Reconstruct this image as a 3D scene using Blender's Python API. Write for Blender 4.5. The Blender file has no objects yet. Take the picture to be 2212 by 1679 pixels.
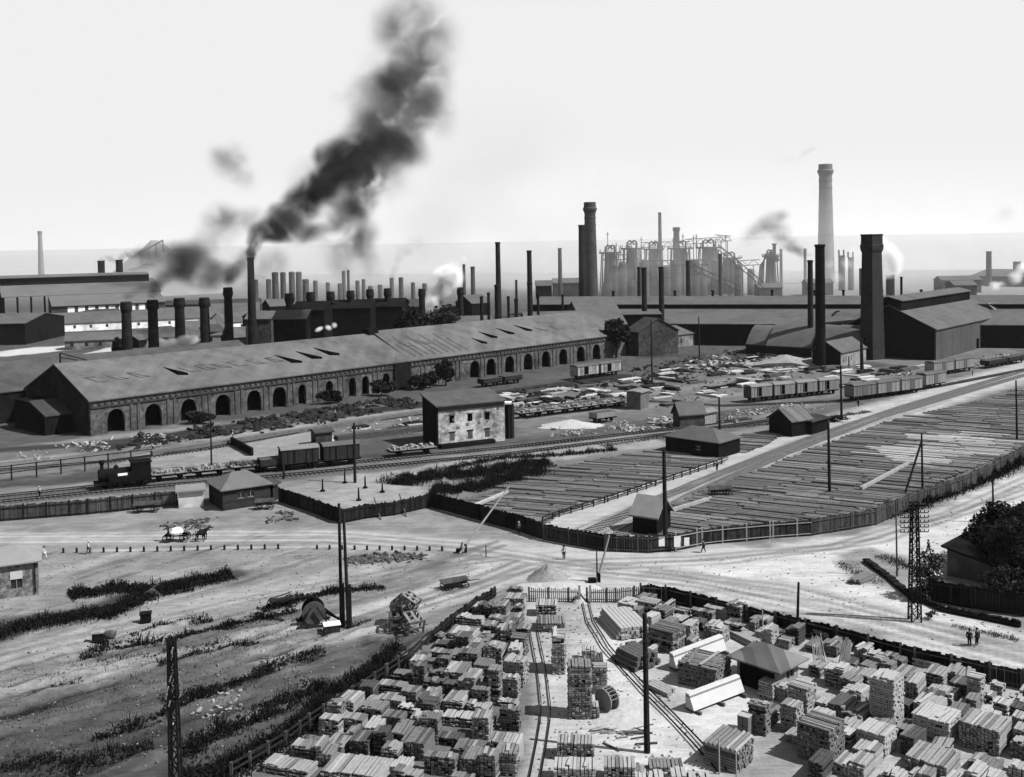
import bpy, math, random, colorsys
import numpy as np
from mathutils import Matrix, Vector
random.seed(7); np.random.seed(7)
SC = bpy.context.scene
COL = SC.collection
R = math.radians
# ------------------------------------------------------------------ camera
F=2250.;CX=1106.;PY=609.;H=40.;PITCH=.0387;ROLL=.018
cp,sp=math.cos(PITCH),math.sin(PITCH);cr,sr=math.cos(ROLL),math.sin(ROLL)
FW=(0,cp,-sp);R0=(1,0,0);U0=(0,sp,cp)
RT=tuple(cr*a-sr*b for a,b in zip(R0,U0));UP=tuple(cr*b+sr*a for a,b in zip(R0,U0))
cam=bpy.data.cameras.new('camera');co=bpy.data.objects.new('camera',cam);COL.objects.link(co)
cam.sensor_width=36;cam.lens=36*F/2212;cam.shift_y=-(839.5-PY)/2212
cam.clip_start=1;cam.clip_end=900000
co.matrix_world=Matrix(((RT[0],UP[0],-FW[0],0),(RT[1],UP[1],-FW[1],0),(RT[2],UP[2],-FW[2],H),(0,0,0,1)))
SC.camera=co
# ------------------------------------------------------------------ sun, sky, exposure
SUN=Vector((.80,-.22,.98)).normalized()
sl=bpy.data.lights.new('sun','SUN');sl.energy=5;sl.angle=R(.5);sl.color=(1,1,1)
so=bpy.data.objects.new('sun',sl);COL.objects.link(so)
so.rotation_euler=SUN.to_track_quat('Z','Y').to_euler();so.location=(60,-40,120)
W=bpy.data.worlds.new("World");SC.world=W;W.use_nodes=True
nt=W.node_tree;nt.nodes.clear()
sky=nt.nodes.new('ShaderNodeTexSky');sky.sky_type='NISHITA';sky.sun_disc=False
sky.sun_elevation=math.asin(SUN.z);sky.sun_rotation=math.atan2(SUN.x,SUN.y)
sky.air_density=1.0;sky.dust_density=.2;sky.altitude=50
bw=nt.nodes.new('ShaderNodeRGBToBW')   # black-and-white plate
bg=nt.nodes.new('ShaderNodeBackground');wo=nt.nodes.new('ShaderNodeOutputWorld')
bg.inputs[1].default_value=.13
nt.links.new(sky.outputs[0],bw.inputs[0]);mn=nt.nodes.new('ShaderNodeMath');mn.operation='MINIMUM';mn.inputs[1].default_value=3.35   # the plate saturates evenly near the horizon
nt.links.new(bw.outputs[0],mn.inputs[0]);nt.links.new(mn.outputs[0],bg.inputs[0]);nt.links.new(bg.outputs[0],wo.inputs[0])
SC.view_settings.view_transform='Standard';SC.view_settings.look='None';SC.view_settings.gamma=1
SC.view_settings.exposure=1.0
SC.render.engine='CYCLES'
cy=SC.cycles;cy.use_denoising=True;cy.max_bounces=5;cy.diffuse_bounces=2;cy.glossy_bounces=1
cy.transmission_bounces=1;cy.volume_bounces=1;cy.transparent_max_bounces=24;cy.volume_step_rate=2.0;cy.volume_max_steps=128
# ------------------------------------------------------------------ picture-to-place helpers (measured points dropped onto the ground)
def ray(x,y):
    a=(x-CX)/F;b=-(y-PY)/F
    return tuple(FW[i]+a*RT[i]+b*UP[i] for i in range(3))
def gp(x,y,z=0.):
    d=ray(x,y);t=(z-H)/d[2];return Vector((d[0]*t,d[1]*t,z))
def at(x,y,Y):
    d=ray(x,y);t=Y/d[1];return Vector((d[0]*t,Y,H+d[2]*t))
def ppm(Y): return F/Y
# ------------------------------------------------------------------ materials
MATS={}
def mat(name,base,var=.25,scale=.6,bump=.25,kind='noise',rnd=.0,rough=.92,p=(1,1),axis='X',metal=0,stain=0):
    if name in MATS: return MATS[name]
    m=bpy.data.materials.new(name);m.use_nodes=True;n=m.node_tree;N=n.nodes;L=n.links
    b=N['Principled BSDF'];b.inputs['Roughness'].default_value=rough;b.inputs['Metallic'].default_value=metal
    b.inputs['Specular IOR Level'].default_value=.5 if rough<.5 else .0
    tc=N.new('ShaderNodeTexCoord')
    no=N.new('ShaderNodeTexNoise');no.inputs['Scale'].default_value=scale;no.inputs['Detail'].default_value=6;no.inputs['Roughness'].default_value=.65
    L.new(tc.outputs['Object'],no.inputs['Vector'])
    mr=N.new('ShaderNodeMapRange');mr.inputs[1].default_value=.3;mr.inputs[2].default_value=.7
    mr.inputs[3].default_value=1-var;mr.inputs[4].default_value=1+var;L.new(no.outputs[0],mr.inputs[0])
    out=mr.outputs[0];hgt=no.outputs[0]
    def mul(a,bv):
        q=N.new('ShaderNodeMath');q.operation='MULTIPLY';L.new(a,q.inputs[0])
        if isinstance(bv,(int,float)): q.inputs[1].default_value=bv
        else: L.new(bv,q.inputs[1])
        return q.outputs[0]
    if kind in('planks','sheet'):      # boards / sheets side by side: stripes from one coordinate
        mp=N.new('ShaderNodeMapping');L.new(tc.outputs['Object'],mp.inputs['Vector'])
        w=N.new('ShaderNodeTexNoise');w.noise_dimensions='1D';w.inputs['Scale'].default_value=p[0];w.inputs['Detail'].default_value=2
        s=N.new('ShaderNodeSeparateXYZ');L.new(tc.outputs['Object'],s.inputs[0])
        if axis=='XY':
            ad=N.new('ShaderNodeMath');ad.operation='ADD';L.new(s.outputs[0],ad.inputs[0]);L.new(s.outputs[1],ad.inputs[1]);src=ad.outputs[0]
        else: src=s.outputs['XYZ'.index(axis)]
        sn=N.new('ShaderNodeMath');sn.operation='SNAP';sn.inputs[1].default_value=1./p[0];L.new(src,sn.inputs[0])
        wn=N.new('ShaderNodeTexWhiteNoise');wn.noise_dimensions='1D';L.new(sn.outputs[0],wn.inputs['W'])
        m2=N.new('ShaderNodeMapRange');m2.inputs[3].default_value=1-p[1];m2.inputs[4].default_value=1+p[1];L.new(wn.outputs[0],m2.inputs[0])
        out=mul(out,m2.outputs[0])
        if kind=='planks':
            fr=N.new('ShaderNodeMath');fr.operation='FLOORED_MODULO';fr.inputs[1].default_value=1./p[0];L.new(src,fr.inputs[0])
            gt=N.new('ShaderNodeMath');gt.operation='GREATER_THAN';gt.inputs[1].default_value=.12/p[0];L.new(fr.outputs[0],gt.inputs[0])
            m3=N.new('ShaderNodeMapRange');m3.inputs[3].default_value=.35;L.new(gt.outputs[0],m3.inputs[0]);out=mul(out,m3.outputs[0])
    if kind=='masonry':
        vo=N.new('ShaderNodeTexVoronoi');vo.inputs['Scale'].default_value=p[0];L.new(tc.outputs['Object'],vo.inputs['Vector'])
        wn=N.new('ShaderNodeTexWhiteNoise');L.new(vo.outputs['Color'],wn.inputs['Vector'])
        m2=N.new('ShaderNodeMapRange');m2.inputs[3].default_value=1-p[1];m2.inputs[4].default_value=1+p[1];L.new(wn.outputs[0],m2.inputs[0]);out=mul(out,m2.outputs[0])
    if stain:                           # irregular dirty patches that belong to the surface
        n2=N.new('ShaderNodeTexNoise');n2.inputs['Scale'].default_value=scale*.22;n2.inputs['Detail'].default_value=8;n2.inputs['Roughness'].default_value=.7
        L.new(tc.outputs['Object'],n2.inputs['Vector'])
        m4=N.new('ShaderNodeMapRange');m4.inputs[1].default_value=.45;m4.inputs[2].default_value=.62;m4.inputs[3].default_value=1;m4.inputs[4].default_value=1-stain
        L.new(n2.outputs[0],m4.inputs[0]);out=mul(out,m4.outputs[0])
    if rnd:
        oi=N.new('ShaderNodeObjectInfo');m5=N.new('ShaderNodeMapRange');m5.inputs[3].default_value=1-rnd;m5.inputs[4].default_value=1+rnd
        L.new(oi.outputs['Random'],m5.inputs[0]);out=mul(out,m5.outputs[0])
    fin=mul(out,base*.40);L.new(fin,b.inputs['Base Color'])
    if bump:
        bp=N.new('ShaderNodeBump');bp.inputs['Strength'].default_value=bump;bp.inputs['Distance'].default_value=.15
        L.new(hgt,bp.inputs['Height']);L.new(bp.outputs[0],b.inputs['Normal'])
    MATS[name]=m;return m
# ------------------------------------------------------------------ mesh builder
class MB:
    def __init__(s): s.v=[];s.f=[];s.m=[]
    def add(s,vs,fs,mi=0):
        o=len(s.v);s.v+=[tuple(v) for v in vs];s.f+=[tuple(i+o for i in f) for f in fs];s.m+=[mi]*len(fs);return s
    def box(s,c,d,rz=0,mi=0,tilt=None):
        hx,hy,hz=d[0]/2,d[1]/2,d[2]/2
        P=[(-hx,-hy,-hz),(hx,-hy,-hz),(hx,hy,-hz),(-hx,hy,-hz),(-hx,-hy,hz),(hx,-hy,hz),(hx,hy,hz),(-hx,hy,hz)]
        if tilt is not None: P=[tuple(tilt@Vector(q)) for q in P]
        ca,sa=math.cos(rz),math.sin(rz)
        P=[(c[0]+x*ca-y*sa,c[1]+x*sa+y*ca,c[2]+z) for x,y,z in P]
        return s.add(P,[(0,3,2,1),(4,5,6,7),(0,1,5,4),(1,2,6,5),(2,3,7,6),(3,0,4,7)],mi)
    def beam(s,a,b,w,h=None,mi=0):
        a=Vector(a);b=Vector(b);h=h or w;d=(b-a);l=d.length
        if l<1e-6: return s
        d/=l;up=Vector((0,0,1)) if abs(d.z)<.95 else Vector((1,0,0))
        x=d.cross(up).normalized();z=x.cross(d)
        P=[]
        for q in(a,b):
            for i,j in((-1,-1),(1,-1),(1,1),(-1,1)): P.append(q+x*i*w/2+z*j*h/2)
        return s.add(P,[(0,1,2,3),(7,6,5,4),(0,4,5,1),(1,5,6,2),(2,6,7,3),(3,7,4,0)],mi)
    def tube(s,pts,rs,n=10,caps=True,mi=0,open_top=False):
        pts=[Vector(p) for p in pts]
        if isinstance(rs,(int,float)): rs=[rs]*len(pts)
        vs=[];fs=[];px_=None
        for i,p in enumerate(pts):
            d=(pts[min(i+1,len(pts)-1)]-pts[max(i-1,0)])
            if d.length<1e-9: d=Vector((0,0,1))
            d.normalize();up=Vector((0,0,1)) if abs(d.z)<.9 else Vector((1,0,0))
            x=d.cross(up).normalized();y=d.cross(x)
            for k in range(n):
                a=2*math.pi*k/n;vs.append(p+(x*math.cos(a)+y*math.sin(a))*rs[i])
        m=len(pts)
        for i in range(m-1):
            for k in range(n):
                a=i*n+k;b=i*n+(k+1)%n;fs.append((a,b,b+n,a+n))
        if caps: fs.append(tuple(range(n-1,-1,-1)));fs.append(tuple((m-1)*n+k for k in range(n)))
        return s.add(vs,fs,mi)
    def lathe(s,prof,n=20,c=(0,0,0),mi=0,sq=False,rz=0):
        vs=[];fs=[]
        if sq: n=4
        for r,z in prof:
            for k in range(n):
                a=2*math.pi*(k+(.5 if sq else 0))/n+rz;q=r*(math.sqrt(2) if sq else 1)
                vs.append((c[0]+q*math.cos(a),c[1]+q*math.sin(a),c[2]+z))
        for i in range(len(prof)-1):
            for k in range(n):
                a=i*n+k;b=i*n+(k+1)%n;fs.append((a,b,b+n,a+n))
        fs.append(tuple(range(n-1,-1,-1)));fs.append(tuple((len(prof)-1)*n+k for k in range(n)))
        return s.add(vs,fs,mi)
    def extr(s,poly,a,b,mi=0):
        """poly: list of (offset along n, z); extruded from point a to b (ground points); n = left normal of a->b"""
        a=Vector(a);b=Vector(b);u=(b-a).normalized();n=Vector((-u.y,u.x,0));k=len(poly)
        vs=[a+n*o+Vector((0,0,z)) for o,z in poly]+[b+n*o+Vector((0,0,z)) for o,z in poly]
        fs=[tuple(range(k-1,-1,-1)),tuple(range(k,2*k))]+[(i,(i+1)%k,(i+1)%k+k,i+k) for i in range(k)]
        return s.add(vs,fs,mi)
    def quad(s,*p,mi=0): return s.add(p,[tuple(range(len(p)))],mi)
    def build(s,name,mats,parent=None,loc=None,smooth=False):
        me=bpy.data.meshes.new(name)
        me.from_pydata(s.v,[],s.f);
        if not isinstance(mats,(list,tuple)): mats=[mats]
        for m in mats: me.materials.append(m)
        if len(mats)>1: me.polygons.foreach_set('material_index',s.m)
        if smooth: me.polygons.foreach_set('use_smooth',[True]*len(me.polygons))
        me.update()
        o=bpy.data.objects.new(name,me);COL.objects.link(o)
        if parent is not None: o.parent=parent
        if loc is not None: o.location=loc
        return o
USED=set()
def tag(o,label,cat,group=None):
    o['label']=label;o['category']=cat
    if group: o['group']=group
    return o
def thing(name,label,cat,loc=(0,0,0),rz=0,group=None):
    o=bpy.data.objects.new(name,None);COL.objects.link(o);o.empty_display_size=.3
    o.location=loc;o.rotation_euler=(0,0,rz);return tag(o,label,cat,group)
def kindof(o,k): o['kind']=k;return o
def copy_tree(o,parent=None):
    c=o.copy();COL.objects.link(c)
    if parent is not None: c.parent=parent
    for ch in list(o.children): copy_tree(ch,c)
    return c
_U=['first','second','third','fourth','fifth','sixth','seventh','eighth','ninth','tenth','eleventh','twelfth','thirteenth','fourteenth','fifteenth','sixteenth','seventeenth','eighteenth','nineteenth']
_T={2:'twenty',3:'thirty',4:'forty',5:'fifty',6:'sixty',7:'seventy',8:'eighty',9:'ninety'}
def nth(i):
    if i<20: return _U[i-1]
    p='' if i<100 else 'one hundred ';i%=100
    if i==0: return 'one hundredth'
    if i<20: return p+_U[i-1]
    return p+(_T[i//10][:-1]+'ieth' if i%10==0 else _T[i//10]+' '+_U[i%10-1])
NTH=[nth(i) for i in range(1,200)]
ORD=['nearest']+[nth(i)+' nearest' for i in range(2,200)]
# shared materials (grey film tones)
BR=mat('soot_brick',.035,.35,1.2,.3,'masonry',p=(3,.35),stain=.3)
BRL=mat('pale_brick',.17,.2,.5,.2,'masonry',p=(2,.2),stain=.35)
BRM=mat('weathered_brick',.1,.3,.5,.25,'masonry',p=(2,.3),stain=.4)
STEEL=mat('rusty_steel',.05,.35,.8,.2,stain=.4)
STEELG=mat('grey_steel',.13,.3,.4,.2,stain=.3)
ROOF=mat('tar_roof',.17,.16,.35,.15,stain=.18)
ROOFD=mat('dark_roof',.09,.25,.4,.2,stain=.3)
ROOFL=mat('light_roof',.3,.15,.4,.15,stain=.15)
WALLS=mat('shop_masonry',.16,.35,.9,.4,'masonry',p=(1.6,.35),stain=.55)
WALLL=mat('whitewash',1.5,.2,.7,.25,stain=.4)
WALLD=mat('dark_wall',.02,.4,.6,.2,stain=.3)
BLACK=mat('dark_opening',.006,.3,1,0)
WOODD=mat('tarred_boards',.05,.35,2,.2,'planks',p=(5,.5),axis='XY')
WOODM=mat('grey_boards',.13,.3,2,.2,'planks',p=(5,.35),axis='XY')
WOODL=mat('pale_boards',.38,.2,2,.2,'planks',p=(4,.25),axis='XY')
POLEM=mat('pole_wood',.035,.4,2,.2)
POLEL=mat('pale_pole',.5,.2,2,.1)
IRON=mat('black_iron',.015,.4,2,.1)
LEAF=mat('leaves',.035,.5,.8,0,rnd=.2)
LEAFM=mat('grey_leaves',.09,.5,.8,0,rnd=.2)
GRASSM=mat('dry_weeds',.075,.5,.5,0)
STONE=mat('rubble',.42,.5,1.2,.4)
STONED=mat('dark_rubble',.12,.5,1.2,.4)
GLASS=mat('window_glass',.04,.3,1,0,rough=.25)
# ------------------------------------------------------------------ ground: one sheet to the horizon; its tone per place is dirt colour, with some shade painted in
def seg_d(P,a,b):
    a=np.array(a[:2]);b=np.array(b[:2]);ab=b-a
    t=np.clip(((P-a)@ab)/(ab@ab+1e-9),0,1)
    return np.linalg.norm(P-(a+t[:,None]*ab),axis=1),t
def inside(P,poly):
    r=np.zeros(len(P),bool);n=len(poly)
    for i in range(n):
        x1,y1=poly[i][:2];x2,y2=poly[(i+1)%n][:2]
        c=((y1>P[:,1])!=(y2>P[:,1]))
        r^=c&(P[:,0]<(x2-x1)*(P[:,1]-y1)/((y2-y1) if abs(y2-y1)>1e-9 else 1e-9)+x1)
    return r
def polydist(P,poly):
    d=np.full(len(P),1e9)
    for i in range(len(poly)):
        d=np.minimum(d,seg_d(P,poly[i],poly[(i+1)%len(poly)])[0])
    return d
xs=np.concatenate([np.arange(-230,-100,3.),np.arange(-100,150,.55),np.arange(150,330,3.)])
ys=np.concatenate([np.arange(55,190,.5),np.arange(190,200,.8),np.arange(200,330,1.5),np.arange(330,700,6.)])
GX,GY=np.meshgrid(xs,ys);PT=np.stack([GX.ravel(),GY.ravel()],1)
tone=np.full(len(PT),.26)
rng=np.random.RandomState(3)
def vnoise(P,s,seed=0):
    r=np.random.RandomState(seed).rand(64,64)
    q=P*s;i=np.floor(q).astype(int);f=q-i;f=f*f*(3-2*f)
    a=r[i[:,0]%64,i[:,1]%64];b=r[(i[:,0]+1)%64,i[:,1]%64];c=r[i[:,0]%64,(i[:,1]+1)%64];d=r[(i[:,0]+1)%64,(i[:,1]+1)%64]
    return (a*(1-f[:,0])+b*f[:,0])*(1-f[:,1])+(c*(1-f[:,0])+d*f[:,0])*f[:,1]
WAR=(vnoise(PT,.25,1)-.5)*3+(vnoise(PT,.9,2)-.5)*1.4
def region(pts,val,soft=2.,k=1.):
    global tone
    poly=[gp(x,y) for x,y in pts]
    ins=inside(PT,poly);d=polydist(PT,poly);s=np.where(ins,d,-d)+WAR*min(1,soft*.5)
    w=np.clip(s/soft+.5,0,1)*k;tone=tone*(1-w)+val*w
def stroke(pts,wid,val,soft=.5,k=1.,wob=1.):
    global tone
    P=[gp(x,y) for x,y in pts];w=np.zeros(len(PT))
    ws=wid if isinstance(wid,(list,tuple)) else [wid]*len(P)
    for i in range(len(P)-1):
        d,t=seg_d(PT,P[i],P[i+1]);hw=(ws[i]*(1-t)+ws[i+1]*t)/2
        w=np.maximum(w,np.clip((hw+WAR*.35*wob-d)/(soft*hw+.05)+.5,0,1))
    w*=k;tone=tone*(1-w)+val*w
# far flats and rail yard
region([(-600,1085),(600,1020),(1100,965),(1500,925),(2300,770),(2300,640),(-600,640)],.115,6)
region([(-300,640),(2400,640),(2400,560),(-300,560)],.3,30)
region([(-50,768),(40,753),(200,743),(190,752),(0,772)],.7,1.5)
region([(-50,985),(200,940),(700,885),(930,865),(935,900),(700,960),(400,1000),(-50,1040)],.2,3)
region([(220,1010),(300,985),(520,935),(700,915),(690,960),(570,990),(400,1010)],.33,2)
region([(1100,860),(1500,800),(1900,760),(2212,740),(2212,790),(1800,860),(1450,900),(1100,950)],.2,5)
stroke([(1100,885),(1400,850),(1700,800),(1950,770)],6,.3,1,.6)
stroke([(900,930),(1100,905),(1300,890),(1600,850)],5,.32,1,.5)
stroke([(-20,1000),(400,955),(750,905),(930,880)],2,.4,1,.7)
stroke([(-20,975),(200,950),(420,925)],5,.35,1,.6)
# tracks corridor
stroke([(-50,1085),(600,1030),(1100,985),(1500,940),(1900,860),(2300,780)],7,.15,.6)
stroke([(0,1063),(600,1010),(1000,975)],1.6,.26,.6)
stroke([(0,1050),(300,1025),(600,1000),(830,985)],4,.09,.8)
stroke([(215,968),(420,935),(640,905),(935,872),(1120,845),(1340,812)],9,.05,.6)  # dark clutter and ground shadow at the workshop foot, painted into the tone
stroke([(-30,975),(120,965),(300,950)],6,.07,.6)
stroke([(1500,775),(1700,760),(1900,790)],10,.07,.8,.7)
# enclosure sand
region([(605,1055),(740,1030),(900,1010),(1100,975),(1430,935),(1440,960),(1180,1000),(900,1040),(930,1085),(780,1110),(735,1115)],.36,2)
# timber yard field base and right field
region([(940,1070),(1180,1000),(1440,970),(1580,985),(1310,1080),(1200,1120),(1150,1140)],.2,2)
region([(1370,1110),(1560,1040),(1800,940),(2000,870),(2230,835),(2230,970),(1980,1080),(1700,1150),(1500,1170)],.17,2)
region([(1880,985),(2010,950),(2160,945),(2060,1000),(1990,1020)],.4,1,.7)
# pale road between the fields
stroke([(1230,1150),(1400,1075),(1700,960),(2000,865),(2260,785)],[16,16,15,15,16],.52,.5)
stroke([(1260,1160),(1420,1090),(1700,975),(2000,880)],1.0,.3,.8,.6,.3)
stroke([(1290,1130),(1500,1040),(1800,930),(2100,830)],.9,.3,.8,.6,.3)
stroke([(1300,1150),(1540,1040),(1900,900),(2200,805)],.9,.34,.8,.6,.3)
# main road left to crossing
region([(-100,1150),(300,1100),(600,1085),(740,1140),(930,1105),(1060,1140),(1300,1200),(1540,1195),(1900,1145),(2020,1095),(2230,1000),(2300,1120),(2040,1215),(1980,1300),(2300,1400),(2300,1480),(1900,1360),(1600,1300),(1380,1270),(1100,1275),(800,1330),(-100,1640)],.3,2)
stroke([(-50,1165),(300,1163),(700,1160),(1000,1185),(1200,1215),(1400,1230),(1600,1215)],[6,6,7,9,14,16,14],.55,.5)
stroke([(-50,1180),(350,1180),(700,1172),(950,1190),(1150,1235)],1.3,.28,.9,.8,.4)
stroke([(200,1190),(600,1182),(800,1178),(980,1192)],.8,.6,.9,.8,.3)
stroke([(330,1130),(600,1110),(640,1125)],4,.24,.9,.6)
stroke([(100,1145),(330,1140)],2.5,.26,1,.6)
stroke([(660,1205),(900,1195),(960,1200)],3,.24,.9,.6)
# white road to the right, fan
region([(1330,1215),(1560,1195),(1900,1150),(2030,1100),(2240,1005),(2300,1100),(2110,1165),(2040,1215),(1985,1290),(2300,1395),(2300,1500),(1900,1370),(1600,1300),(1400,1262)],.66,3)
stroke([(1400,1240),(1700,1260),(2000,1340),(2300,1420)],2,.42,1,.7,.5)
stroke([(1450,1262),(1750,1300),(1990,1370),(2300,1450)],.9,.38,1,.7,.4)
stroke([(1500,1210),(1800,1180),(2000,1130),(2240,1040)],2.5,.5,1,.7)
stroke([(1260,1215),(1500,1235),(1700,1280)],1.5,.4,1,.7)
region([(1800,1200),(1880,1185),(1990,1220),(1975,1290),(1900,1275),(1850,1250)],.33,2)
region([(2060,1345),(2300,1400),(2300,1450),(2100,1400)],.4,2,.6)
# diagonal dirt road left of lumber yard
stroke([(500,1440),(800,1335),(1000,1270),(1130,1215),(1240,1205)],[6,7,7,8,9],.55,.6)
stroke([(520,1432),(800,1325),(1000,1262),(1120,1212)],.7,.32,.9,.7,.3)
stroke([(560,1445),(820,1345),(1010,1282),(1150,1230)],.7,.34,.9,.7,.3)
# left field streaks
random.seed(12)
for i in range(170):
    x0=random.uniform(-100,1000);y0=random.uniform(1215,1700);l=random.uniform(60,300);s_=-.2-.14*random.random()
    if y0+s_*x0>1640 or (y0<1260 and x0<100): continue
    stroke([(x0,y0),(x0+l*.5,y0+s_*l*.5+random.uniform(-3,3)),(x0+l,y0+s_*l)],[.15,random.uniform(.3,.7),.15],random.choice([.12,.18,.22,.5,.45]),1.,.6,.3)
random.seed(11)
for i in range(120):
    y0=random.uniform(1240,1850);x0=random.uniform(-200,900);l=random.uniform(80,420)
    sl_=-.27-.10*random.random()
    if y0+sl_*x0>1800: continue
    v=random.choice([.14,.2,.24,.42,.48,.16])
    stroke([(x0,y0),(x0+l*.5,y0+sl_*l*.5+random.uniform(-4,4)),(x0+l,y0+sl_*l)],[.4,random.uniform(.8,2.4),.3],v,1.1,.65)
stroke([(-60,1440),(200,1375),(520,1290),(800,1225)],5,.42,1,.8)
stroke([(-60,1500),(200,1445),(500,1370),(640,1335)],3,.4,1,.7)
for pts,w,v in [([(-20,1378),(60,1352),(200,1322),(300,1285)],4.,.04),([(345,1275),(420,1258),(500,1242)],3.6,.04),([(-20,1690),(150,1665),(330,1600),(430,1560)],6,.05),([(0,1600),(230,1550),(380,1500)],2.5,.06),([(0,1560),(170,1500),(430,1440),(560,1395)],2.2,.13),([(100,1545),(260,1490),(480,1440)],5,.12),([(0,1640),(250,1585),(450,1500),(620,1440),(800,1385)],3.2,.1),
                ([(0,1670),(200,1650),(420,1560)],5,.09),([(400,1600),(560,1500),(760,1430),(890,1375)],3.6,.09),([(380,1670),(560,1590),(680,1520),(800,1450),(900,1390)],5,.07),([(520,1655),(700,1540),(900,1400)],3.,.05),
                ([(0,1345),(180,1320),(320,1280)],3,.08),([(340,1275),(500,1240)],2.5,.08),([(210,1420),(420,1385),(640,1330)],2.2,.1)]:
    stroke(pts,w,v,.9,.85)
region([(-300,1640),(120,1600),(330,1590),(420,1640),(560,1690),(300,1900),(-300,1900)],.06,6,.8)
region([(-100,1530),(180,1500),(520,1440),(560,1470),(300,1560),(-100,1610)],.1,5,.7)
def ruts(pts,v,g=.8,w=.28,k=.6):
    P=[gp(x,y) for x,y in pts]
    for s_ in(-g,g):
        global tone
        wm=np.zeros(len(PT))
        for a_,b_ in zip(P[:-1],P[1:]):
            u_=(b_-a_).normalized();nn_=Vector((-u_.y,u_.x,0))*s_
            d_,t_=seg_d(PT,a_+nn_,b_+nn_);wm=np.maximum(wm,np.clip((w+.08-d_)/.6+.5,0,1))
        tone=tone*(1-wm*k)+v*wm*k
for pts in ([(-50,1172),(300,1170),(700,1166),(980,1188),(1200,1222),(1450,1245),(1800,1310),(2250,1425)],[(-50,1160),(350,1157),(720,1155),(1000,1178),(1300,1225),(1560,1214),(1900,1168),(2250,1050)],[(480,1452),(800,1342),(1010,1276),(1160,1222),(1300,1215)],
            [(500,1436),(810,1328),(1000,1264),(1130,1214)],[(-50,1440),(250,1362),(560,1290),(860,1232),(1100,1205)],[(-50,1478),(300,1402),(620,1330),(900,1262)],[(1240,1215),(1500,1206),(1800,1182),(2050,1110),(2250,1020)],
            [(1250,1235),(1500,1262),(1800,1330),(2250,1450)],[(1400,1232),(1700,1270),(1990,1345),(2250,1400)],[(0,1570),(300,1490),(620,1390),(860,1318)],[(200,1690),(430,1600),(600,1520),(800,1440),(930,1360)],[(1240,1150),(1450,1065),(1720,955),(2000,862)],[(1290,1165),(1480,1080),(1740,968),(2050,862)],[(1210,1310),(1230,1400),(1240,1500),(1215,1680)]):
    ruts(pts,.17)
# lumber yard floor
region([(480,1700),(925,1385),(1060,1290),(1140,1275),(1380,1275),(1450,1285),(1800,1375),(2300,1490),(2300,1950),(400,1950)],.5,1.)
region([(480,1700),(925,1385),(1060,1290),(1140,1275),(1150,1400),(1165,1500),(1130,1700)],.2,1.)  # dark dirt plus the shadow among the left stacks, both in the tone
region([(1120,1300),(1300,1300),(1330,1450),(1480,1600),(1500,1700),(1160,1700),(1190,1500)],.58,3)
region([(1180,1290),(1290,1300),(1250,1400),(1200,1420),(1160,1400)],.42,3)
stroke([(1350,1380),(1330,1480),(1380,1560),(1420,1640)],5,.72,1,.8)
stroke([(1530,1480),(1600,1520),(1560,1560),(1500,1560)],6,.78,.8,.8)
region([(1600,1640),(1690,1570),(1750,1640),(1800,1700),(1600,1700)],.36,2)
tone=tone*(1+((vnoise(PT,.12,5)-.5)*.25+(vnoise(PT,.5,6)-.5)*.28+(vnoise(PT,1.3,8)-.5)*.2)*np.clip(1.6-tone*2.2,.25,1))
# outer ring reaching the horizon
Z0=(vnoise(PT,.2,9)-.5)*.12
def heap(x,y,r,h,pw=1.4):
    global Z0
    c=gp(x,y);d=np.hypot(PT[:,0]-c.x,PT[:,1]-c.y);Z0+=np.clip(1-d/r,0,1)**pw*h
nx,ny=len(xs),len(ys)
# furrows and banks of the lower left field
_d=(gp(600,1440)-gp(200,1550)).normalized();_q=np.stack([PT@np.array([_d.x,_d.y])*.2,PT@np.array([-_d.y,_d.x])*1.2],1)
_m=np.clip(polydist(PT,[gp(x,y) for x,y in [(-300,1420),(250,1330),(700,1300),(890,1370),(480,1690),(-300,1900)]])/4,0,1)*inside(PT,[gp(x,y) for x,y in [(-300,1420),(250,1330),(700,1300),(890,1370),(480,1690),(-300,1900)]])
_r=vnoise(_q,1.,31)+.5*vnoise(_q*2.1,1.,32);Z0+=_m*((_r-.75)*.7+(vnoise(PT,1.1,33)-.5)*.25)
tone=tone*(1-_m*.8*np.clip((.6-_r)*3.5,0,1))  # low furrows get a darker tone
verts=np.stack([PT[:,0],PT[:,1],Z0],1)
_Zg=Z0.reshape(len(ys),len(xs))
def gz(x,y):
    i=int(np.searchsorted(xs,x))-1;j=int(np.searchsorted(ys,y))-1
    return float(_Zg[min(max(j,0),len(ys)-1),min(max(i,0),len(xs)-1)])
edge=(np.arange(ny*nx)%nx==0)|(np.arange(ny*nx)%nx==nx-1)|(np.arange(ny*nx)<nx)|(np.arange(ny*nx)>=nx*(ny-1))
verts[edge,2]=0
fa=np.array([[j*nx+i,j*nx+i+1,(j+1)*nx+i+1,(j+1)*nx+i] for j in range(ny-1) for i in range(nx-1)])
x0,x1,y0,y1=xs[0],xs[-1],ys[0],ys[-1];B=400000.
ring=[(-B,-2000),(B,-2000),(B,B),(-B,B)]
n0=len(verts);vv=verts.tolist()+[(x,y,0) for x,y in ring];tone=np.append(tone,[.34]*4)
bot=list(range(0,nx));top=list(range(nx*(ny-1),nx*ny));lef=[j*nx for j in range(ny)];rig=[j*nx+nx-1 for j in range(ny)]
faces=fa.tolist()+[[n0,n0+1]+bot[::-1],[n0+1,n0+2]+rig[::-1],[n0+2,n0+3]+top,[n0+3,n0]+lef]
me=bpy.data.meshes.new('ground');me.from_pydata(vv,[],faces)
at_=me.attributes.new('tone','FLOAT','POINT');at_.data.foreach_set('value',tone.astype(np.float32))
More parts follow.
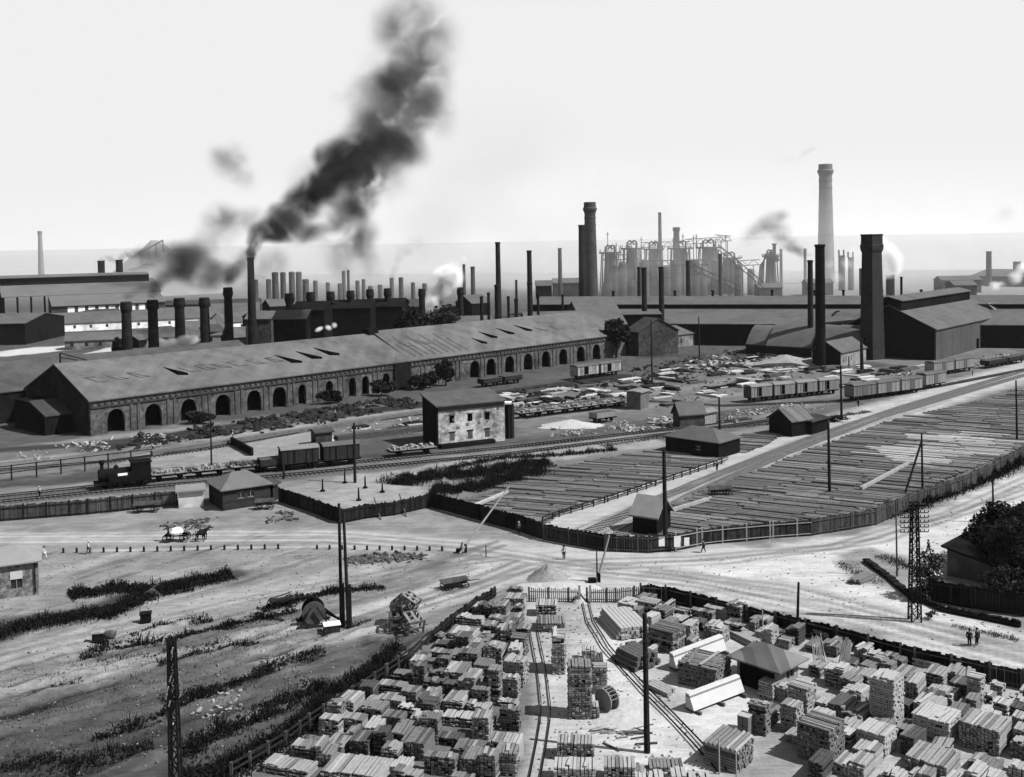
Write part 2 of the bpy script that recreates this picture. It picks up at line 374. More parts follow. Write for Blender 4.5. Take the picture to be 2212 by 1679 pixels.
me.polygons.foreach_set('use_smooth',[True]*len(me.polygons))
gm=bpy.data.materials.new('dirt');gm.use_nodes=True;N=gm.node_tree.nodes;L=gm.node_tree.links;b=N['Principled BSDF']
b.inputs['Roughness'].default_value=.97;b.inputs['Specular IOR Level'].default_value=.0
a=N.new('ShaderNodeAttribute');a.attribute_name='tone'
tc=N.new('ShaderNodeTexCoord')
def nz(scale,detail,lo,hi,a0=.3,a1=.7,vec=None):
    q=N.new('ShaderNodeTexNoise');q.inputs['Scale'].default_value=scale;q.inputs['Detail'].default_value=detail;q.inputs['Roughness'].default_value=.7
    L.new(vec or tc.outputs['Object'],q.inputs['Vector']);m=N.new('ShaderNodeMapRange');m.inputs[1].default_value=a0;m.inputs[2].default_value=a1;m.inputs[3].default_value=lo;m.inputs[4].default_value=hi
    L.new(q.outputs[0],m.inputs[0]);return m.outputs[0],q.outputs[0]
mp=N.new('ShaderNodeMapping');mp.inputs['Rotation'].default_value=(0,0,-.72);mp.inputs['Scale'].default_value=(.12,1.1,1);L.new(tc.outputs['Object'],mp.inputs['Vector'])
n1,h1=nz(3.,8,.84,1.14);n2,_=nz(.35,6,.85,1.15);n3,_=nz(.8,5,.84,1.16,vec=mp.outputs[0]);n5,_=nz(3.2,4,.88,1.12,vec=mp.outputs[0]);n4,_=nz(9,3,.9,1.1)
o=a.outputs['Fac']
q=N.new('ShaderNodeMath');q.operation='MULTIPLY';q.inputs[1].default_value=.40;L.new(o,q.inputs[0]);o=q.outputs[0]
for n_ in(n1,n2,n3,n4,n5):
    q=N.new('ShaderNodeMath');q.operation='MULTIPLY';L.new(o,q.inputs[0]);L.new(n_,q.inputs[1]);o=q.outputs[0]
L.new(o,b.inputs['Base Color'])
bp=N.new('ShaderNodeBump');bp.inputs['Strength'].default_value=.45;bp.inputs['Distance'].default_value=.12;L.new(h1,bp.inputs['Height']);L.new(bp.outputs[0],b.inputs['Normal'])
me.materials.append(gm);go=bpy.data.objects.new('ground',me);COL.objects.link(go);kindof(go,'structure')
# sea beyond the coast
SEAM=mat('sea_water',.5,.1,.004,.0,rough=.7)
c=[gp(-900,606),gp(700,594),gp(2900,578)]
s_=MB();far=[(p.x*290,p.y*290) for p in c]
s_.add([(p.x,p.y,.3) for p in c]+[(x,y,.3) for x,y in far],[(0,1,4,3),(1,2,5,4)])
kindof(s_.build('sea',SEAM),'structure')
# ------------------------------------------------------------------ buildings
def part(mb,name,m,root,smooth=False):
    if not mb.f: return None
    loc=(0,0,0) if root.get('category') is None else -Vector(root.location)
    return mb.build(name,m,root,loc=loc,smooth=smooth)
def axes(A,B):
    A=Vector(A);B=Vector(B);u=(B-A);l=u.length;u/=l;return u,Vector((-u.y,u.x,0)),l
Z=Vector((0,0,1))
def wall_open(mb,A,u,l,z0,z1,t,n,opens,mi=0):
    """wall slab from A along u, thickness t towards n, with openings (s0,s1,h0,h1,arch)"""
    s=0
    for (a,b,h0,h1,arch) in sorted(opens):
        if a>s: mb.extr([(0,z0),(t,z0),(t,z1),(0,z1)],A+u*s,A+u*a,mi)
        if h0>z0: mb.extr([(0,z0),(t,z0),(t,h0),(0,h0)],A+u*a,A+u*b,mi)
        if arch:
            r=(b-a)/2;k=8
            for i in range(k):
                x0=-r+2*r*i/k;x1=-r+2*r*(i+1)/k
                y0=h1-r+math.sqrt(max(0,r*r-x0*x0));y1=h1-r+math.sqrt(max(0,r*r-x1*x1))
                P=[];m=(a+b)/2
                for off in(0,t):
                    P+=[A+u*(m+x0)+n*off+Z*y0,A+u*(m+x1)+n*off+Z*y1,A+u*(m+x1)+n*off+Z*z1,A+u*(m+x0)+n*off+Z*z1]
                mb.add(P,[(0,1,2,3),(7,6,5,4),(0,4,5,1),(3,2,6,7)],mi)
        else: mb.extr([(0,h1),(t,h1),(t,z1),(0,z1)],A+u*a,A+u*b,mi)
        s=b
    if s<l: mb.extr([(0,z0),(t,z0),(t,z1),(0,z1)],A+u*s,A+u*l,mi)
def roof_gable(mb,A,u,n,l,W,eave,ridge,ov=.4,th=.25,mi=0,x0=0):
    A=A+u*x0
    for s in(0,1):
        o0=-ov if s==0 else W+ov;k=(ridge-eave)/(W/2)
        z0=eave-ov*k
        P=[]
        for q in(-ov,l+ov):
            P+=[A+u*q+n*o0+Z*(z0+.02),A+u*q+n*(W/2)+Z*(ridge+.02),A+u*q+n*(W/2)+Z*(ridge+th),A+u*q+n*o0+Z*(z0+th)]
        mb.add(P,[(0,1,2,3),(7,6,5,4),(0,4,5,1),(3,2,6,7),(0,3,7,4)],mi)
def gable_house(name,label,cat,A,B,W,eave,ridge,wm,rm,gm=None,wins=(),doors=(),group=None,chim=(),ov=.4,gwins=(),hip=0,frame=None):
    u,n,l=axes(A,B);A=Vector(A);root=thing(name,label,cat,A,0,group)
    w=MB();t=.3
    wall_open(w,A,u,l,0,eave,t,n,[(a,b,h0,h1,False) for a,b,h0,h1 in list(wins)+list(doors)])
    A2=A+n*(W-t);w.extr([(0,0),(t,0),(t,eave),(0,eave)],A2,A2+u*l)
    for q in(0,l-t):   # gable ends
        w2=MB()
        a=A+u*q
        poly=[(t,0),(W-t,0),(W-t,eave)]+([] if hip else [(W/2,ridge)])+[(t,eave)]
        w2.extr(poly,a,a+u*t);part(w2,'gable_wall',gm or wm,root)
    part(w,'wall',wm,root)
    r=MB()
    if hip:
        o=ov;zc=eave-.02
        C=[A-u*o-n*o+Z*zc,A+u*(l+o)-n*o+Z*zc,A+u*(l+o)+n*(W+o)+Z*zc,A-u*o+n*(W+o)+Z*zc]
        k=min(hip,l/2);rA=A+u*k+n*(W/2)+Z*ridge;rB=A+u*(l-k)+n*(W/2)+Z*ridge
        D=[c-Z*.15 for c in C]
        if (rB-rA).length<.05: r.add(C+D+[rA],[(0,1,8),(1,2,8),(2,3,8),(3,0,8),(7,6,5,4),(0,4,5,1),(1,5,6,2),(2,6,7,3),(3,7,4,0)])
        else: r.add(C+D+[rA,rB],[(0,1,9,8),(1,2,9),(2,3,8,9),(3,0,8),(7,6,5,4),(0,4,5,1),(1,5,6,2),(2,6,7,3),(3,7,4,0)])
    else: roof_gable(r,A,u,n,l,W,eave,ridge,ov)
    part(r,'roof',rm,root)
    for a,b,h0,h1 in wins:
        f=MB();c=A+u*((a+b)/2)+n*.05
        f.extr([(.02,h0),(.1,h0),(.1,h0+.1),(.02,h0+.1)],A+u*a,A+u*b);f.extr([(.02,h1-.1),(.1,h1-.1),(.1,h1),(.02,h1)],A+u*a,A+u*b)
        f.extr([(.03,h0+.1),(.09,h0+.1),(.09,h1-.1),(.03,h1-.1)],A+u*((a+b)/2-.04),A+u*((a+b)/2+.04))
        fo=part(f,'window',frame or WOODL,root)
        p=MB();p.extr([(.15,h0),(.2,h0),(.2,h1),(.15,h1)],A+u*a,A+u*b);p.build('pane',GLASS,fo)
    for a,b,h0,h1 in doors:
        d=MB();d.extr([(.14,h0),(.2,h0),(.2,h1-.02),(.14,h1-.02)],A+u*(a+.02),A+u*(b-.02));part(d,'door',WOODD,root)
    for a,o_,h,s in chim:
        d=MB();c=A+u*a+n*o_;zr=eave+(ridge-eave)*(1-abs(o_-W/2)/(W/2))
        d.lathe([(s/2,zr-.6),(s/2,zr+h-.25),(s/2+.1,zr+h-.25),(s/2+.1,zr+h)],c=(c.x,c.y,0),sq=True,rz=math.atan2(u.y,u.x));part(d,'chimney',BR,root)
    return root
# ---- the long workshop
SA=gp(197,943);SB=gp(1352,768);su,sn,sl_len=axes(SA,SB)
SW=33.;SE=7.6;SR=14.2
root=thing('long_workshop','very long masonry workshop with arched openings and grey gabled roof','workshop',SA)
w=MB();arch=[]
px_arch=[(249,.5),(330,.5),(407,.5),(481,.5),(549,.48),(604,.48),(653,.3),(712,.45),(762,.3),(790,.45),(835,.3),(1027,.5),(1062,.5),(1102,.5),(1142,.5),(1181,.5),(1218,.5),(1256,.5),(1290,.5)]
def along(x,y=None):
    # distance along the front wall seen at picture column x
    d=ray(x,850);k=(SA.x-0)*1.0
    # solve SA+su*s on column plane (x = d.x/d.y * Y)
    m=d[0]/d[1];return (m*SA.y-SA.x)/(su.x-m*su.y)
for xx,h in px_arch:
    s=along(xx);r=2.0 if h>=.48 else 1.15
    arch.append((s-r,s+r,0,5.2 if r>1.5 else 5.0,True))
dk=(along(851),along(886))
opens=sorted([a for a in arch if not(dk[0]-2<a[0]<dk[1]+1)])
wall_open(w,SA,su,sl_len,0,SE,.7,sn,opens)
B2=SA+sn*(SW-.6);w.extr([(0,0),(.6,0),(.6,SE),(0,SE)],B2,B2+su*sl_len)
part(w,'wall',WALLS,root)
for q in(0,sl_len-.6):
    w=MB();a=SA+su*q;w.extr([(.7,0),(SW-.6,0),(SW-.6,SE),(SW/2,SR),(.7,SE)],a,a+su*.6);part(w,'gable_wall',mat('shaded_gable',.045,.5,.5,.3,stain=.4),root)  # near-black colour stands in for the shade on the gable
# pilasters, string course and dentils stand a little proud
pl=MB();s=.9
mids=sorted((a[0]+a[1])/2 for a in opens)
for a,b_ in zip(mids[:-1],mids[1:]):
    if b_-a>5.5:
        k=int((b_-a)//9)+1
        for j in range(k):
            m=a+(b_-a)*(j+.5)/k if k==1 else a+(b_-a)*(j+1)/(k+1)
            for o in(-.8,.8): pl=MB();pl.extr([(-.22,0),(0,0),(0,5.9),(-.22,5.9)],SA+su*(m+o-.3),SA+su*(m+o+.3));part(pl,'pilaster',mat('pilaster',.14,.35,.9,.3,stain=.5),root)
sc=MB();sc.extr([(-.3,5.9),(0,5.9),(0,6.25),(-.3,6.25)],SA,SA+su*sl_len);
i=0.
while i<sl_len-1:
    sc.extr([(-.2,6.5),(0,6.5),(0,7.2),(-.2,7.2)],SA+su*(i+.2),SA+su*(i+.75));i+=1.5
part(sc,'cornice',mat('cornice',.07,.4,1,.2),root)
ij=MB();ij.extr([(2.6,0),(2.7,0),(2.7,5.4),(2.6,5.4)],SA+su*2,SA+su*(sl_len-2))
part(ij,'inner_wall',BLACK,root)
dd=MB();dd.extr([(-.6,0),(0,0),(0,7.2),(-.6,7.2)],SA+su*dk[0],SA+su*dk[1]);part(dd,'sliding_door',WALLD,root)
r=MB();sx=along(885)
roof_gable(r,SA,su,sn,sx,SW,SE,SR,.5,.3)
roof_gable(r,SA,su,sn,sl_len-sx-.8,SW,SE,SR+.55,.5,.3,x0=sx+.8)
rf=part(r,'roof',mat('workshop_roof',.2,.2,.3,.15,'sheet',p=(.55,.09),axis='X',stain=.3),root)
nn=(Z*(SW/2)+(-sn)*(SR-SE)).normalized()
def on_roof(s,f,zoff=.3,add=0):   # f: 0 eave .. 1 ridge on the near slope
    return SA+su*s+sn*(SW/2*f)+Z*(SE+(SR-SE+add)*f+zoff)
for i,(xx,f,big) in enumerate([(420,.48,.6),(665,.45,.75),(713,.5,.75),(755,.55,.75),(1098,.5,.6),(1140,.56,.6),(1182,.6,.6),(1065,.35,.45)]):
    s=along(xx);v=MB();a=0 if s<sx else .55    # open ventilation louvres
    p0=on_roof(s-1.2*big,f-.13,.32,a);p1=on_roof(s+2.6*big,f-.16,.32,a);p2=on_roof(s-3.8*big,f+.2*big,.32,a)
    v.add([p0,p1,p2,p0+Z*.5,p1+Z*.5,p2+Z*.12],[(0,1,2),(3,5,4),(0,3,4,1),(1,4,5,2),(2,5,3,0)]);v.build('roof_vent',BLACK,rf)
for i,xx in enumerate([255,300,345,455,490,525,560,600,640,925,960,1215,1245]):
    s=along(xx);v=MB();a=0 if s<sx else .55;h=1.2 if xx<1000 else .9
    for (q,g,q2,g2) in((-h,.4,h,.4),(-h,.4,-h-2.,.55),(h,.4,h-2.*(i%3),.4+.07*(i%3)),(-h-2.,.55,h-2.,.55))[:4-(i%2)]:
        v.beam(on_roof(s+q,g,.33,a),on_roof(s+q2,g2,.33,a),.18,.12)
    v.build('skylight_frame',mat('frame_metal',.1,.3,1,.1),rf)
for k in range(9):
    s=along(905+k*14);v=MB();v.beam(on_roof(s,.05,.62,.55),on_roof(s-1.5,.72 if k%2 else .5,.62,.55),.14,.1);v.build('roof_batten',mat('frame_metal',.1),rf)
v=MB();p=on_roof(sx,1,.3);v.box((p.x,p.y,p.z+.6),(3.5,3,1.6),math.atan2(su.y,su.x));v.build('ridge_hood',WALLD,rf)
v=MB();p=on_roof(1,1,.4)
v.beam(p,p+Z*2.2,.25);v.beam(p+Z*2.2,p+su*6,.2);v.beam(p+Z*1.2,p+su*4+Z*.2,.2);v.build('ridge_brace',IRON,rf)
# adjoining shed behind it on the left, and a lean-to extension in front of the gable
A2=SA+sn*(SW+.3)-su*14;B2=A2+su*80
gable_house('rear_workshop','plain grey roofed shed adjoining the long workshop on its far left side','workshop',A2,B2,30,7.2,12.6,WALLD,mat('rear_roof',.125,.2,.35,.15,stain=.3))
a=SA-su*6+sn*9;rt=thing('gable_annex','black lean-to with sloping roof against the left gable of the long workshop','shed',a)
m=MB();m.extr([(0,0),(16,0),(16,6.5),(8,6.5),(0,4)],a,a+su*5.9);part(m,'wall',WALLD,rt)
m=MB();m.extr([(-.3,4.0),(8,6.55),(8,6.8),(-.3,4.25)],a,a+su*5.9);part(m,'roof',ROOFD,rt)
# ---- two-storey ruin
def ruin():
    A=gp(948,968);B=gp(1091,952);u,n,l=axes(A,B);Wd=7.5;h=8.0
    rt=thing('ruined_house','roofed shell of a two storey house with peeling white walls by the rail line','ruin',A)
    Wr=mat('peeling_plaster',.75,.4,1.3,.35,stain=.75);w=MB()
    op=[]
    for f in(.2,.47,.73):
        op.append((l*f-.55,l*f+.55,4.6,6.1,False))
    wall_open(w,A,u,l,0,h,.45,n,op)
    a=A+n*(Wd-.4);w.extr([(0,0),(.4,0),(.4,h),(0,h)],a,a+u*l)
    for q in(0,l-.45): w.extr([(.45,0),(Wd-.4,0),(Wd-.4,h+.6),(.45,h)],A+u*q,A+u*(q+.45))
    part(w,'wall',Wr,rt)
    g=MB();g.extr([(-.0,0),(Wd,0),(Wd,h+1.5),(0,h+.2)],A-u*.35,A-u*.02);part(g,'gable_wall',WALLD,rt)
    r=MB();r.extr([(-.7,h+.05),(Wd+.5,h+1.6),(Wd+.5,h+1.85),(-.7,h+.3)],A-u*.7,A+u*(l+.2));r.extr([(-.2,h-.9),(0,h-.9),(0,h-.05),(-.2,h-.05)],A,A+u*l,0);part(r,'roof',mat('ruin_roof',.13,.2,.5,.1),rt)
    for a_,b_,h0,h1,_ in op:
        f=MB();f.extr([(.2,h0),(.28,h0),(.28,h1),(.2,h1)],A+u*a_,A+u*b_);fo=part(f,'window',BLACK,rt)
        f=MB();f.extr([(-.06,h1+.02),(0,h1+.02),(0,h1+.22),(-.06,h1+.22)],A+u*(a_-.15),A+u*(b_+.15));f.build('lintel',BRL,fo)
    for f in(.2,.47,.73):
        q=MB();q.extr([(-.05,1.2),(-.01,1.2),(-.01,2.7),(-.05,2.7)],A+u*(l*f-.5),A+u*(l*f+.5));fo=part(q,'blocked_window',BRL,rt)
        q=MB();q.extr([(-.12,2.75),(-.01,2.75),(-.01,2.95),(-.12,2.95)],A+u*(l*f-.7),A+u*(l*f+.7));q.build('lintel',WALLD,fo)
    for i in range(9):
        q=MB();x=random.uniform(.5,l-.8);z=random.uniform(.6,7);q.extr([(-.035,z),(-.005,z),(-.005,z+random.uniform(.2,.6)),(-.035,z+random.uniform(.2,.6))],A+u*x,A+u*(x+random.uniform(.3,.9)))
        part(q,'bare_brick_patch',mat('bare_brick',.2,.3,2),rt)
    q=MB();q.extr([(-1.6,0),(0,0),(0,.75),(-1.6,.75)],A,A+u*(l*.8));part(q,'platform',WALLD,rt)
ruin()
c=gp(1098,946);rt=thing('round_tank','tall black round tank standing right of the ruined white house','tank',c)
m=MB();m.lathe([(1.15,0),(1.15,6.6),(1.25,6.6),(1.25,6.9),(1.1,7.0)],24);m.build('shell',IRON,rt,smooth=False)
m=MB();[m.beam((1.22*math.cos(k*.7),1.22*math.sin(k*.7),0),(1.22*math.cos(k*.7),1.22*math.sin(k*.7),6.5),.1) for k in range(9)];m.build('staves',STEELG,rt)
m=MB();m.box((0,0,7.2),(1.6,1.6,.4));m.build('lid',WALLL,rt)
# ---- huts
def hut(label,x0,y0,x1,y1,W,e,r_,wm,rm,**k):
    return gable_house(k.pop('name','hut'),label,k.pop('cat','hut'),gp(x0,y0),gp(x1,y1),W,e,r_,wm,rm,**k)
hut('dark board office with hipped roof and barred windows beside the street fence',482,1104,585,1088,7.2,3.2,5.0,mat('dark_siding',.055,.3,1.2,.2,'planks',p=(5,.3),axis='Z'),mat('hut_roof',.2,.15,.5,.1),wins=[(2.3,3.3,1.5,2.5),(3.8,4.8,1.5,2.5)],hip=2.6,name='office_hut')
hut('small whitewashed shed with flat pale roof left of the dark office',386,1099,440,1094,4.2,2.5,2.9,mat('white_boards',.85,.2,1,.2,stain=.3),ROOFL,name='white_shed',cat='shed')
hut('tiny dark privy attached to right side of the dark office',590,1083,601,1078,3,2.6,3.1,WOODD,ROOFD,name='privy',cat='shed')
hut('small stone lookout hut at the edge of the pit behind the wagons',683,964,718,960,3.2,2.6,3.0,BRM,ROOFD,name='lookout_hut')
hut('square light hut with flat roof alone in the rail yard',1384,886,1402,880,3.6,4.0,4.2,mat('light_siding',.22,.25,1,.2,stain=.3),ROOFL,name='yard_hut')
hut('narrow steep roofed brick cottage beside the freight track',1469,924,1522,920,3.4,2.9,5.0,BRM,ROOF,name='brick_cottage',cat='cottage')
hut('pale lean-to store at right end of the brick cottage',1523,919,1547,914,2.6,2.6,3.0,WOODL,ROOFL,name='lean_to',cat='shed')
hut('long low black shed at the head of the rail racks beside the pale road',1438,975,1552,992,7.5,3.0,4.8,WALLD,ROOF,wins=[(6.6,7.8,1.1,1.9)],name='long_low_shed',cat='shed',hip=3.4)
hut('dark gabled shed with striped roof above the pale road',1710,945,1752,938,6.0,3.2,5.2,WALLD,mat('striped_roof',.17,.15,.5,.1,'sheet',p=(1.2,.3),axis='XY'),name='gabled_shed',cat='shed')
hut('low black lean-to stuck to the right of the striped roof shed',1754,940,1790,930,5.5,2.6,2.9,WALLD,ROOFD,name='lean_to',cat='shed')
hut('black gatehouse with pale steep roof just inside the street fence',1367,1150,1419,1158,4.4,2.6,4.6,WALLD,mat('gate_roof',.33,.15,.6,.1),name='gatehouse')
# hipped hut in the lumber yard
A=gp(1684,1505);B=gp(1738,1470)
hutroof=mat('rusted_sheet_roof',.24,.16,.5,.1,'sheet',p=(1.1,.4),axis='X')
u_,n_,l_=axes(gp(1678,1478),gp(1737,1446))
gable_house('yard_office','hip roofed office hut with a whitewashed end among the timber stacks','hut',gp(1680,1506),gp(1680,1506)+u_*3.3,4.2,2.5,3.7,mat('yard_office_wall',.4,.2,1,.1,stain=.2),hutroof,wins=[(1.4,2.6,1.0,1.9)],hip=2.,ov=.7,gm=WALLD)  # end walls near black: the left wall's shade is put into the colour
# stone house cut by the left frame
B=gp(84,1283);A=B-Vector((.912,.41,0))*10;u,n,l=axes(A,B)
rt=gable_house('stone_house','rough stone house with shallow pale roof cut off by the left edge','house',A,B,6,4.0,5.3,mat('field_stone',.27,.35,2,.5,'masonry',p=(2.6,.4)),mat('house_roof',.36,.12,.6,.1),wins=[(l-2.9,l-1.7,.9,3.0)],ov=.45,hip=2.5)
q=MB();q.extr([(-.06,2.1),(.0,2.1),(.0,3.0),(-.06,3.0)],A+u*(l-2.95),A+u*(l-1.65));part(q,'window_awning',mat('white_cloth',.8,.05),rt)
q=MB();q.tube([A+u*(l-.35)-n*.15+Z*.2,A+u*(l-.35)-n*.15+Z*3.9],.07,8);part(q,'drainpipe',IRON,rt)
# dark roofed house at the right frame edge
A=gp(2060,1262);u=Vector((.75,.66,0)).normalized()
def far_right():
    A=gp(2046,1243);u=(gp(2240,1110,3.5)-gp(2046,1219,3.5));u.z=0;l=u.length;u.normalize();n=Vector((-u.y,u.x,0))
    rt=thing('shaded_house','low house under one broad black roof beside the white road at the right edge','house',A)
    m=MB();m.extr([(0,0),(-6,0),(-6,2.3),(0,3.3)],A,A+u*l);part(m,'wall',mat('shade_wall',.12,.4,.7,.2,stain=.4),rt)
    m=MB();m.extr([(.5,3.6),(.5,3.4),(-7.5,1.9),(-7.5,2.1)],A-u*.6,A+u*l);part(m,'roof',WALLD,rt)
far_right()
# ---- right group of works buildings
def big_shed():
    A=gp(2022,779);e=9.8
    B=gp(2168,738);u,n,l=axes(A,B);W=30.;r_=17.
    rt=thing('casting_shed','big dark gabled shed with raised ridge vent and grey sheet metal side','shed',A)
    wm=mat('corrugated_side',.12,.12,.25,.1,'sheet',p=(.8,.12),axis='XY')
    w=MB();wall_open(w,A,u,l,0,e,.4,n,[(l*.56,l*.56+3,0,3.6,False),(l*.8,l*.8+2,0,3.6,False)]);part(w,'side_wall',wm,rt)
    w=MB();w.extr([(.4,0),(W,0),(W,e),(W/2,r_),(.4,e)],A,A+u*.5);w.extr([(.4,0),(W,0),(W,e),(W/2,r_),(.4,e)],A+u*(l-.5),A+u*l);w.extr([(W-.4,0),(W,0),(W,e),(W-.4,e)],A+u*.5,A+u*(l-.5));part(w,'gable_wall',WALLD,rt)  # gable colour carries the shade of this side, the side wall stays grey
    r=MB();roof_gable(r,A,u,n,l,W,e,r_,.5,.3);rf=part(r,'roof',ROOF,rt)
    m=MB();C=A+n*(W/2-4)+Z*0
    m.extr([(0,r_-2),(8,r_-2),(8,r_+1.4),(4,r_+2.4),(0,r_+1.4)],C,C+u*l*.96);m.build('ridge_vent',WALLD,rf)
    m=MB();m.extr([(-.6,r_+1.45),(4,r_+2.75),(8.6,r_+1.45),(8.6,r_+1.7),(4,r_+3.0),(-.6,r_+1.7)],C-u*.6,C+u*l*.96);m.build('ridge_roof',ROOF,rf)
    for q in(.56,.8):
        m=MB();m.extr([(.5,0),(.55,0),(.55,3.6),(.5,3.6)],A+u*(l*q),A+u*(l*q+2.8));part(m,'doorway',BLACK,rt)
    # black extension to its left
    A3=A+n*(W+.3)-u*2
    rt=thing('sooty_annex','black sooty annex filling the corner behind the square chimney','annex',A3)
    m=MB();m.extr([(0,0),(16,0),(16,8.5),(0,10.5)],A3,A3+u*26);part(m,'wall',WALLD,rt)
    m=MB();m.extr([(0,10.55),(16,8.55),(16,8.8),(0,10.8)],A3,A3+u*26);part(m,'roof',WALLD,rt)
big_shed()
def barrel(label,x0,y0,Y,wd,dep,e,rise,ang=.35):
    c=at(x0,y0,Y);c.z=0;u=Vector((math.cos(ang),-math.sin(ang),0))*1.;rt=thing('barrel_roof_shed',label,'shed',c)
    n=Vector((-u.y,u.x,0));k=14
    prof=[(wd*i/k-wd/2,e+rise*math.sin(math.pi*i/k)) for i in range(k+1)]
    m=MB();d=Vector((-.8,.6,0));A=c+Vector((8,-4,0));B=A+d*dep
    m.extr([(-a,z) for a,z in prof][::1]+[(-wd/2,0),(wd/2,0)],A,B);part(m,'wall',WALLD,rt)
    m=MB();P=[(-a,z+.02) for a,z in prof]+[(-a,z+.3) for a,z in prof[::-1]]
    m.extr(P,A-d*.3,B);part(m,'roof',ROOF,rt)
    for f_ in(0,.5):
        q_=A+d*dep*f_;m=MB();m.extr([(-a*1.06,z+.8) for a,z in prof]+[(-wd/2*1.06,0),(wd/2*1.06,0)],q_-d*.9,q_-d*.35);part(m,'parapet',WALLD,rt)
barrel('wide low barrel roofed shed right of the thick black chimney',1822,780,345,22,32,3.0,7.)
barrel('dark barrel roofed shed left of the thick black chimney',1745,776,352,18,28,3.,6.)
barrel('far dark barrel roof behind the square chimney',1850,765,385,24,34,5,6.)
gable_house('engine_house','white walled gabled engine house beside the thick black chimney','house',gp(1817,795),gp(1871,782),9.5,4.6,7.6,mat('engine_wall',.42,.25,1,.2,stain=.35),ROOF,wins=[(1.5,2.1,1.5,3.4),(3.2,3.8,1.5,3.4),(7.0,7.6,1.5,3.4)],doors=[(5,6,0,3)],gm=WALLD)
gable_house('white_end_shed','tall grey gabled shed with pale front at the far right edge','shed',gp(2173,741),gp(2176,741)+Vector((26,18,0)),14,8,14,mat('grey_front',.2,.2,.5,.1),ROOFL)
for i,(x,y,wd,lab) in enumerate([(1632,738,6,'small black shelter with pale tilted roof left of the barrel sheds'),(1655,737,6,'second black shelter with pale tilted roof next to the barrel sheds'),(1690,722,9,'black hopper house with two pale skylights behind the shelters')]):
    gable_house('shelter',lab,'shed',gp(x,y+22),gp(x,y+22)+Vector((wd,-1,0)),7,3.6 if i<2 else 7,5.2 if i<2 else 10,WALLD,ROOFL if i<2 else ROOF)
# ---- houses between the long workshop and the long hall
gable_house('yard_house','dark gabled house touching the far end of the long workshop','house',gp(1352,765),gp(1380,770),16,8.2,12.5,BRM,ROOFD,wins=[(1.5,2.3,3,5.4)])
gable_house('whitewashed_house','white house with grey roof and broken front beside the dark gabled house','house',gp(1392,764),gp(1452,754),12,5.8,8.8,mat('broken_white',.5,.35,.8,.2,stain=.5),ROOF,wins=[(2,3,1.5,3.6),(5,6,1.5,3.6),(8,9,1.2,3.6)],chim=[(9.,6,1.6,.9)])
gable_house('row_house','lower white house stuck to the right of the broken front house','house',gp(1453,752),gp(1500,746),11,4.6,7.4,mat('row_white',.4,.3,.8,.2,stain=.5),ROOF,wins=[(2,3,1.2,3.2),(4.5,5.5,1.2,3.2)])
gable_house('long_store','low dark store running right from the white houses','store',gp(1501,745),gp(1660,738),14,5.5,8.,WALLD,ROOF)
# ---- the very long hall across the back
A=gp(1285,699,8);B=gp(2290,703,8);A.z=B.z=0;u,n,l=axes(A,B);rt=thing('rolling_hall','extremely long low rolling hall with dark window band under its upper roof','hall',A)
m=MB();m.extr([(0,0),(70,0),(70,7.8),(0,7.8)],A,B);part(m,'wall',WALLD,rt)
m=MB();m.extr([(-.8,7.8),(24,11.9),(24,12.3),(-.8,8.1)],A,B);part(m,'roof',ROOF,rt)
m=MB();m.extr([(24,8),(68,8),(68,13.6),(24,13.6)],A-u*32,B);part(m,'clerestory',WALLD,rt)
m=MB();m.extr([(22.6,13.65),(46,15.6),(70,13.65),(70,13.9),(46,15.9),(22.6,13.9)],A-u*33,B);rf=part(m,'upper_roof',ROOF,rt)
for i,xx in enumerate([1325,1458,1540,1668,1760,1822,1905,1990,2080]):
    d=ray(xx,650);mm=d[0]/d[1];C=A+n*46;s=(mm*C.y-C.x)/(u.x-mm*u.y);c=C+u*s
    q=MB();q.lathe([(.5,15.4),(.5,17.6),(.8,17.7),(.5,18.2)],8,c=(c.x,c.y,0));q.build('roof_ventilator',IRON,rf)
# shorter gabled sheds between
for i,(x,y,Y,wd,dp,e,r_,lab,wm) in enumerate([
  (1205,690,350,20,30,9.5,15,'brick gabled shed behind the ridge of the long workshop',BRM),
  (1308,715,360,15,40,10.5,17.5,'tall grey gabled shed crowding the far end of the long workshop',BRM),
  (1125,690,352,14,20,8,11,'black boiler house below the thin steel stacks',WALLD),
  (995,690,352,22,24,10,14,'brick machine house right of the dark shade tree',BRM)]):
    c=at(x,y,Y);c.z=0;gable_house('machine_house',lab,'building',c-Vector((wd/2,0,0)),c+Vector((wd/2,2,0)),dp,e,r_,wm,ROOF,wins=[(3,4.2,e-4,e-1.5),(wd-5,wd-3.8,e-4,e-1.5)])
c=at(1355,680,372);c.z=0;gable_house('boiler_shed','flat topped black tank shed below the two dark thin stacks','shed',c-Vector((12,0,0)),c+Vector((12,0,0)),10,13,13.6,WALLD,ROOF)
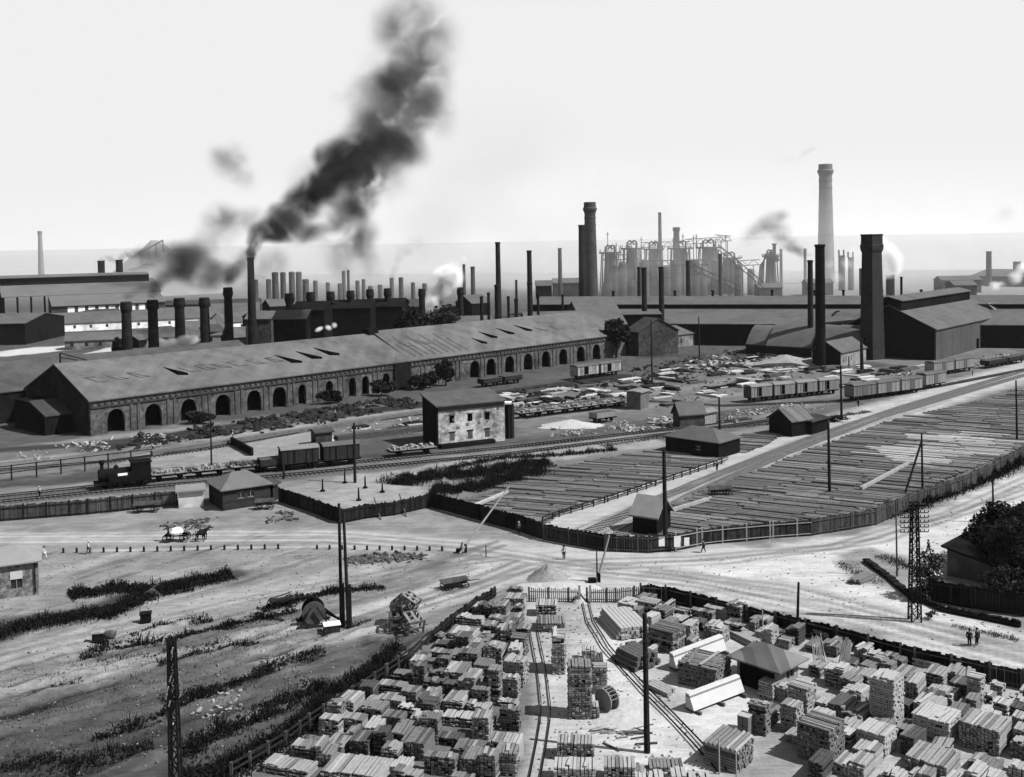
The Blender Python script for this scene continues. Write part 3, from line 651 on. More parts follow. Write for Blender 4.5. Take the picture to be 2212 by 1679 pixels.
# dark mass behind the workshop ridge
for i,(x0,x1,yt,Y,dp,lab,wm,rm) in enumerate([
  (628,700,672,330,22,'black furnace shed behind the first of the far brick stacks',WALLD,WALLD),
  (590,660,690,322,14,'black workshop with white trimmed gable behind the tall smoking stack',WALLD,ROOF),
  (700,800,668,345,24,'black furnace shed in the middle of the brick stack row',WALLD,WALLD),
  (800,868,664,358,24,'black furnace shed below the last close pair of brick stacks',WALLD,WALLD),
  (530,585,690,360,12,'pale gabled house right behind the tall smoking stack',BRM,ROOF)]):
    a=at(x0,yt,Y);b=at(x1,yt,Y);h=a.z;a.z=b.z=0
    gable_house('furnace_shed',lab,'shed',a,b,dp,h,h+2.2,wm,rm)
a=at(866,700,345);b=at(895,700,345);a.z=b.z=0
gable_house('white_lodge','small whitewashed lodge with round window between two brick stacks','house',a,b,8,13.5,14,WALLL,ROOFL,wins=[(1.6,2.8,9,11)])
# hazy left side sheds and long white barracks
def low(lab,x0,x1,yb0,yb1,W,e,r_,wm,rm,name='barrack',cat='building',nw=0,**k):
    a=gp(x0,yb0);b=gp(x1,yb1);l=(b-a).length
    wins=[(l*(i+.5)/nw-.6,l*(i+.5)/nw+.6,e*.35,e*.75) for i in range(nw)]
    return gable_house(name,lab,cat,a,b,W,e,r_,wm,rm,wins=wins,**k)
low('very long whitewashed barrack with tiny windows left of the brick stacks',35,480,722,701,22,3.9,8.5,WALLL,ROOF,nw=13)
low('white barrack seen between the second and third brick stack',485,560,716,711,20,4,8,WALLL,ROOF,nw=3)
low('long grey roofed open store in front of the white barracks',140,500,757,742,12,3.6,6.2,mat('patchy_white',.45,.4,.5,.1,stain=.7),ROOF,name='open_store',cat='store',nw=12,frame=WALLD)
low('dark grey block with big flat roof at the left edge',-80,55,748,745,44,9,12,WALLD,ROOF,name='dark_block')
low('brown long shed below the open steel hall',200,560,690,680,16,7,9,BRM,ROOFD,name='brick_shed',cat='shed')
low('small tiled house behind the third brick stack',395,470,738,734,14,4.5,8,BRM,ROOF,name='tiled_house',cat='house',nw=2)
low('dark roofed house between the fourth and fifth brick stack',455,560,700,697,12,6,10,BRM,ROOF,name='tiled_house',cat='house')
low('low pale shed at foot of the tall smoking stack',495,590,748,742,10,4.5,7,BRL,ROOF,name='pale_shed',cat='shed',nw=3)
for i,(x0,x1,yb,W_,e_,r2,wm_,lab) in enumerate([(300,322,752,7,3.2,5,WALLD,'black shack between the first and second brick stack'),(345,380,742,9,4,6.5,BRM,'small dark house between the second and third brick stack'),(398,432,748,8,3.5,5.5,WALLD,'black shack between the third and fourth brick stack'),
  (452,486,744,10,5,7.5,WALLD,'black shed between the fourth and fifth brick stack'),(500,532,752,8,4,6,WALLD,'black shack at the left foot of the tall smoking stack'),(556,590,726,12,8,10.5,WALLD,'tall black shed right of the tall smoking stack'),(345,440,700,14,5,8,BRM,'long dim shed above the third brick stack'),(140,250,700,12,4.5,7,WALLD,'dark long shed above the white barracks'),(585,640,706,16,10,13,WALLD,'black gabled shed between the smoking stack and the far row'),(880,930,716,14,11,14,WALLD,'black gabled shed under the white steam cloud'),(1020,1060,706,14,11,14.5,WALLD,'black pump shed among the boiler pipes')]):
    low(lab,x0,x1,yb,yb-3,W_,e_,r2,wm_,ROOFD if i%2 else ROOF,name='shack' if 'shack' in lab else 'dark_shed',cat='shed')
# open hall far left with monitor roof
def open_hall():
    Y=560.;A=at(8,660,Y);B=at(345,648,Y+40);A.z=B.z=0;u,n,l=axes(A,B)
    rt=thing('open_steel_hall','big open steel hall with stepped roof on the far left skyline','hall',A)
    z=lambda y:at(150,y,Y).z
    e=z(640);W=46
    m=MB()
    for k in range(9):
        c=A+n*(W*k/8.);m.beam(c,c+Z*(e+7*(1-abs(k-4)/4)),.7)
    for k in range(13):
        c=A+u*(l*k/12.);m.beam(c,c+Z*e,.8)
    part(m,'steel_frame',IRON,rt)
    m=MB();roof_gable(m,A,u,n,l,W,e,e+7,1.,.5);part(m,'roof',mat('hall_roof',.2,.15,.1,.1),rt)
    C=A+n*(W/2-6);m=MB();m.extr([(0,e+5),(12,e+5),(12,e+9.5),(0,e+9.5)],C,C+u*l*.97);part(m,'clerestory',WALLD,rt)
    m=MB();m.extr([(-1.5,e+9.6),(6,e+10.8),(13.5,e+9.6),(13.5,e+10),(6,e+11.2),(-1.5,e+10)],C-u,C+u*l*.97);part(m,'upper_roof',mat('hall_roof',.2),rt)
    C=A+u*22-n*16
    m=MB();m.extr([(0,0),(15.5,0),(15.5,e-.5),(0,e-5)],C,C+u*(l-22));part(m,'side_aisle',mat('aisle',.1,.4,.2,.1,stain=.5),rt)
    m=MB();m.extr([(-1,e-5.4),(15.5,e-.4),(15.5,e),(-1,e-5)],C,C+u*(l-22));part(m,'aisle_roof',mat('hall_roof',.2),rt)
    for k in range(9):
        m=MB();q=8+k*(l-34)/9.;m.extr([(-.12,e-10),(-.02,e-10),(-.02,e-6),(-.12,e-6)],C+u*q,C+u*(q+3.4));part(m,'white_panel',WALLL,rt)
    for xx in(373,388):
        pass
open_hall()
for i,(xx,yt) in enumerate([(219,565),(258,563)]):
    c=at(xx,585,620);h=at(xx,yt,620).z
    m=MB();m.lathe([(2.0,0),(2.0,h),(2.3,h),(2.3,h+.5)],14);o=m.build('roof_flue',IRON,None,loc=(c.x,c.y,0));tag(o,'short black flue rising over the open steel hall, '+('left one of two' if i==0 else 'right one of two'),'chimney','flues behind the open hall')
# slag heap with incline
c=at(345,600,900);c.z=0
m=MB();k=26;pr=[]
vs=[];fs=[]
pk=at(348,519,900).z
for j in range(9):
    f=j/8.
    for i in range(k):
        a=2*math.pi*i/k;r0=(55*(1-f)+3)*(1+.12*math.sin(3*a+j)+.06*random.random());vs.append((c.x+r0*math.cos(a)*.95+(-4*f),c.y+r0*math.sin(a)*.6,pk*f**.95))
for j in range(8):
    for i in range(k): fs.append((j*k+i,j*k+(i+1)%k,(j+1)*k+(i+1)%k,(j+1)*k+i))
fs.append(tuple(8*k+i for i in range(k)))
m.add(vs,fs);o=m.build('slag_heap',mat('slag',.33,.25,.05,.3),None,smooth=True);tag(o,'pale pointed slag heap on the skyline behind the left smoke','heap')
m=MB();a=at(300,548,880);b=at(352,519,880);m.beam(a,b,1.2);[m.beam(a.lerp(b,t),a.lerp(b,t)-Z*10,.8) for t in(.1,.4,.7,1)];o=m.build('conveyor_incline',STEELG);tag(o,'thin inclined hoist bridge climbing to the peak of the slag heap','hoist')
# buildings on the right skyline
a=at(2097,628,800);b=at(2215,628,760);a.z=b.z=0
gable_house('coke_works','dark long building with raised vent on the right skyline beyond the sheds','building',a,b,40,at(2100,596,800).z,at(2100,583,800).z,BR,ROOF)
a=at(2142,590,815);b=at(2210,590,790);h=a.z;a.z=b.z=0;gable_house('coke_works_tower','higher dark roof block with cupola behind the right skyline building','building',a,b,12,h-1,h+2,BR,ROOF,chim=[(18,6,7,4)])
for i,(x0,x1,yt,Y,lab,wm) in enumerate([(2035,2120,606,700,'pale low store left of the right skyline building',BRM),(2062,2110,617,640,'grey roofed shed at the foot of the right skyline building',BRM),(1745,1800,612,700,'low shed at the foot of the tallest pale chimney',BRM),(1158,1192,618,560,'small dark block left of the thick ringed chimney',BR),(1195,1252,612,620,'long low pump house behind the thick ringed chimney',BRM),(1640,1690,622,690,'low hazy store right of the furnaces',BRM)]):
    a=at(x0,yt,Y);b=at(x1,yt,Y);h=a.z;a.z=b.z=0;gable_house('skyline_shed',lab,'shed',a,b,14,h,h+2.5,wm,ROOF)
# ------------------------------------------------------------------ chimneys
def stack_(label,x,yt,Y,wt,wb=None,style='brick',m=BR,group=None,yb=None,cap=1.18,name='brick_chimney',n=18,dx=0):
    p=at(x,yt,Y);h=p.z;rt_=wt/ppm(Y)/2;rb=(wb or wt*1.15)/ppm(Y)/2
    t=thing(name,label,'chimney',(p.x,p.y,0),0,group)
    b=MB();s=rt_
    if style=='sqcap':      # round or square shaft with corbelled head
        b.lathe([(rb,0),(rb,2),(rt_,h-3.2)],n);b.build('shaft',m,t)
        c=MB();c.lathe([(s,h-3.2),(s*1.1,h-2.8),(s*cap*1.08,h-2.1),(s*cap*1.08,h-1.3),(s*cap,h-1.2),(s*cap,h-.3),(s*1.05,h)],n);c.build('head',m,t)
    elif style=='ring':
        k=h/60.
        b.lathe([(rb,0),(rt_*1.0,h-9*k)],28);b.build('shaft',m,t)
        c=MB();c.lathe([(s,h-9*k),(s*1.05,h-8.4*k),(s*1.05,h-7.6*k),(s*.99,h-7.4*k),(s*1.0,h-6*k),(s*1.1,h-5*k),(s*1.26,h-3.9*k),(s*1.26,h-3.1*k),(s*1.1,h-2.6*k),(s*1.07,h)],28);c.build('head',m,t)
        for q in(.2,.4,.6,.8):
            g=MB();r=rb+(rt_-rb)*q;g.lathe([(r*1.012,h*q),(r*1.012,h*q+.5)],28);g.build('iron_band',STEELG,t)
    elif style=='square':
        b.lathe([(rb,0),(rt_,h-6)],4,sq=True,rz=.5);b.build('shaft',m,t)
        c=MB();c.lathe([(s,h-6),(s*1.14,h-5),(s*1.2,h-3.6),(s*1.1,h-3.2),(s*1.08,h-.5),(s*1.15,h-.4),(s*1.15,h)],4,sq=True,rz=.5);c.build('head',m,t)
    else:
        b.lathe([(rb,0),(rt_,h-.8)],n);b.build('shaft',m,t)
        c=MB();c.lathe([(s,h-.8),(s*1.15,h-.7),(s*1.15,h-.1),(s*.9,h)],n);c.build('head',m,t)
        for q in(.35,.7):
            g=MB();r=rb+(rt_-rb)*q;g.lathe([(r*1.05,h*q),(r*1.05,h*q+.35)],n);g.build('iron_band',m,t)
    return t,p
TOPS={}
row=[(272,652,20),(329,648,20),(387,644,20),(441,643,19),(492,621,17),(625,634,17),(671,631,16),(714,630,15),(757,628,15),(799,625,14),(837,623,14),(911,624,13),(994,621,12)]
Q0=SA+sn*(SW+32)
for i,(x,y,wd) in enumerate(row):
    d=ray(x,y);mm=d[0]/d[1];s=(mm*Q0.y-Q0.x)/(su.x-mm*su.y);Y=(Q0+su*s).y
    _,p=stack_('black brick chimney, %s from the left in the row behind the long workshop'%NTH[i],x,y,Y,wd,wd*1.25,'sqcap',BR,'black brick stacks behind the long workshop');TOPS[i]=p
_,TS=stack_('tallest black stack of the left row, pouring thick dark smoke',541,556,310,14,22,'steel',BR)
ST=[(1075,523,420,10,13,'steel','tall thin steel stack, left of the three above the boiler house',STEEL),
 (1143,541,420,10,13,'steel','thin steel stack between two others above the boiler house',STEEL),
 (1209,536,600,8,10,'steel','pale thin stack left of the thick ringed chimney',STEELG),
 (1002,571,560,6,8,'steel','left slim stack of the pair over the white steam',STEELG),
 (1021,576,560,9,11,'steel','right thicker stack of the pair over the white steam',STEELG),
 (1256,486,520,13,17,'steel','dark plain chimney leaning on the left of the thick ringed one',BR),
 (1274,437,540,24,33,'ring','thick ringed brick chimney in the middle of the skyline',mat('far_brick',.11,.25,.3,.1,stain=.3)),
 (1391,578,385,11,12,'steel','left stack of the dark pair standing in front of the furnaces',STEEL),
 (1428,576,385,11,12,'steel','right stack of the dark pair standing in front of the furnaces',STEEL),
 (1380,577,520,7,8,'steel','short thin stack just left of the dark pair',STEEL),
 (1486,563,560,9,11,'steel','dark stack before the middle of the furnace plant',STEEL),
 (1556,548,620,8,10,'steel','slim stack before the right half of the furnace plant',STEELG),
 (1425,459,760,7,9,'steel','tall thin pale stack rising above the furnace plant',STEELG),
 (1461,491,760,13,14,'sqcap','short square headed chimney at the top of the furnace plant',STEELG),
 (1358,531,760,6,8,'steel','small stack at the left end of the furnace plant',STEELG),
 (1687,538,800,6,7,'steel','pale slim stack left of the twin black chimneys',STEELG),
 (1739,537,800,6,7,'steel','pale slim stack hidden by dark smoke beside the black chimneys',STEELG),
 (1750,562,350,11,13,'steel','slim dark stack left of the thick black chimney, trailing smoke',STEEL),
 (1771,528,315,20,22,'steel','thick black iron chimney standing in the yard rubble',WALLD),
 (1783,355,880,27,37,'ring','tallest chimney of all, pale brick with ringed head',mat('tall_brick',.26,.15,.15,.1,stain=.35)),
 (1883,506,335,29,37,'square','massive square brick chimney beside the big dark shed',mat('sq_brick',.055,.3,.6,.2)),
 (1947,598,480,5,5,'steel','thin black pipe stack right of the square chimney',IRON),
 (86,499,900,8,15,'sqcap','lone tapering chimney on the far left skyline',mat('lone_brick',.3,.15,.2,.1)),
 (2136,543,780,11,12,'steel','single chimney at the far right skyline building',BRM),
 (1115,605,500,5,6,'steel','tiny pipe stack between the thin steel stacks',STEEL)]
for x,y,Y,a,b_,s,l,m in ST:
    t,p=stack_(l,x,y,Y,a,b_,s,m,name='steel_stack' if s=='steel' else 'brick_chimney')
    TOPS[(x,y)]=p
# lower, wider sleeves in front of the thin stacks
for x,y,Y,w_,lab in [(1074,615,352,12,'short dark brick stack in front of the left thin steel stack'),(1144,610,352,11,'short dark brick stack in front of the middle thin steel stack'),(1162,632,352,6,'stub stack right of the short dark brick stacks'),(1040,640,352,7,'first small pipe among the boiler house pipes'),(1055,632,352,6,'second small pipe among the boiler house pipes'),(1098,640,352,6,'third small pipe among the boiler house pipes'),(1115,645,350,8,'fourth small pipe among the boiler house pipes'),(1215,636,420,5,'small pipe standing before the pump house')]:
    stack_(lab,x,y,Y,w_,w_*1.1,'steel',BR,'pipes over the boiler house' if 'pipe among' in lab else None,name='short_stack')
# hot blast stoves and coke oven towers in the hazy middle distance
cyl=[(594,588,14),(611,588,12),(630,587,13),(645,587,13),(580,603,11),(660,603,14),(553,604,9),(681,606,10),(708,610,9),(742,585,8),(752,583,6),(772,606,9),(785,603,8),(821,615,10),(846,600,9),(866,599,10),(892,610,9),(917,612,10),(953,603,10),(735,612,12),(800,618,10)]
for i,(x,y,wd) in enumerate(cyl):
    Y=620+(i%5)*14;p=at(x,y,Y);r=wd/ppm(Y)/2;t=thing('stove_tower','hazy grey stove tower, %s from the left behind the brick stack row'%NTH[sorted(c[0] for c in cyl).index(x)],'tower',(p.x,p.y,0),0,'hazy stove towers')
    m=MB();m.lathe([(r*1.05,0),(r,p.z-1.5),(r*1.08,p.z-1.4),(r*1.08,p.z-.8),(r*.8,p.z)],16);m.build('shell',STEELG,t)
# blast furnaces
def furnace(label,x,yt,Y,wd,ybell=None,plat=None,name='blast_furnace'):
    p=at(x,yt,Y);h=p.z;r=wd/ppm(Y)/2;t=thing(name,label,'furnace',(p.x,p.y,0),0,'blast furnaces of the plant')
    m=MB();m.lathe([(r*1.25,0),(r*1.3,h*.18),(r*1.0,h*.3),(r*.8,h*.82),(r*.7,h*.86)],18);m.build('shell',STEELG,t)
    m=MB();[m.beam((r*1.7*math.cos(a),r*1.7*math.sin(a),0),(r*1.3*math.cos(a),r*1.3*math.sin(a),h*.85),.7) for a in(.4,1.4,2.4,3.4,4.4,5.4)];m.build('support_frame',STEELG,t)
    m=MB();m.lathe([(r*1.6,h*.84),(r*1.6,h*.87)],10);[m.beam((r*1.6*math.cos(a),r*1.6*math.sin(a),h*.86),(r*1.6*math.cos(a),r*1.6*math.sin(a),h*.92),.25) for a in np.arange(0,6.3,.5)];m.build('platform',STEELG,t)
    for k in range(4):   # gas uptakes, bent over at the top
        a=.6+k*1.57;m=MB();c=Vector((r*.9*math.cos(a),r*.9*math.sin(a),0))
        m.tube([c+Z*h*.86,c+Z*h*.97,c*.6+Z*h,c*.1+Z*(h*.985),c*-.5+Z*h*.93],.55,8);m.build('uptake',STEELG,t)
    return t
for i,(x,y,w_,Y) in enumerate([(1318,530,30,720),(1365,520,30,730),(1412,522,28,740),(1470,520,34,745),(1530,518,34,740),(1575,545,34,740),(1665,540,24,735)]):
    furnace('%s of the hazy blast furnaces counted from the left'%NTH[i].capitalize() if False else 'hazy blast furnace with bent gas pipes, %s from the left'%NTH[i],x,y,Y,w_)
for i,(x,y,w_) in enumerate([(1345,565,18),(1392,560,20),(1440,575,22),(1500,560,24),(1517,575,22),(1548,560,20),(1595,570,18),(1622,580,16),(1460,560,22),(1330,572,14)]):
    Y=705+(i%3)*12;p=at(x,y,Y);r=w_/ppm(Y)/2;t=thing('blast_stove','domed hot blast stove of the furnace plant, %s from the left'%NTH[sorted([1345,1392,1440,1500,1517,1548,1595,1622,1460,1330]).index(x)],'stove',(p.x,p.y,0),0,'domed stoves of the furnace plant')
    m=MB();m.lathe([(r,0),(r,p.z-r*.8),(r*.9,p.z-r*.4),(r*.6,p.z-r*.1),(r*.1,p.z)],16);m.build('shell',STEELG,t)
    m=MB();m.lathe([(r*1.12,p.z*.6),(r*1.12,p.z*.6+.6)],12);m.build('gallery',STEEL,t)
def gantry(label,x0,y0,x1,y1,Y,depth,name='gantry',cat='gantry'):
    a=at(x0,y0,Y);b=at(x1,y1,Y+depth);t=thing(name,label,cat,(a.x,a.y,0));L_=Vector((a.x,a.y,0))
    a-=L_;b-=L_;m=MB()
    for o in(Z*0,Z*3.5): m.beam(a+o,b+o,.5)
    k=max(4,int((b-a).length/4));[m.beam(a.lerp(b,i/k)+Z*(3.5*(i%2)),a.lerp(b,(i+1)/k)+Z*(3.5*((i+1)%2)),.3) for i in range(k)]
    m.build('truss',STEELG,t)
    m=MB()
    for i in range(0,k+1,3):
        c=a.lerp(b,i/k);m.beam(c,Vector((c.x,c.y,0)),.5)
    m.build('trestle',STEELG,t);return t
for g in [('truss gangway along the top of the left furnaces',1302,562,1380,560,725,6),('high truss bridge over the middle furnaces',1385,535,1490,532,750,8),('long truss bridge joining the right furnaces',1480,528,1568,522,755,10),
          ('lower gangway in front of the middle furnaces',1395,575,1530,572,700,4),('steep skip hoist slanting down to the right of the furnaces',1552,540,1650,622,700,-30),('second skip hoist crossing below the right furnaces',1500,585,1600,630,690,-20),('short jib of girders at the right top of the furnaces',1545,518,1580,521,750,3),('pipe bridge left of the black chimneys',1590,575,1640,572,720,4)]:
    gantry(*g,name='skip_hoist' if 'hoist' in g[0] else 'truss_bridge',cat='hoist' if 'hoist' in g[0] else 'bridge')
# swan-neck downcomer right of the furnaces
c=at(1652,630,735);c.z=0;t=thing('gas_downcomer','thick bent gas pipe like a swan neck right of the furnaces','pipe',c);h=at(1652,548,735).z
m=MB();m.tube([(-4,0,0),(-2,0,h*.7),(1,0,h*.95),(5,0,h),(8,0,h*.93),(9,0,h*.8)],1.6,10);m.build('pipe',STEELG,t,smooth=True)
m=MB();m.lathe([(1.2,0),(1.2,6),(1.8,6.2),(1.8,7)],10,c=(7,0,h));m.build('valve',STEELG,t)
for i in range(26):  # masts and uprights over the furnaces
    x=1310+i*10.3+random.uniform(-3,3);y=random.uniform(500,545) if i not in(3,4) else 530;Y=742
    p=at(x,y,Y);m=MB();m.beam((0,0,0),(0,0,p.z),.45);m.beam((-1,0,p.z-2),(1,0,p.z-2),.4);o=m.build('plant_mast',STEELG,None,loc=(p.x,p.y,0));tag(o,'thin mast above the furnace plant, %s from the left'%NTH[i],'mast','masts over the furnace plant')
for i,(x,y,w_,lab) in enumerate([(1862,580,12,'dark round bunker tower left of the square chimney'),(1923,594,18,'dark round bunker tower right of the square chimney under white steam'),(1818,552,14,'hazy hopper tower between the tallest chimney and the square one'),(1838,556,12,'second hazy hopper tower just left of the square chimney')]):
    Y=640 if i<2 else 760;p=at(x,y,Y);r=w_/ppm(Y)/2;t=thing('bunker_tower',lab,'tower',(p.x,p.y,0));m=MB();m.lathe([(r,0),(r,p.z-1),(r*1.06,p.z-.9),(r*1.06,p.z)],18);m.build('shell',WALLD if i<2 else STEELG,t)
    if i>1: m=MB();[m.beam((dx_,0,p.z),(dx_,0,p.z+4),1.) for dx_ in(-2.,1.5)];m.build('bins',STEELG,t)
# ------------------------------------------------------------------ poles
def pole(label,x,yb,yt,wd=4,m=None,arms=(),brace=None,name='pole',xt=None,group=None,z0=0,base=None):
    p=gp(x,yb) if base is None else base;q=at(xt if xt is not None else x-(yb-yt)*.018,yt,p.y);h=q.z
    t=thing(name,label,'pole',(p.x,p.y,0),0,group);mm=m or POLEM;r=wd/ppm(p.y)/2;lean=q.x-p.x
    b=MB();b.tube([(0,0,-.3),(lean*.5,0,h*.5),(lean,0,h)],[r*1.25,r*1.05,r*.85],8);b.build('post',mm,t)
    for z_,l_ in arms:
        a=MB();a.beam((lean-l_/2,0,h-z_),(lean+l_/2,0,h-z_),.12);ao=a.build('crossarm',mm,t)
        for k in(-.45,-.2,.2,.45):
            i_=MB();i_.lathe([(.05,0),(.07,.1),(.03,.2)],6,c=(lean+l_*k,0,h-z_+.06));i_.build('insulator',WALLL,ao)
    if brace:
        c=gp(*brace);b=MB();b.tube([Vector((lean,0,h*.86)),Vector((c.x-p.x,c.y-p.y,0))],r,6);b.build('brace',mm,t)
    return t
pole('thin tall pole among the rubble before the white houses',1409,836,692,3.2)
pole('small thin pole standing by the low dark store',1511,775,684,2.6)
pole('dark pole in front of the second train of freight cars',1818,908,790,4.5)
pole('dark pole rising from the right timber field beside the pale road',1792,1064,912,6)
pole('tall dark pole standing against the street fence by the gatehouse',1438,1190,972,9)
pole('pole rising behind the long low black shed',1555,957,858,4.5)
pole('pole in the right timber field with a slanting brace',1993,1060,936,4.5,brace=(1955,1066))
pole('lamp pole at the right edge with a short crossbar',2197,952,822,4,arms=[(2.0,3.)],name='lamp_pole')
pole('slim pole on the white road near the right edge',2146,1130,1018,4)
pole('slim grey pole left of the lattice pylon',1938,1246,1080,3.5,m=mat('grey_pole',.12,.2))
pole('bare leaning pole behind the yard office by the lumber fence',1722,1378,1258,6,xt=1725)
pole('thick tarred mast in the middle of the lumber yard',1398,1626,1325,11.5,name='mast')
pole('thin pole behind the office hut, before the workshop arches',457,1014,897,3.5)
pole('pole standing in the sandy enclosure beside the wagons',767,1043,914,5.5,arms=[(1.0,2.2)])
pole('black latticed post beside the white engine house',1862,803,733,7)
pole('short thick post at the left end of the two box wagons',613,1035,1000,5)
for i,(x,yb,yt,xt) in enumerate([(738,1352,1088,732),(753,1355,1108,742)]):
    t=pole('left mast of the twin dark masts beside the winch' if i==0 else 'right mast of the twin dark masts beside the winch',x,yb,yt,7,xt=xt,name='twin_mast',group='twin masts by the winch')
    p=gp(x,yb);b=MB();b.beam((.12,0,0),(.12,0,4.5),.45);b.build('footing',POLEM,t)
# short posts in the sandy enclosure
for i,(x,y,h) in enumerate([(697,1062,1.6),(789,1055,1.6),(775,1082,1.6),(826,1064,1.2),(745,1044,1.8)]):
    p=gp(x,y);m=MB();m.lathe([(.4,0),(.4,.25),(.16,.3),(.12,h*1.0),(.08,h*1.3)],8);o=m.build('short_post',IRON,None,loc=p);tag(o,'short dark post on a round foot in the sandy enclosure, '+ORD[i]+' the wagons','post','short posts in the sandy enclosure')
# lattice pylon
def lattice(label,x,yb,yt,w0,w1,arms=(),base=None,spiky=False,bm=None):
    p=gp(x,yb) if base is None else base;q=at(x,yt,p.y);h=q.z;t=thing('lattice_pole',label,'pylon',(p.x,p.y,0))
    m=MB();C=[(-1,-1),(1,-1),(1,1),(-1,1)];k=int(h/1.1)
    P=lambda i,c:Vector((c[0]*(w0+(w1-w0)*i/k)/2,c[1]*(w0+(w1-w0)*i/k)/2,h*i/k))
    for c in C: m.beam(P(0,c),P(k,c),.13)
    m.build('corner_post',bm or STEELG,t)
    m=MB()
    for i in range(k):
        for j in range(4):
            a,b_=C[j],C[(j+1)%4];m.beam(P(i,a),P(i+1,b_),.055);m.beam(P(i,b_),P(i+1,a),.055);m.beam(P(i,a),P(i,b_),.05)
    m.build('lattice',bm or STEELG,t)
    for z_,l_ in arms:
        a=MB();a.beam((-l_/2,0,h-z_),(l_/2,0,h-z_),.09);ao=a.build('crossarm',STEELG,t)
        for s in np.linspace(-l_/2,l_/2,8):
            if abs(s)>.4: i_=MB();i_.lathe([(.045,0),(.06,.12),(.02,.22)],6,c=(s,0,h-z_+.05));i_.build('insulator',IRON,ao)
    return t,p,h
t,p,h=lattice('iron lattice pylon with many crossarms beside the white road',1976,1342,1085,1.0,.55,arms=[(.2,2.4),(.55,2.4),(1.1,2.9),(1.6,2.9),(2.1,2.9),(2.6,2.9),(3.1,2.9)],bm=mat('pylon_iron',.025,.3))
b_=gp(383,1790);t,p,h=lattice('iron lattice pole with white insulators in the lower left field',368,0,1378,.75,.4,base=b_,bm=mat('pylon_iron',.05))
for i,(z_,s) in enumerate([(.3,-.5),(.9,.1),(2.6,.55),(2.9,-.1),(3.4,.6),(3.6,-.3),(4.0,.55),(4.1,-.4),(4.6,-.2)]):
    i_=MB();i_.tube([(s,-.4,h-z_),(s+.12,-.4,h-z_+.38)],.05,7);i_.build('insulator',STONE,t)
# barriers
def barrier(label,x,y,xt,yt,arm=4,m=None,stub=None,fw=0.):
    p=gp(x,y);e=at(xt,yt,p.y+fw);t=thing('barrier',label,'barrier',(p.x,p.y,0))
    a=MB();a.tube([Vector((0,0,.9))-(e-p-Z*.9).normalized()*1.2,(e-p)],[.16,.09],7);a.build('boom',m or POLEL,t)
    s=MB();s.box((0,0,.55),(.35,.3,1.1));s.box((-.8,0,.25),(.9,.7,.5));s.build('pivot_post',IRON,t)
barrier('white barrier boom raised high on a slant at the road crossing',1006,1194,1100,1050,fw=3)
barrier('short pale leaning barrier boom next to the crossing gravel heap',1294,1258,1316,1157)
pole('thin dark post beside the short leaning barrier boom',1290,1256,1190,3)
pole('small white topped marker post right of the raised boom',1050,1203,1178,2.2)
# kerb stones along the left road
k=0
for i in range(17):
    x=137+i*29;y=1195-.55*i
    p=gp(x,y);m=MB();m.lathe([(.16,-.1),(.15,.55),(.08,.7)],7);o=m.build('marker_post',POLEM,None,loc=p);tag(o,'stubby marker post along the near side of the left road, %s from the left'%NTH[k],'post','marker posts along the left road');k+=1
for i in range(11):
    x=685+i*27;y=1187+.3*i
    p=gp(x,y);m=MB();m.lathe([(.16,-.1),(.15,.5),(.08,.62)],7);o=m.build('marker_post',POLEM,None,loc=p);tag(o,'stubby marker post along the near side of the left road, %s from the left'%NTH[k],'post','marker posts along the left road');k+=1
# ------------------------------------------------------------------ fences
def fence(label,pts,h,m,post=True,sp=3.,rail=False,name='board_fence',group=None,pm=None,pickets=False,jag=.12,cat='fence',th=.06):
    P=[Vector(gp(*p)) for p in pts];root=thing(name,label,cat,P[0],0,group);b=MB();q=MB();np_=0
    for a,c in zip(P[:-1],P[1:]):
        u=(c-a);l=u.length
        if l<.05: continue
        u/=l;s=0.
        if rail:
            for z_ in((h,) if rail==1 else (h,h*.55)): b.beam(a+Z*z_,c+Z*z_,.14)
        else:
            wd=.32 if not pickets else .16
            while s<l:
                hh=h+random.uniform(-jag,jag);e=min(l,s+(wd if not pickets else .1))
                off=random.uniform(-.02,.02)
                b.extr([(off,0),(off+th,0),(off+th,hh),(off,hh)],a+u*s,a+u*e);s+=wd+(.012 if not pickets else .06)
            if not pickets: q2=1
        s=0.
        while s<l and post and np_<95:
            pc=a+u*s;k=MB();k.box((pc.x,pc.y,(h+.15)/2),(.2,.2,h+.15));part(k,'post',pm or POLEM,root);s+=sp;np_+=1
    if pickets or not rail:
        for a,c in zip(P[:-1],P[1:]):
            for z_ in(.35,h-.35):
                u=(c-a).normalized();n=Vector((-u.y,u.x,0));q.beam(a-n*.07+Z*z_,c-n*.07+Z*z_,.08)
        part(q,'rail',pm or POLEM,root)
    part(b,'rail' if rail else ('picket_run' if pickets else 'board_run'),m,root);return root
FD=mat('fence_black',.035,.45,1.5,.2,'planks',p=(3.,.5),axis='XY');FG=mat('fence_grey',.1,.4,1.5,.2,'planks',p=(3.,.45),axis='XY')
fence('weathered grey board fence running from the left edge to the white shed',[(-60,1134),(0,1127),(190,1112),(383,1092)],2.3,FG,sp=3.2)
fence('black fence round the sandy enclosure, from the office to the corner',[(603,1084),(668,1106),(735,1131)],2.2,FD)
fence('black fence with two leaning props along the front of the sandy enclosure',[(736,1131),(789,1121),(852,1114),(930,1096)],2.1,FD)
fence('black fence from the enclosure corner down to the road bend',[(931,1096),(1055,1130),(1123,1149),(1173,1166)],2.3,FD)
fence('street fence of dark boards beside the crossing, left of the gatehouse',[(1174,1167),(1249,1181),(1310,1192),(1401,1195),(1459,1190)],2.2,mat('fence_mixed',.055,.5,1.5,.2,'planks',p=(3.,.55),axis='XY'),pm=WOODM,sp=4)
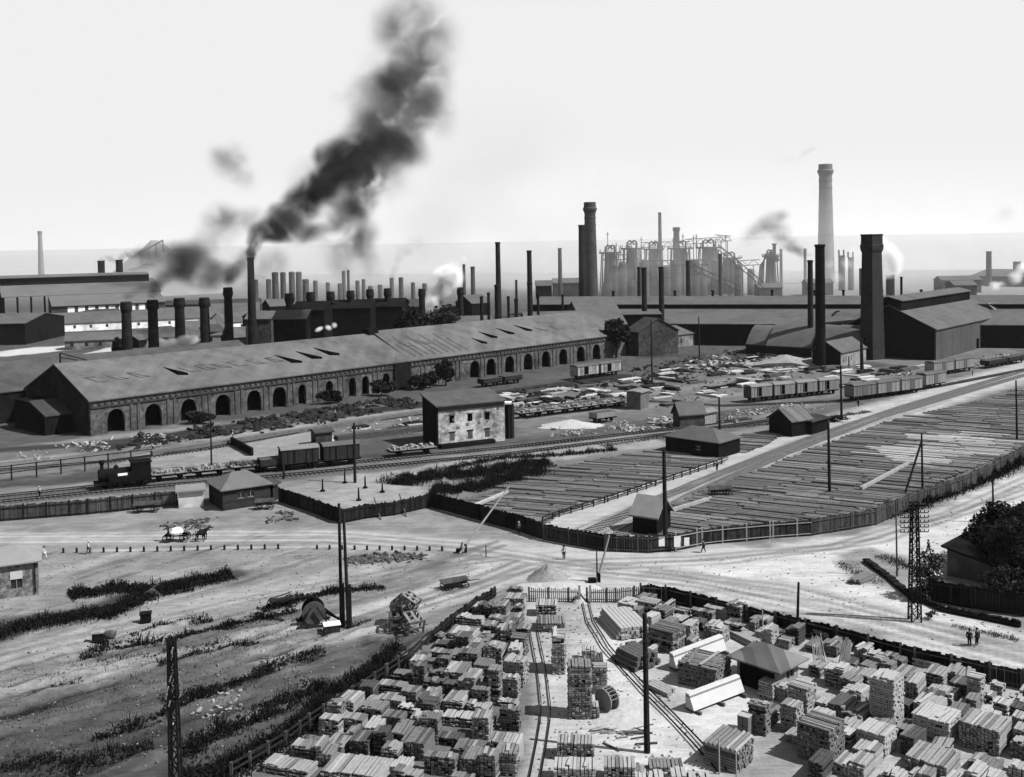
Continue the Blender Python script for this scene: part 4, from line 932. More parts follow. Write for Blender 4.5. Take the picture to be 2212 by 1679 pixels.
fence('long street fence with pale posts right of the gatehouse',[(1460,1190),(1517,1179),(1561,1174),(1670,1164),(1752,1158)],2.2,mat('fence_mixed',.055),pm=POLEL,sp=3.4)
fence('long curving plank fence below the right timber field',[(1753,1158),(1892,1135),(1995,1088),(2079,1062),(2132,1036),(2212,992),(2260,970)],2.3,FG,pm=WOODM,sp=3.4)
fence('thin dark rail fence along the left side of the pale road',[(1172,1132),(1208,1117),(1313,1085),(1436,1044),(1573,998)],.9,POLEM,rail=2,sp=2.6,name='rail_fence')
fence('light picket fence closing the end of the lumber yard, left of the gate',[(1143,1300),(1252,1301)],1.5,FG,pickets=True,sp=2.2,name='picket_fence',pm=WOODM)
fence('light picket fence closing the end of the lumber yard, right of the gate',[(1268,1301),(1330,1302),(1382,1296)],1.5,FG,pickets=True,sp=2.2,name='picket_fence',pm=WOODM)
fence('long dark board fence along the right back of the lumber yard',[(1384,1296),(1438,1300),(1613,1345),(1809,1392),(1976,1440),(2212,1490),(2300,1512)],1.75,FD,sp=3.2,pm=WOODM)
fence('low handrail fence between the weedy bank and the lumber yard',[(500,1683),(619,1613),(669,1574),(731,1532),(784,1500),(837,1463),(893,1424),(925,1392)],1.15,POLEM,rail=2,sp=1.9,name='rail_fence',pm=WOODM)
fence('dark close fence at the upper left corner of the lumber yard',[(925,1392),(975,1352),(1030,1312),(1072,1288)],1.1,FD,sp=3)
fence('low fence of posts among trees before the stone pit at left',[(-30,1045),(330,1000)],2.6,POLEM,rail=2,sp=4,name='rail_fence')
fence('low dark garden wall along the pavement at the right edge',[(1985,1300),(2032,1322),(2110,1337),(2203,1357)],.6,WALLD,post=False,name='garden_wall',cat='wall',th=.5)
fence('black board wall of the shaded garden at the right edge',[(2012,1300),(2100,1315),(2240,1336)],2.4,WALLD,sp=3)
fence('heavy slanting timber kerb running down to the lattice pylon',[(1864,1214),(1920,1256),(1974,1303)],.45,mat('kerb_timber',.03,.3),post=False,name='timber_kerb',cat='kerb',th=.7)
for i,(x,y) in enumerate([(1252,1303),(1275,1303)]):
    p=gp(x,y);m=MB();m.box((0,0,1),(.25,.25,2));o=m.build('gate_post',POLEL,None,loc=p);tag(o,('left' if i==0 else 'right')+' pale gate post at the end of the lumber yard','gate post','gate posts of the lumber yard')
for i,(x,y,xt,yt) in enumerate([(823,1124,811,1098),(878,1117,865,1090)]):
    a=gp(x,y);b_=gp(xt,yt);m=MB();m.beam(a,Vector((b_.x,b_.y-1.2,1.9)),.16);o=m.build('fence_prop',WOODM);tag(o,('left' if i==0 else 'right')+' slanting prop leaning on the black enclosure fence','prop','props on the enclosure fence')
for i,x in enumerate([1405,1429,1463,1483]):
    p=gp(x,1191.5);s=[.8,.7,.8,.6][i];m=MB();m.box((0,-.25,1.35),(1.1*s,.04,1.7*s),.1);o=m.build('poster',WALLL,None,loc=p);tag(o,'white sheet pasted on the street fence, %s from the left'%NTH[i],'poster','sheets on the street fence')
# ------------------------------------------------------------------ railway
def track(pts,name='railway_track',gauge=1.52,slp=True,w=.1):
    P=[Vector(gp(*p)) for p in pts];m=MB();k=MB()
    for a,b in zip(P[:-1],P[1:]):
        u=(b-a).normalized();n=Vector((-u.y,u.x,0));l=(b-a).length
        for s in(-gauge/2,gauge/2): m.beam(a+n*s+Z*.2,b+n*s+Z*.2,w,.14)
        if slp:
            s=0
            while s<l: c=a+u*s;k.beam(c-n*gauge*.8+Z*.08,c+n*gauge*.8+Z*.08,.24,.12);s+=.8
    r=m.build(name,IRON if w>.09 or gauge<1 else mat('dull_rail',.2,.2));kindof(r,'structure')
    if k.f: k.build('sleepers',mat('sleeper',.2,.3,1,.2) if gauge>1 and w>.09 else mat('sandy_sleeper',.42,.2,1,.2),r)
track([(-60,1080),(250,1048),(600,1016),(1100,968),(1450,928),(1620,905)])
track([(-60,1092),(250,1060),(600,1030),(1100,982),(1450,938),(1700,905)])
track([(-60,1022),(220,1000),(440,972),(700,925),(930,893),(1150,866)])
track([(1130,905),(1400,868),(1560,878),(1830,868),(2040,833),(2260,790)])
track([(1250,1160),(1400,1088),(1560,1022),(1750,948),(1950,880),(2250,790)],w=.08)
track([(1320,1165),(1500,1068),(1700,978),(1900,902),(2250,800)],w=.08)
track([(1152,1360),(1166,1430),(1174,1480),(1179,1525),(1178,1560),(1170,1610),(1155,1690)],gauge=.8,w=.07,slp=False)
track([(1266,1305),(1275,1345),(1309,1400),(1350,1448),(1400,1500),(1450,1550),(1507,1610),(1560,1670)],gauge=.7,w=.06,slp=False)
def wheelset(parent,x,y,r=.48):
    m=MB();m.tube([(x,y-.06,r+.2),(x,y+.06,r+.2)],r,14);w_=m.build('wheel',IRON,parent)
    h=MB();h.tube([(x,y-.12,r+.2),(x,y+.12,r+.2)],.12,8);h.build('hub',STEELG,w_)
def wagon(label,p,ang,kind='box',L_=6.6,side=None,roof=None,group='freight cars in the yard',dooropen=False,lights=True):
    t=thing({'box':'box_car','flat':'flat_car','open':'open_wagon'}[kind],label,'freight car',(p.x,p.y,0),ang,group)
    side=side or WOODD;roof=roof or ROOFL;w=2.9
    m=MB();m.box((0,0,1.15),(L_,w-.3,.3));m.beam((-L_/2-.5,.8,1.15),(-L_/2,.8,1.15),.2);m.beam((L_/2,.8,1.15),(L_/2+.5,.8,1.15),.2);m.beam((-L_/2-.5,-.8,1.15),(-L_/2,-.8,1.15),.2);m.beam((L_/2,-.8,1.15),(L_/2+.5,-.8,1.15),.2);m.build('underframe',IRON,t)
    for x in(-L_*.3,L_*.3):
        for y in(-.8,.8): wheelset(t,x,y)
    if kind=='box':
        h=2.5
        m=MB();m.box((0,0,1.3+h/2),(L_,w,h));m.build('body',side,t)
        m=MB();k=8
        for i in range(k):
            a0=math.pi*i/k;a1=math.pi*(i+1)/k
        pr=[(-(w/2+.15)*math.cos(math.pi*i/k),1.3+h+.45*math.sin(math.pi*i/k)) for i in range(k+1)]
        m.extr([(a,z+.02) for a,z in pr[::-1]]+[(a,z+.1) for a,z in pr],(-L_/2-.15,0,0),(L_/2+.15,0,0));m.build('roof',roof,t)
        for y in(-1,1):
            m=MB();m.box((.0 if not dooropen else .9,y*(w/2+.05),1.3+h/2),(1.8,.08,h-.15));m.build('door',side if not lights else roof,t)
            if dooropen: m=MB();m.box((-.6,y*(w/2+.012),1.3+h/2),(1.6,.02,h-.3));m.build('doorway',BLACK,t)
            m=MB()
            for x in(-L_/2+.05,-L_*.33,-L_*.17,L_*.17,L_*.33,L_/2-.05): m.box((x,y*(w/2+.03),1.3+h/2),(.12,.06,h-.05))
            m.build('frame_post',IRON if not lights else WOODL,t)
    elif kind=='open':
        m=MB();h=1.1
        for y in(-1,1): m.box((0,y*(w/2-.05),1.3+h/2),(L_,.1,h))
        for x in(-1,1): m.box((x*(L_/2-.05),0,1.3+h/2),(.1,w-.22,h))
        m.build('body',side,t);m=MB();m.box((0,0,1.9),(L_-.25,w-.25,.9));m.build('load',STONED,t)
    else:
        m=MB();m.box((0,0,1.36),(L_,w,.1));m.build('deck',side,t)
        m=MB()
        for i in range(26): m.box((random.uniform(-L_/2+.4,L_/2-.4),random.uniform(-w/2+.3,w/2-.3),1.55+random.uniform(0,.25)),(random.uniform(.3,.8),random.uniform(.3,.6),random.uniform(.2,.5)),random.random()*3)
        m.build('load',STONE if side is ROOFL else STONED,t)
        for x in(-L_*.45,-L_*.15,L_*.15,L_*.45): m=MB();m.beam((x,-w/2,1.1),(x,-w/2,1.9),.1);m.build('stake',IRON,t)
    return t
def onrail(x0,y0,x1,y1,n):
    a=gp(x0,y0);b=gp(x1,y1);ang=math.atan2(b.y-a.y,b.x-a.x);return [(a.lerp(b,(i+.5)/n),ang,(b-a).length/n) for i in range(n)]
LS=mat('light_side',.36,.2,1,.1,'planks',p=(2.2,.2),axis='X');DS=mat('dark_side',.05,.3,1,.1,'planks',p=(2.2,.3),axis='X')
for i,((p,a,l),lab) in enumerate(zip(onrail(600,1018,778,1000,2),['dark box car with pale roof, left one by the stone lookout hut','dark box car with grey roof, right one before the sandy enclosure'])):
    wagon(lab,p,a,'box',l-.9,DS,ROOFL if i==0 else ROOF,lights=False)
p,a,l=onrail(568,1020,606,1016,1)[0];wagon('short black wagon coupled left of the two dark box cars',p,a,'open',4.5,DS)
p,a,l=onrail(838,988,942,978,1)[0];wagon('flat car loaded with pale stones left of the ruined white house',p,a,'flat',l-.5,ROOFL)
for i,(p,a,l) in enumerate(onrail(322,1042,575,1016,3)):
    wagon('flat car in the long rake behind the office hut, %s from the locomotive'%NTH[i],p,a,'flat',l-.8,ROOFL if i<2 else WOODL)
for i,(p,a,l) in enumerate(onrail(1612,870,1806,850,4)):
    wagon('pale sided box car left of the dark pole, %s from the left'%NTH[i],p,a,'box',l-.8,LS,ROOFL,dooropen=True)
for i,(p,a,l) in enumerate(onrail(1832,868,1985,847,3)):
    wagon('striped box car right of the dark pole, %s from the left'%NTH[i],p,a,'box',l-.8,LS if i!=0 else mat('mid_side',.2,.2,1,.1,'planks',p=(2.2,.3),axis='X'),ROOF)
p,a,l=onrail(1988,842,2034,834,1)[0];wagon('taller lone box car at the right end of the striped cars',p,a,'box',l-.5,LS,ROOF)
for i,(p,a,l) in enumerate(onrail(2006,814,2098,800,2)):
    wagon('light box car below the big dark shed, '+('left' if i==0 else 'right')+' of the pair',p,a,'box',l-.8,LS,ROOF)
for i,(p,a,l) in enumerate(onrail(2125,797,2210,782,2)):
    wagon('low black wagon at the far right of the yard, '+('left' if i==0 else 'right')+' one',p,a,'open',l-1,DS)
for i,(p,a,l) in enumerate(onrail(1238,822,1337,808,2)):
    wagon('white panelled box car before the workshop arches, '+('left' if i==0 else 'right')+' of the pair',p,a,'box',l-.7,mat('panel_side',.4,.3,.8,.1,'planks',p=(1.2,.4),axis='X'),ROOF,dooropen=True,lights=False)
for i,(p,a,l) in enumerate(onrail(1035,838,1125,826,2)):
    wagon('dark wagon standing beside the workshop door shadow, '+('left' if i==0 else 'right')+' of two',p,a,'open',l-1,DS)
for i,(p,a,l) in enumerate(onrail(1115,905,1345,878,4)):
    wagon('low flat car with pale deck left of the square hut, %s from the left'%NTH[i],p,a,'flat',l-.6,ROOFL)
p,a,l=onrail(1285,915,1320,910,1)[0];wagon('small slatted open car alone among the white rubble',p,a,'open',l+1,LS)
# locomotive
def loco():
    a=gp(212,1058);b=gp(318,1046);c=(a+b)/2;ang=math.atan2(b.y-a.y,b.x-a.x)
    t=thing('steam_locomotive','black steam locomotive with tall funnel at left end of the flat cars','locomotive',(c.x,c.y,0),ang)
    m=MB();m.box((0,0,1.1),(9.,2.5,.35));m.build('frame',IRON,t)
    m=MB();m.tube([(-3.8,0,2.3),(1.6,0,2.3)],1.05,16);m.build('boiler',IRON,t,smooth=False)
    m=MB();m.lathe([(.28,3.0),(.26,4.0),(.5,4.5),(.42,4.8)],12,c=(-3.2,0,0));m.build('funnel',IRON,t)
    m=MB();m.lathe([(.4,3.0),(.4,3.6),(.15,3.85)],12,c=(-1.0,0,0));m.build('steam_dome',IRON,t)
    m=MB();m.box((2.9,0,2.6),(3.0,2.8,2.8));cb=m.build('cab',IRON,t);m=MB();m.box((2.9,0,4.1),(3.4,3.1,.2));m.build('cab_roof',IRON,cb)
    m=MB();m.box((.0,-1.15,1.9),(4.6,.5,1.7));m.box((0,1.15,1.9),(4.6,.5,1.7));m.build('side_tank',IRON,t)
    m=MB();m.box((-.1,-1.43,2.4),(1.5,.04,.4));m.build('pale_plate',WALLL,t)
    for x in(-2.8,-1.2,.4,2.6):
        for y in(-.8,.8): wheelset(t,x,y,.6)
loco()
# ------------------------------------------------------------------ fields of laid timbers / rails
RW=[mat('row_dark',.15,.3,1.5,.3,rnd=.3),mat('row_mid',.24,.3,1.5,.3,rnd=.3),mat('row_pale',.5,.3,1.5,.3,rnd=.2)]
def rows(poly,d,gap,label,group,seed,pale=(),hmax=.45,skip=.06):
    rr=random.Random(seed);P=[Vector(gp(*p)) for p in poly];u=Vector((d[0],d[1],0)).normalized();n=Vector((-u.y,u.x,0))
    lo=min(p.dot(n) for p in P);hi=max(p.dot(n) for p in P);s=lo+gap*.5;cnt=0
    pp=[[Vector(gp(*q)) for q in z_] for z_ in pale]
    while s<hi:
        xs_=[]
        for a,b in zip(P,P[1:]+P[:1]):
            da,db=a.dot(n)-s,b.dot(n)-s
            if da*db<0: xs_.append((a+(b-a)*(da/(da-db))).dot(u))
        xs_.sort()
        for x0,x1 in zip(xs_[::2],xs_[1::2]):
            if x1-x0<2: continue
            m=MB();x=x0+rr.uniform(0,1);c0=u*((x0+x1)/2)+n*s
            while x<x1:
                l=min(x1-x,rr.uniform(6,12));
                if rr.random()>skip:
                    hh=rr.uniform(.14,hmax*.75);k=rr.choice([0,0,1,1,1,1,1]) ;o=rr.uniform(-.1,.1)
                    mid=u*(x+l/2)+n*s
                    for q in pp:
                        if inside(np.array([[mid.x,mid.y]]),q)[0]: k=2
                    wd=gap*rr.uniform(.74,.88);ca=math.atan2(u.y,u.x)
                    nb=rr.choice([3,4,5])
                    for j in range(nb):
                        q=u*(x+l/2+rr.uniform(-.3,.3))+n*(s+o+wd*(j+.5)/nb-wd/2)-c0
                        m.box((q.x,q.y,hh/2+rr.uniform(-.03,.03)),(l-.15,wd/nb*.9,hh),ca+rr.uniform(-.012,.012),k)
                x+=l+rr.uniform(.0,.35)
            if m.f:
                o=m.build('timber_row',RW,None,loc=c0);tag(o,label%ORD[cnt] if '%s' in label else label,'timber row',group);cnt+=1
        s+=gap*rr.uniform(.9,1.1)
rows([(960,1092),(1040,1062),(1190,1012),(1330,985),(1440,968),(1560,992),(1430,1037),(1300,1080),(1205,1112),(1165,1150)],(.93,-.36),1.45,'laid timber row in the middle field, %s the street fence','rows of laid timber in the middle field',3)
rows([(1385,1150),(1430,1095),(1560,1045),(1760,965),(1950,900),(2230,842),(2250,960),(2110,1010),(1985,1062),(1890,1105),(1740,1140),(1560,1160),(1470,1172)],(.88,-.48),1.5,'long timber row in the right field, %s the street fence','rows of laid timber in the right field',5,pale=[[(1870,985),(1990,955),(2150,945),(2180,965),(2060,1000),(1950,1010)],[(2000,940),(2130,925),(2150,945),(2000,960)]])
rows([(1560,960),(1600,940),(1700,932),(1650,965),(1590,985)],(.9,-.4),1.4,'short rack row right of the long low shed, %s the pale road','racks right of the long low black shed',8)
for i,(a,b_) in enumerate([((1418,1120),(1530,1085)),((1860,1062),(1960,1008)),((1790,1150),(1860,1118)),((950,1098),(1060,1070)),((1000,1110),(1090,1072)),((1760,1152),(1830,1132))]):
    a=gp(*a);b_=gp(*b_);m=MB();m.beam(a+Z*.5,b_+Z*.5,.5,.45);m.beam(a+Z*.6+Vector((.5,.5,0)),b_+Z*.6+Vector((.5,.5,0)),.3);o=m.build('long_beam',[RW[2],RW[2],RW[1],RW[1],RW[2],RW[1]][i]);tag(o,['pale long beam lying across the rows near the gatehouse','pale long beam in the middle of the right field','dark long beam by the street fence in the right field','dark long beam at the left tip of the middle field','pale long beam at the left of the middle field','dark beam beside the curve of the plank fence'][i],'beam','long beams laid over the rows')
# ------------------------------------------------------------------ yard litter: flat stacks, rubble, heaps
def inpoly_pts(poly,n,seed):
    rr=random.Random(seed);P=[gp(*p) for p in poly];x0=min(p.x for p in P);x1=max(p.x for p in P);y0=min(p.y for p in P);y1=max(p.y for p in P);o=[]
    while len(o)<n:
        q=(rr.uniform(x0,x1),rr.uniform(y0,y1))
        if inside(np.array([q]),P)[0]: o.append(q)
    return o
rr=random.Random(5)
PLM=[mat('plate_dark',.04,.4,1,.3,rnd=.3),mat('plate_mid',.15,.4,1,.3,rnd=.3),mat('plate_pale',.62,.3,1,.3,rnd=.3)]
ypoly=[(1130,880),(1250,845),(1500,800),(1700,760),(1790,775),(1900,800),(2000,790),(1900,830),(1600,850),(1430,880),(1350,860),(1120,900)]
plpts=sorted(inpoly_pts(ypoly,140,4)+inpoly_pts([(940,905),(1150,868),(1250,850),(1120,850),(950,880)],20,41)+inpoly_pts([(720,955),(925,925),(925,905),(740,925)],10,42)+inpoly_pts([(1000,860),(1340,825),(1500,790),(1500,800),(1130,880)],24,43))
ang0=math.atan2(.6,.78)
for i,(x,y) in enumerate(plpts):
    k=rr.choice([0,0,1,2,2]);m=MB();L_=rr.uniform(3,9);w_=rr.uniform(1.,2.4);a=ang0+rr.choice([0,0,0,math.pi/2])+rr.uniform(-.15,.15)
    for j in range(rr.choice([1,2,3])): m.box((rr.uniform(-.4,.4),rr.uniform(-.3,.3),.2+.28*j),(L_*rr.uniform(.8,1),w_*rr.uniform(.7,1),.24),a+rr.uniform(-.06,.06),0)
    o=m.build('plate_pile',PLM[k],None,loc=(x,y,0));tag(o,'%s flat plate pile, %s from the left in the yard'%(['black','grey','pale'][k],NTH[i]),'plate pile','flat piles in the rail yard')
def rubble(label,poly,n,smin,smax,m,seed,z=.2,name='rubble',kind='stuff'):
    mb=MB();rr=random.Random(seed)
    for x,y in inpoly_pts(poly,n,seed):
        if math.sin(x*.31+seed)*math.sin(y*.27+x*.11)+.25*math.sin(x*1.1+y*.9)<-.12: continue
        x+=rr.gauss(0,1.1 if smax>.6 else .4);y+=rr.gauss(0,1.1 if smax>.6 else .4)
        s=rr.uniform(smin,smax)*(.62 if smax>.6 else 1)*rr.uniform(.6,1.15);T=Matrix.Rotation(rr.uniform(-.6,.6),3,'X')@Matrix.Rotation(rr.uniform(-.6,.6),3,'Y')
        mb.box((x,y,s*.25+gz(x,y)),(s*rr.uniform(.6,2.8),s,s*rr.uniform(.25,.7)),rr.random()*3,0,T)
    o=mb.build(name,m);tag(o,label,name.replace('_',' '));o['kind']=kind;return o
rubble('white broken stones scattered below the workshop gable',[(30,985),(180,955),(390,935),(395,950),(200,975),(60,1000)],420,.25,.8,STONE,1)
rubble('dark scrap heaped along the foot of the long workshop wall',[(230,955),(500,915),(850,862),(940,872),(700,912),(420,950),(240,972)],1700,.35,1.7,mat('scrap_dark',.04,.6,1,.3),2)
rubble('mixed scrap lit by the sun along the workshop wall',[(430,935),(560,912),(840,866),(830,872),(560,925)],110,.3,1.,STONED,12)  # sunlit part of the scrap painted with the lighter rubble colour
rubble('white rubble between the small slatted car and the brick cottage',[(1220,925),(1320,920),(1420,900),(1470,905),(1440,925),(1300,935),(1160,945)],420,.3,1.1,STONE,3)
rubble('white stone heap behind the brick cottage',[(1545,905),(1600,888),(1720,872),(1760,885),(1650,905),(1570,915)],380,.3,1.,STONE,4)
rubble('bright broken blocks heaped before the white houses',[(1480,790),(1520,770),(1680,768),(1700,785),(1600,800),(1500,805)],380,.5,1.8,STONE,6)
rubble('dark scrap iron round the foot of the thick black chimney',[(1560,760),(1780,745),(1830,790),(1760,805),(1600,790)],500,.5,2.,mat('scrap_dark',.04),7)
rubble('pale debris before the big dark shed',[(1890,810),(2000,800),(2160,765),(2200,770),(2100,790),(1950,815)],280,.3,1.2,STONE,8)
rubble('grey litter strewn over the rail yard',ypoly,1300,.2,.9,STONED,9)
rubble('dark litter strewn over the rail yard',[(1000,860),(1250,820),(1500,770),(1600,790),(1400,850),(1130,900)],900,.3,1.6,mat('scrap_dark',.04),10)
rubble('pale litter beside the ruined house and along the track',[(930,880),(1100,860),(1250,840),(1100,905),(800,950),(760,930)],450,.2,.9,STONE,11)
rubble('grey gravel scattered on the street below the fence',[(660,1210),(900,1196),(955,1205),(850,1215),(700,1222)],420,.1,.45,STONED,13)
rubble('dark gravel spread below the office hut',[(330,1140),(480,1115),(630,1105),(640,1125),(480,1140),(340,1150)],420,.1,.5,STONED,14)
rubble('white litter scattered in the lower left field',[(250,1530),(330,1500),(500,1480),(540,1500),(520,1545),(350,1570)],120,.08,.28,STONE,15)
def mound(label,x,y,r,h,m,name='heap',sx_=1.):
    p=gp(x,y);mb=MB();k=20;vs=[(0,0,h)];fs=[];rg=[.15,.35,.6,.85,1.05]
    for j,f in enumerate(rg):
        for i in range(k):
            a=2*math.pi*i/k;q=r*f*(1+.18*random.uniform(-1,1)*f);vs.append((q*math.cos(a)*sx_,q*math.sin(a),max(-.15,h*max(0,1-f)**1.1*(1+.15*random.uniform(-1,1)))-(.1 if f>1 else 0)))
    for i in range(k): fs.append((0,1+i,1+(i+1)%k))
    for j in range(len(rg)-1):
        for i in range(k): a=1+j*k+i;b=1+j*k+(i+1)%k;fs.append((a,a+k,b+k,b))
    mb.add(vs,fs);o=mb.build(name,m,None,loc=p,smooth=True);tag(o,label,'heap')
HP=mat('gravel_heap',.36,.3,2.5,.6);HW=mat('white_heap',.62,.2,2.5,.5)
mound('grey pointed gravel heap on the crossing behind the lumber yard gate',1184,1250,2.6,1.9,HP)
mound('low white heap at the foot of the grey gravel heap',1206,1272,3.,.7,HW,sx_=1.7)
mound('small white heap left of the gravel heap',1160,1270,2.,.5,HW,sx_=1.5)
mound('small white sand heap against the lumber yard gate',1252,1300,1.0,1.1,HW)
mound('pale spoil heap left of the thick black chimney foot',1700,788,9,3.2,mat('spoil',.4,.3,.8,.5),sx_=1.4)
mound('bright sand heap at the left far edge behind the workshop gable',240,768,9,3.,HW,sx_=1.6)
mound('pale rubble mound under the stone lookout hut',701,952,3.,1.6,HW)
mound('white heap left of the slatted car',1235,920,4,1.4,HW,sx_=1.8)
mound('white chips spilled beside the cable drum',1345,1545,3.4,.35,HW)
mb=MB();rr=random.Random(77)
for x,y in inpoly_pts([(-60,1200),(600,1190),(1100,1200),(1050,1260),(900,1380),(560,1640),(-60,1690)],1700,78)+inpoly_pts([(1250,1225),(1900,1170),(2240,1020),(2240,1420),(1900,1370),(1400,1262)],420,79)+inpoly_pts([(1150,1310),(1330,1310),(1560,1680),(1150,1680)],500,80):
    s=rr.uniform(.04,.13);mb.box((x,y,gz(x,y)+s*.3),(s*rr.uniform(1,2.4),s,s),rr.random()*3)
o=mb.build('loose_stones',mat('loose_stone',.3,.6,3,.2));tag(o,'small stones and clods strewn over the open dirt','stones');o['kind']='stuff'
# pit retaining wall with gate at the left
a=gp(500,960);b_=gp(545,985);m=MB();m.beam(a+Z*.8,b_+Z*.8,.5,1.4);o=m.build('retaining_wall',WALLD);tag(o,'dark slanting retaining wall crossing the sandy pit','wall')
# platform edge strips along workshop
a=gp(330,985);b_=gp(930,893);u=(b_-a).normalized();m=MB();m.extr([(0,0),(1.2,0),(1.2,.9),(0,.9)],a,b_);o=m.build('loading_platform',mat('platform',.2,.3,1,.2));tag(o,'long low loading platform in front of the workshop','platform')
for nm,pts in (('low wall',[(1110,898),(1345,868)]),('quay',[(730,955),(935,930)])):
    a=gp(*pts[0]);b_=gp(*pts[1]);m=MB();m.extr([(0,0),(2.2,0),(2.2,1.1),(0,1.1)],a,b_);o=m.build('low_platform',mat('platform_grey',.11,.3,1,.2));tag(o,'grey low platform left of the square light hut' if nm=='low wall' else 'grey low platform left of the ruined white house','platform')
# ------------------------------------------------------------------ timber stacks of the lumber yard
def c2(x,y): return (518.4+.2796*x,1209.6+.2796*y)
def c3(x,y): return (1036.8+.2865*x,1209.6+.2865*y)
def c4(x,y): return (1612.8+.2796*x,1209.6+.2796*y)
# (crop, x0,x1, top y0,y1, foot y, tone 0 dark 1 mid 2 pale 3 bright, style b=beams along, c=crib, s=sawn boards)
S2=[(1780,1950,318,385,430,2,'s'),(1955,2090,290,335,380,2,'s'),(1960,2100,335,380,425,1,'s'),(1665,1895,412,462,515,2,'s'),(1905,2060,420,460,500,2,'s'),(1870,2050,462,520,570,2,'s'),
(1605,1858,508,592,625,3,'s'),(1475,1600,552,598,630,1,'s'),(1860,1990,560,592,640,2,'s'),(1760,1900,598,650,720,2,'s'),(1880,2065,622,690,850,2,'b'),(1500,1690,610,660,700,0,'s'),(1700,1870,675,730,870,2,'b'),
(1470,1690,672,730,790,1,'s'),(1350,1490,700,752,800,1,'s'),(1420,1640,745,800,880,1,'b'),(1180,1400,835,895,960,1,'s'),(1400,1600,832,882,950,1,'b'),(1060,1300,915,985,1060,1,'s'),(1410,1680,900,965,1040,0,'b'),(1680,1875,862,950,1100,1,'b'),
(1910,2035,800,860,1120,1,'c'),(1290,1480,985,1045,1120,0,'s'),(920,1150,1070,1160,1300,1,'b'),(1370,1545,1040,1120,1260,0,'c'),(1570,1800,985,1110,1190,3,'s'),(1210,1395,1100,1160,1260,3,'s'),(1100,1290,1150,1225,1370,1,'b'),
(1740,1940,1090,1150,1200,3,'s'),(1560,1890,1150,1240,1310,3,'s'),(610,800,1180,1245,1375,2,'b'),(770,990,1165,1240,1350,2,'b'),(1890,1990,1190,1260,1330,2,'b'),(400,680,1390,1480,1550,1,'s'),(180,600,1500,1640,1700,2,'s'),
(1250,1500,1280,1420,1560,2,'b'),(1520,1740,1310,1390,1450,0,'b'),(1920,2080,1330,1430,1520,3,'s'),(640,1180,1480,1680,1760,3,'s'),(1180,1420,1590,1680,1760,3,'s'),(1420,1690,1470,1540,1680,1,'b'),(1700,2010,1430,1560,1690,2,'b'),(1620,1820,1630,1700,1780,2,'s')]
S3=[(215,330,195,222,250,2,'s'),(0,105,315,370,400,2,'s'),(115,245,312,362,400,1,'s'),(250,345,325,360,400,1,'s'),(80,220,405,452,490,1,'s'),(225,340,400,460,500,1,'s'),(270,395,475,525,560,1,'s'),(0,140,545,590,640,2,'s'),(225,368,542,595,740,1,'c'),
(20,222,608,668,800,1,'b'),(175,365,710,778,960,2,'c'),(50,175,780,832,1080,1,'c'),(140,308,852,908,1060,2,'c'),(128,300,1035,1085,1120,2,'s'),(145,312,1090,1140,1300,1,'c'),(0,100,1060,1130,1180,3,'s'),(30,130,1165,1215,1290,3,'s'),
(60,330,1288,1390,1550,3,'b'),(0,150,1408,1480,1680,1,'b'),(415,590,292,345,430,3,'s'),(430,640,415,480,545,1,'c'),(535,652,508,592,870,2,'c'),(755,890,630,690,780,3,'b'),(770,940,690,765,820,0,'s'),
(648,850,735,810,1200,1,'c'),(845,960,765,808,1010,2,'c'),(712,910,1060,1112,1205,2,'b'),(575,870,1300,1390,1520,2,'b'),(550,880,1480,1580,1700,3,'b'),(925,1175,1465,1565,1700,2,'b'),(1265,1530,1485,1570,1640,1,'b'),(1165,1290,1540,1600,1640,1,'s'),
(1150,1430,1570,1680,1720,3,'s'),(1430,1740,1590,1680,1740,3,'s')]
S3R=[(1190,1395,205,275,300,2,'s'),(1170,1370,270,335,450,2,'c'),(1370,1480,290,350,430,2,'s'),(1370,1475,320,380,440,1,'c'),(1460,1590,345,392,470,1,'c'),(1540,1700,280,330,360,2,'s'),(1688,1895,320,385,460,2,'c'),(1590,1770,350,402,490,1,'b'),
(1850,2020,310,350,470,1,'c'),(1250,1570,450,545,700,1,'c'),(1520,1660,440,500,600,2,'c'),(1680,1812,475,525,610,1,'c'),(1835,1990,455,500,590,2,'s'),(2080,2210,385,420,450,1,'s'),(2020,2150,418,475,570,1,'c'),(1250,1405,590,690,740,3,'s'),
(1480,1905,660,830,1000,1,'c'),(1935,2065,1130,1205,1350,3,'x'),(2015,2195,1040,1115,1330,1,'c'),(1680,2070,1280,1440,1600,1,'l'),(1540,1660,560,610,660,1,'c')]
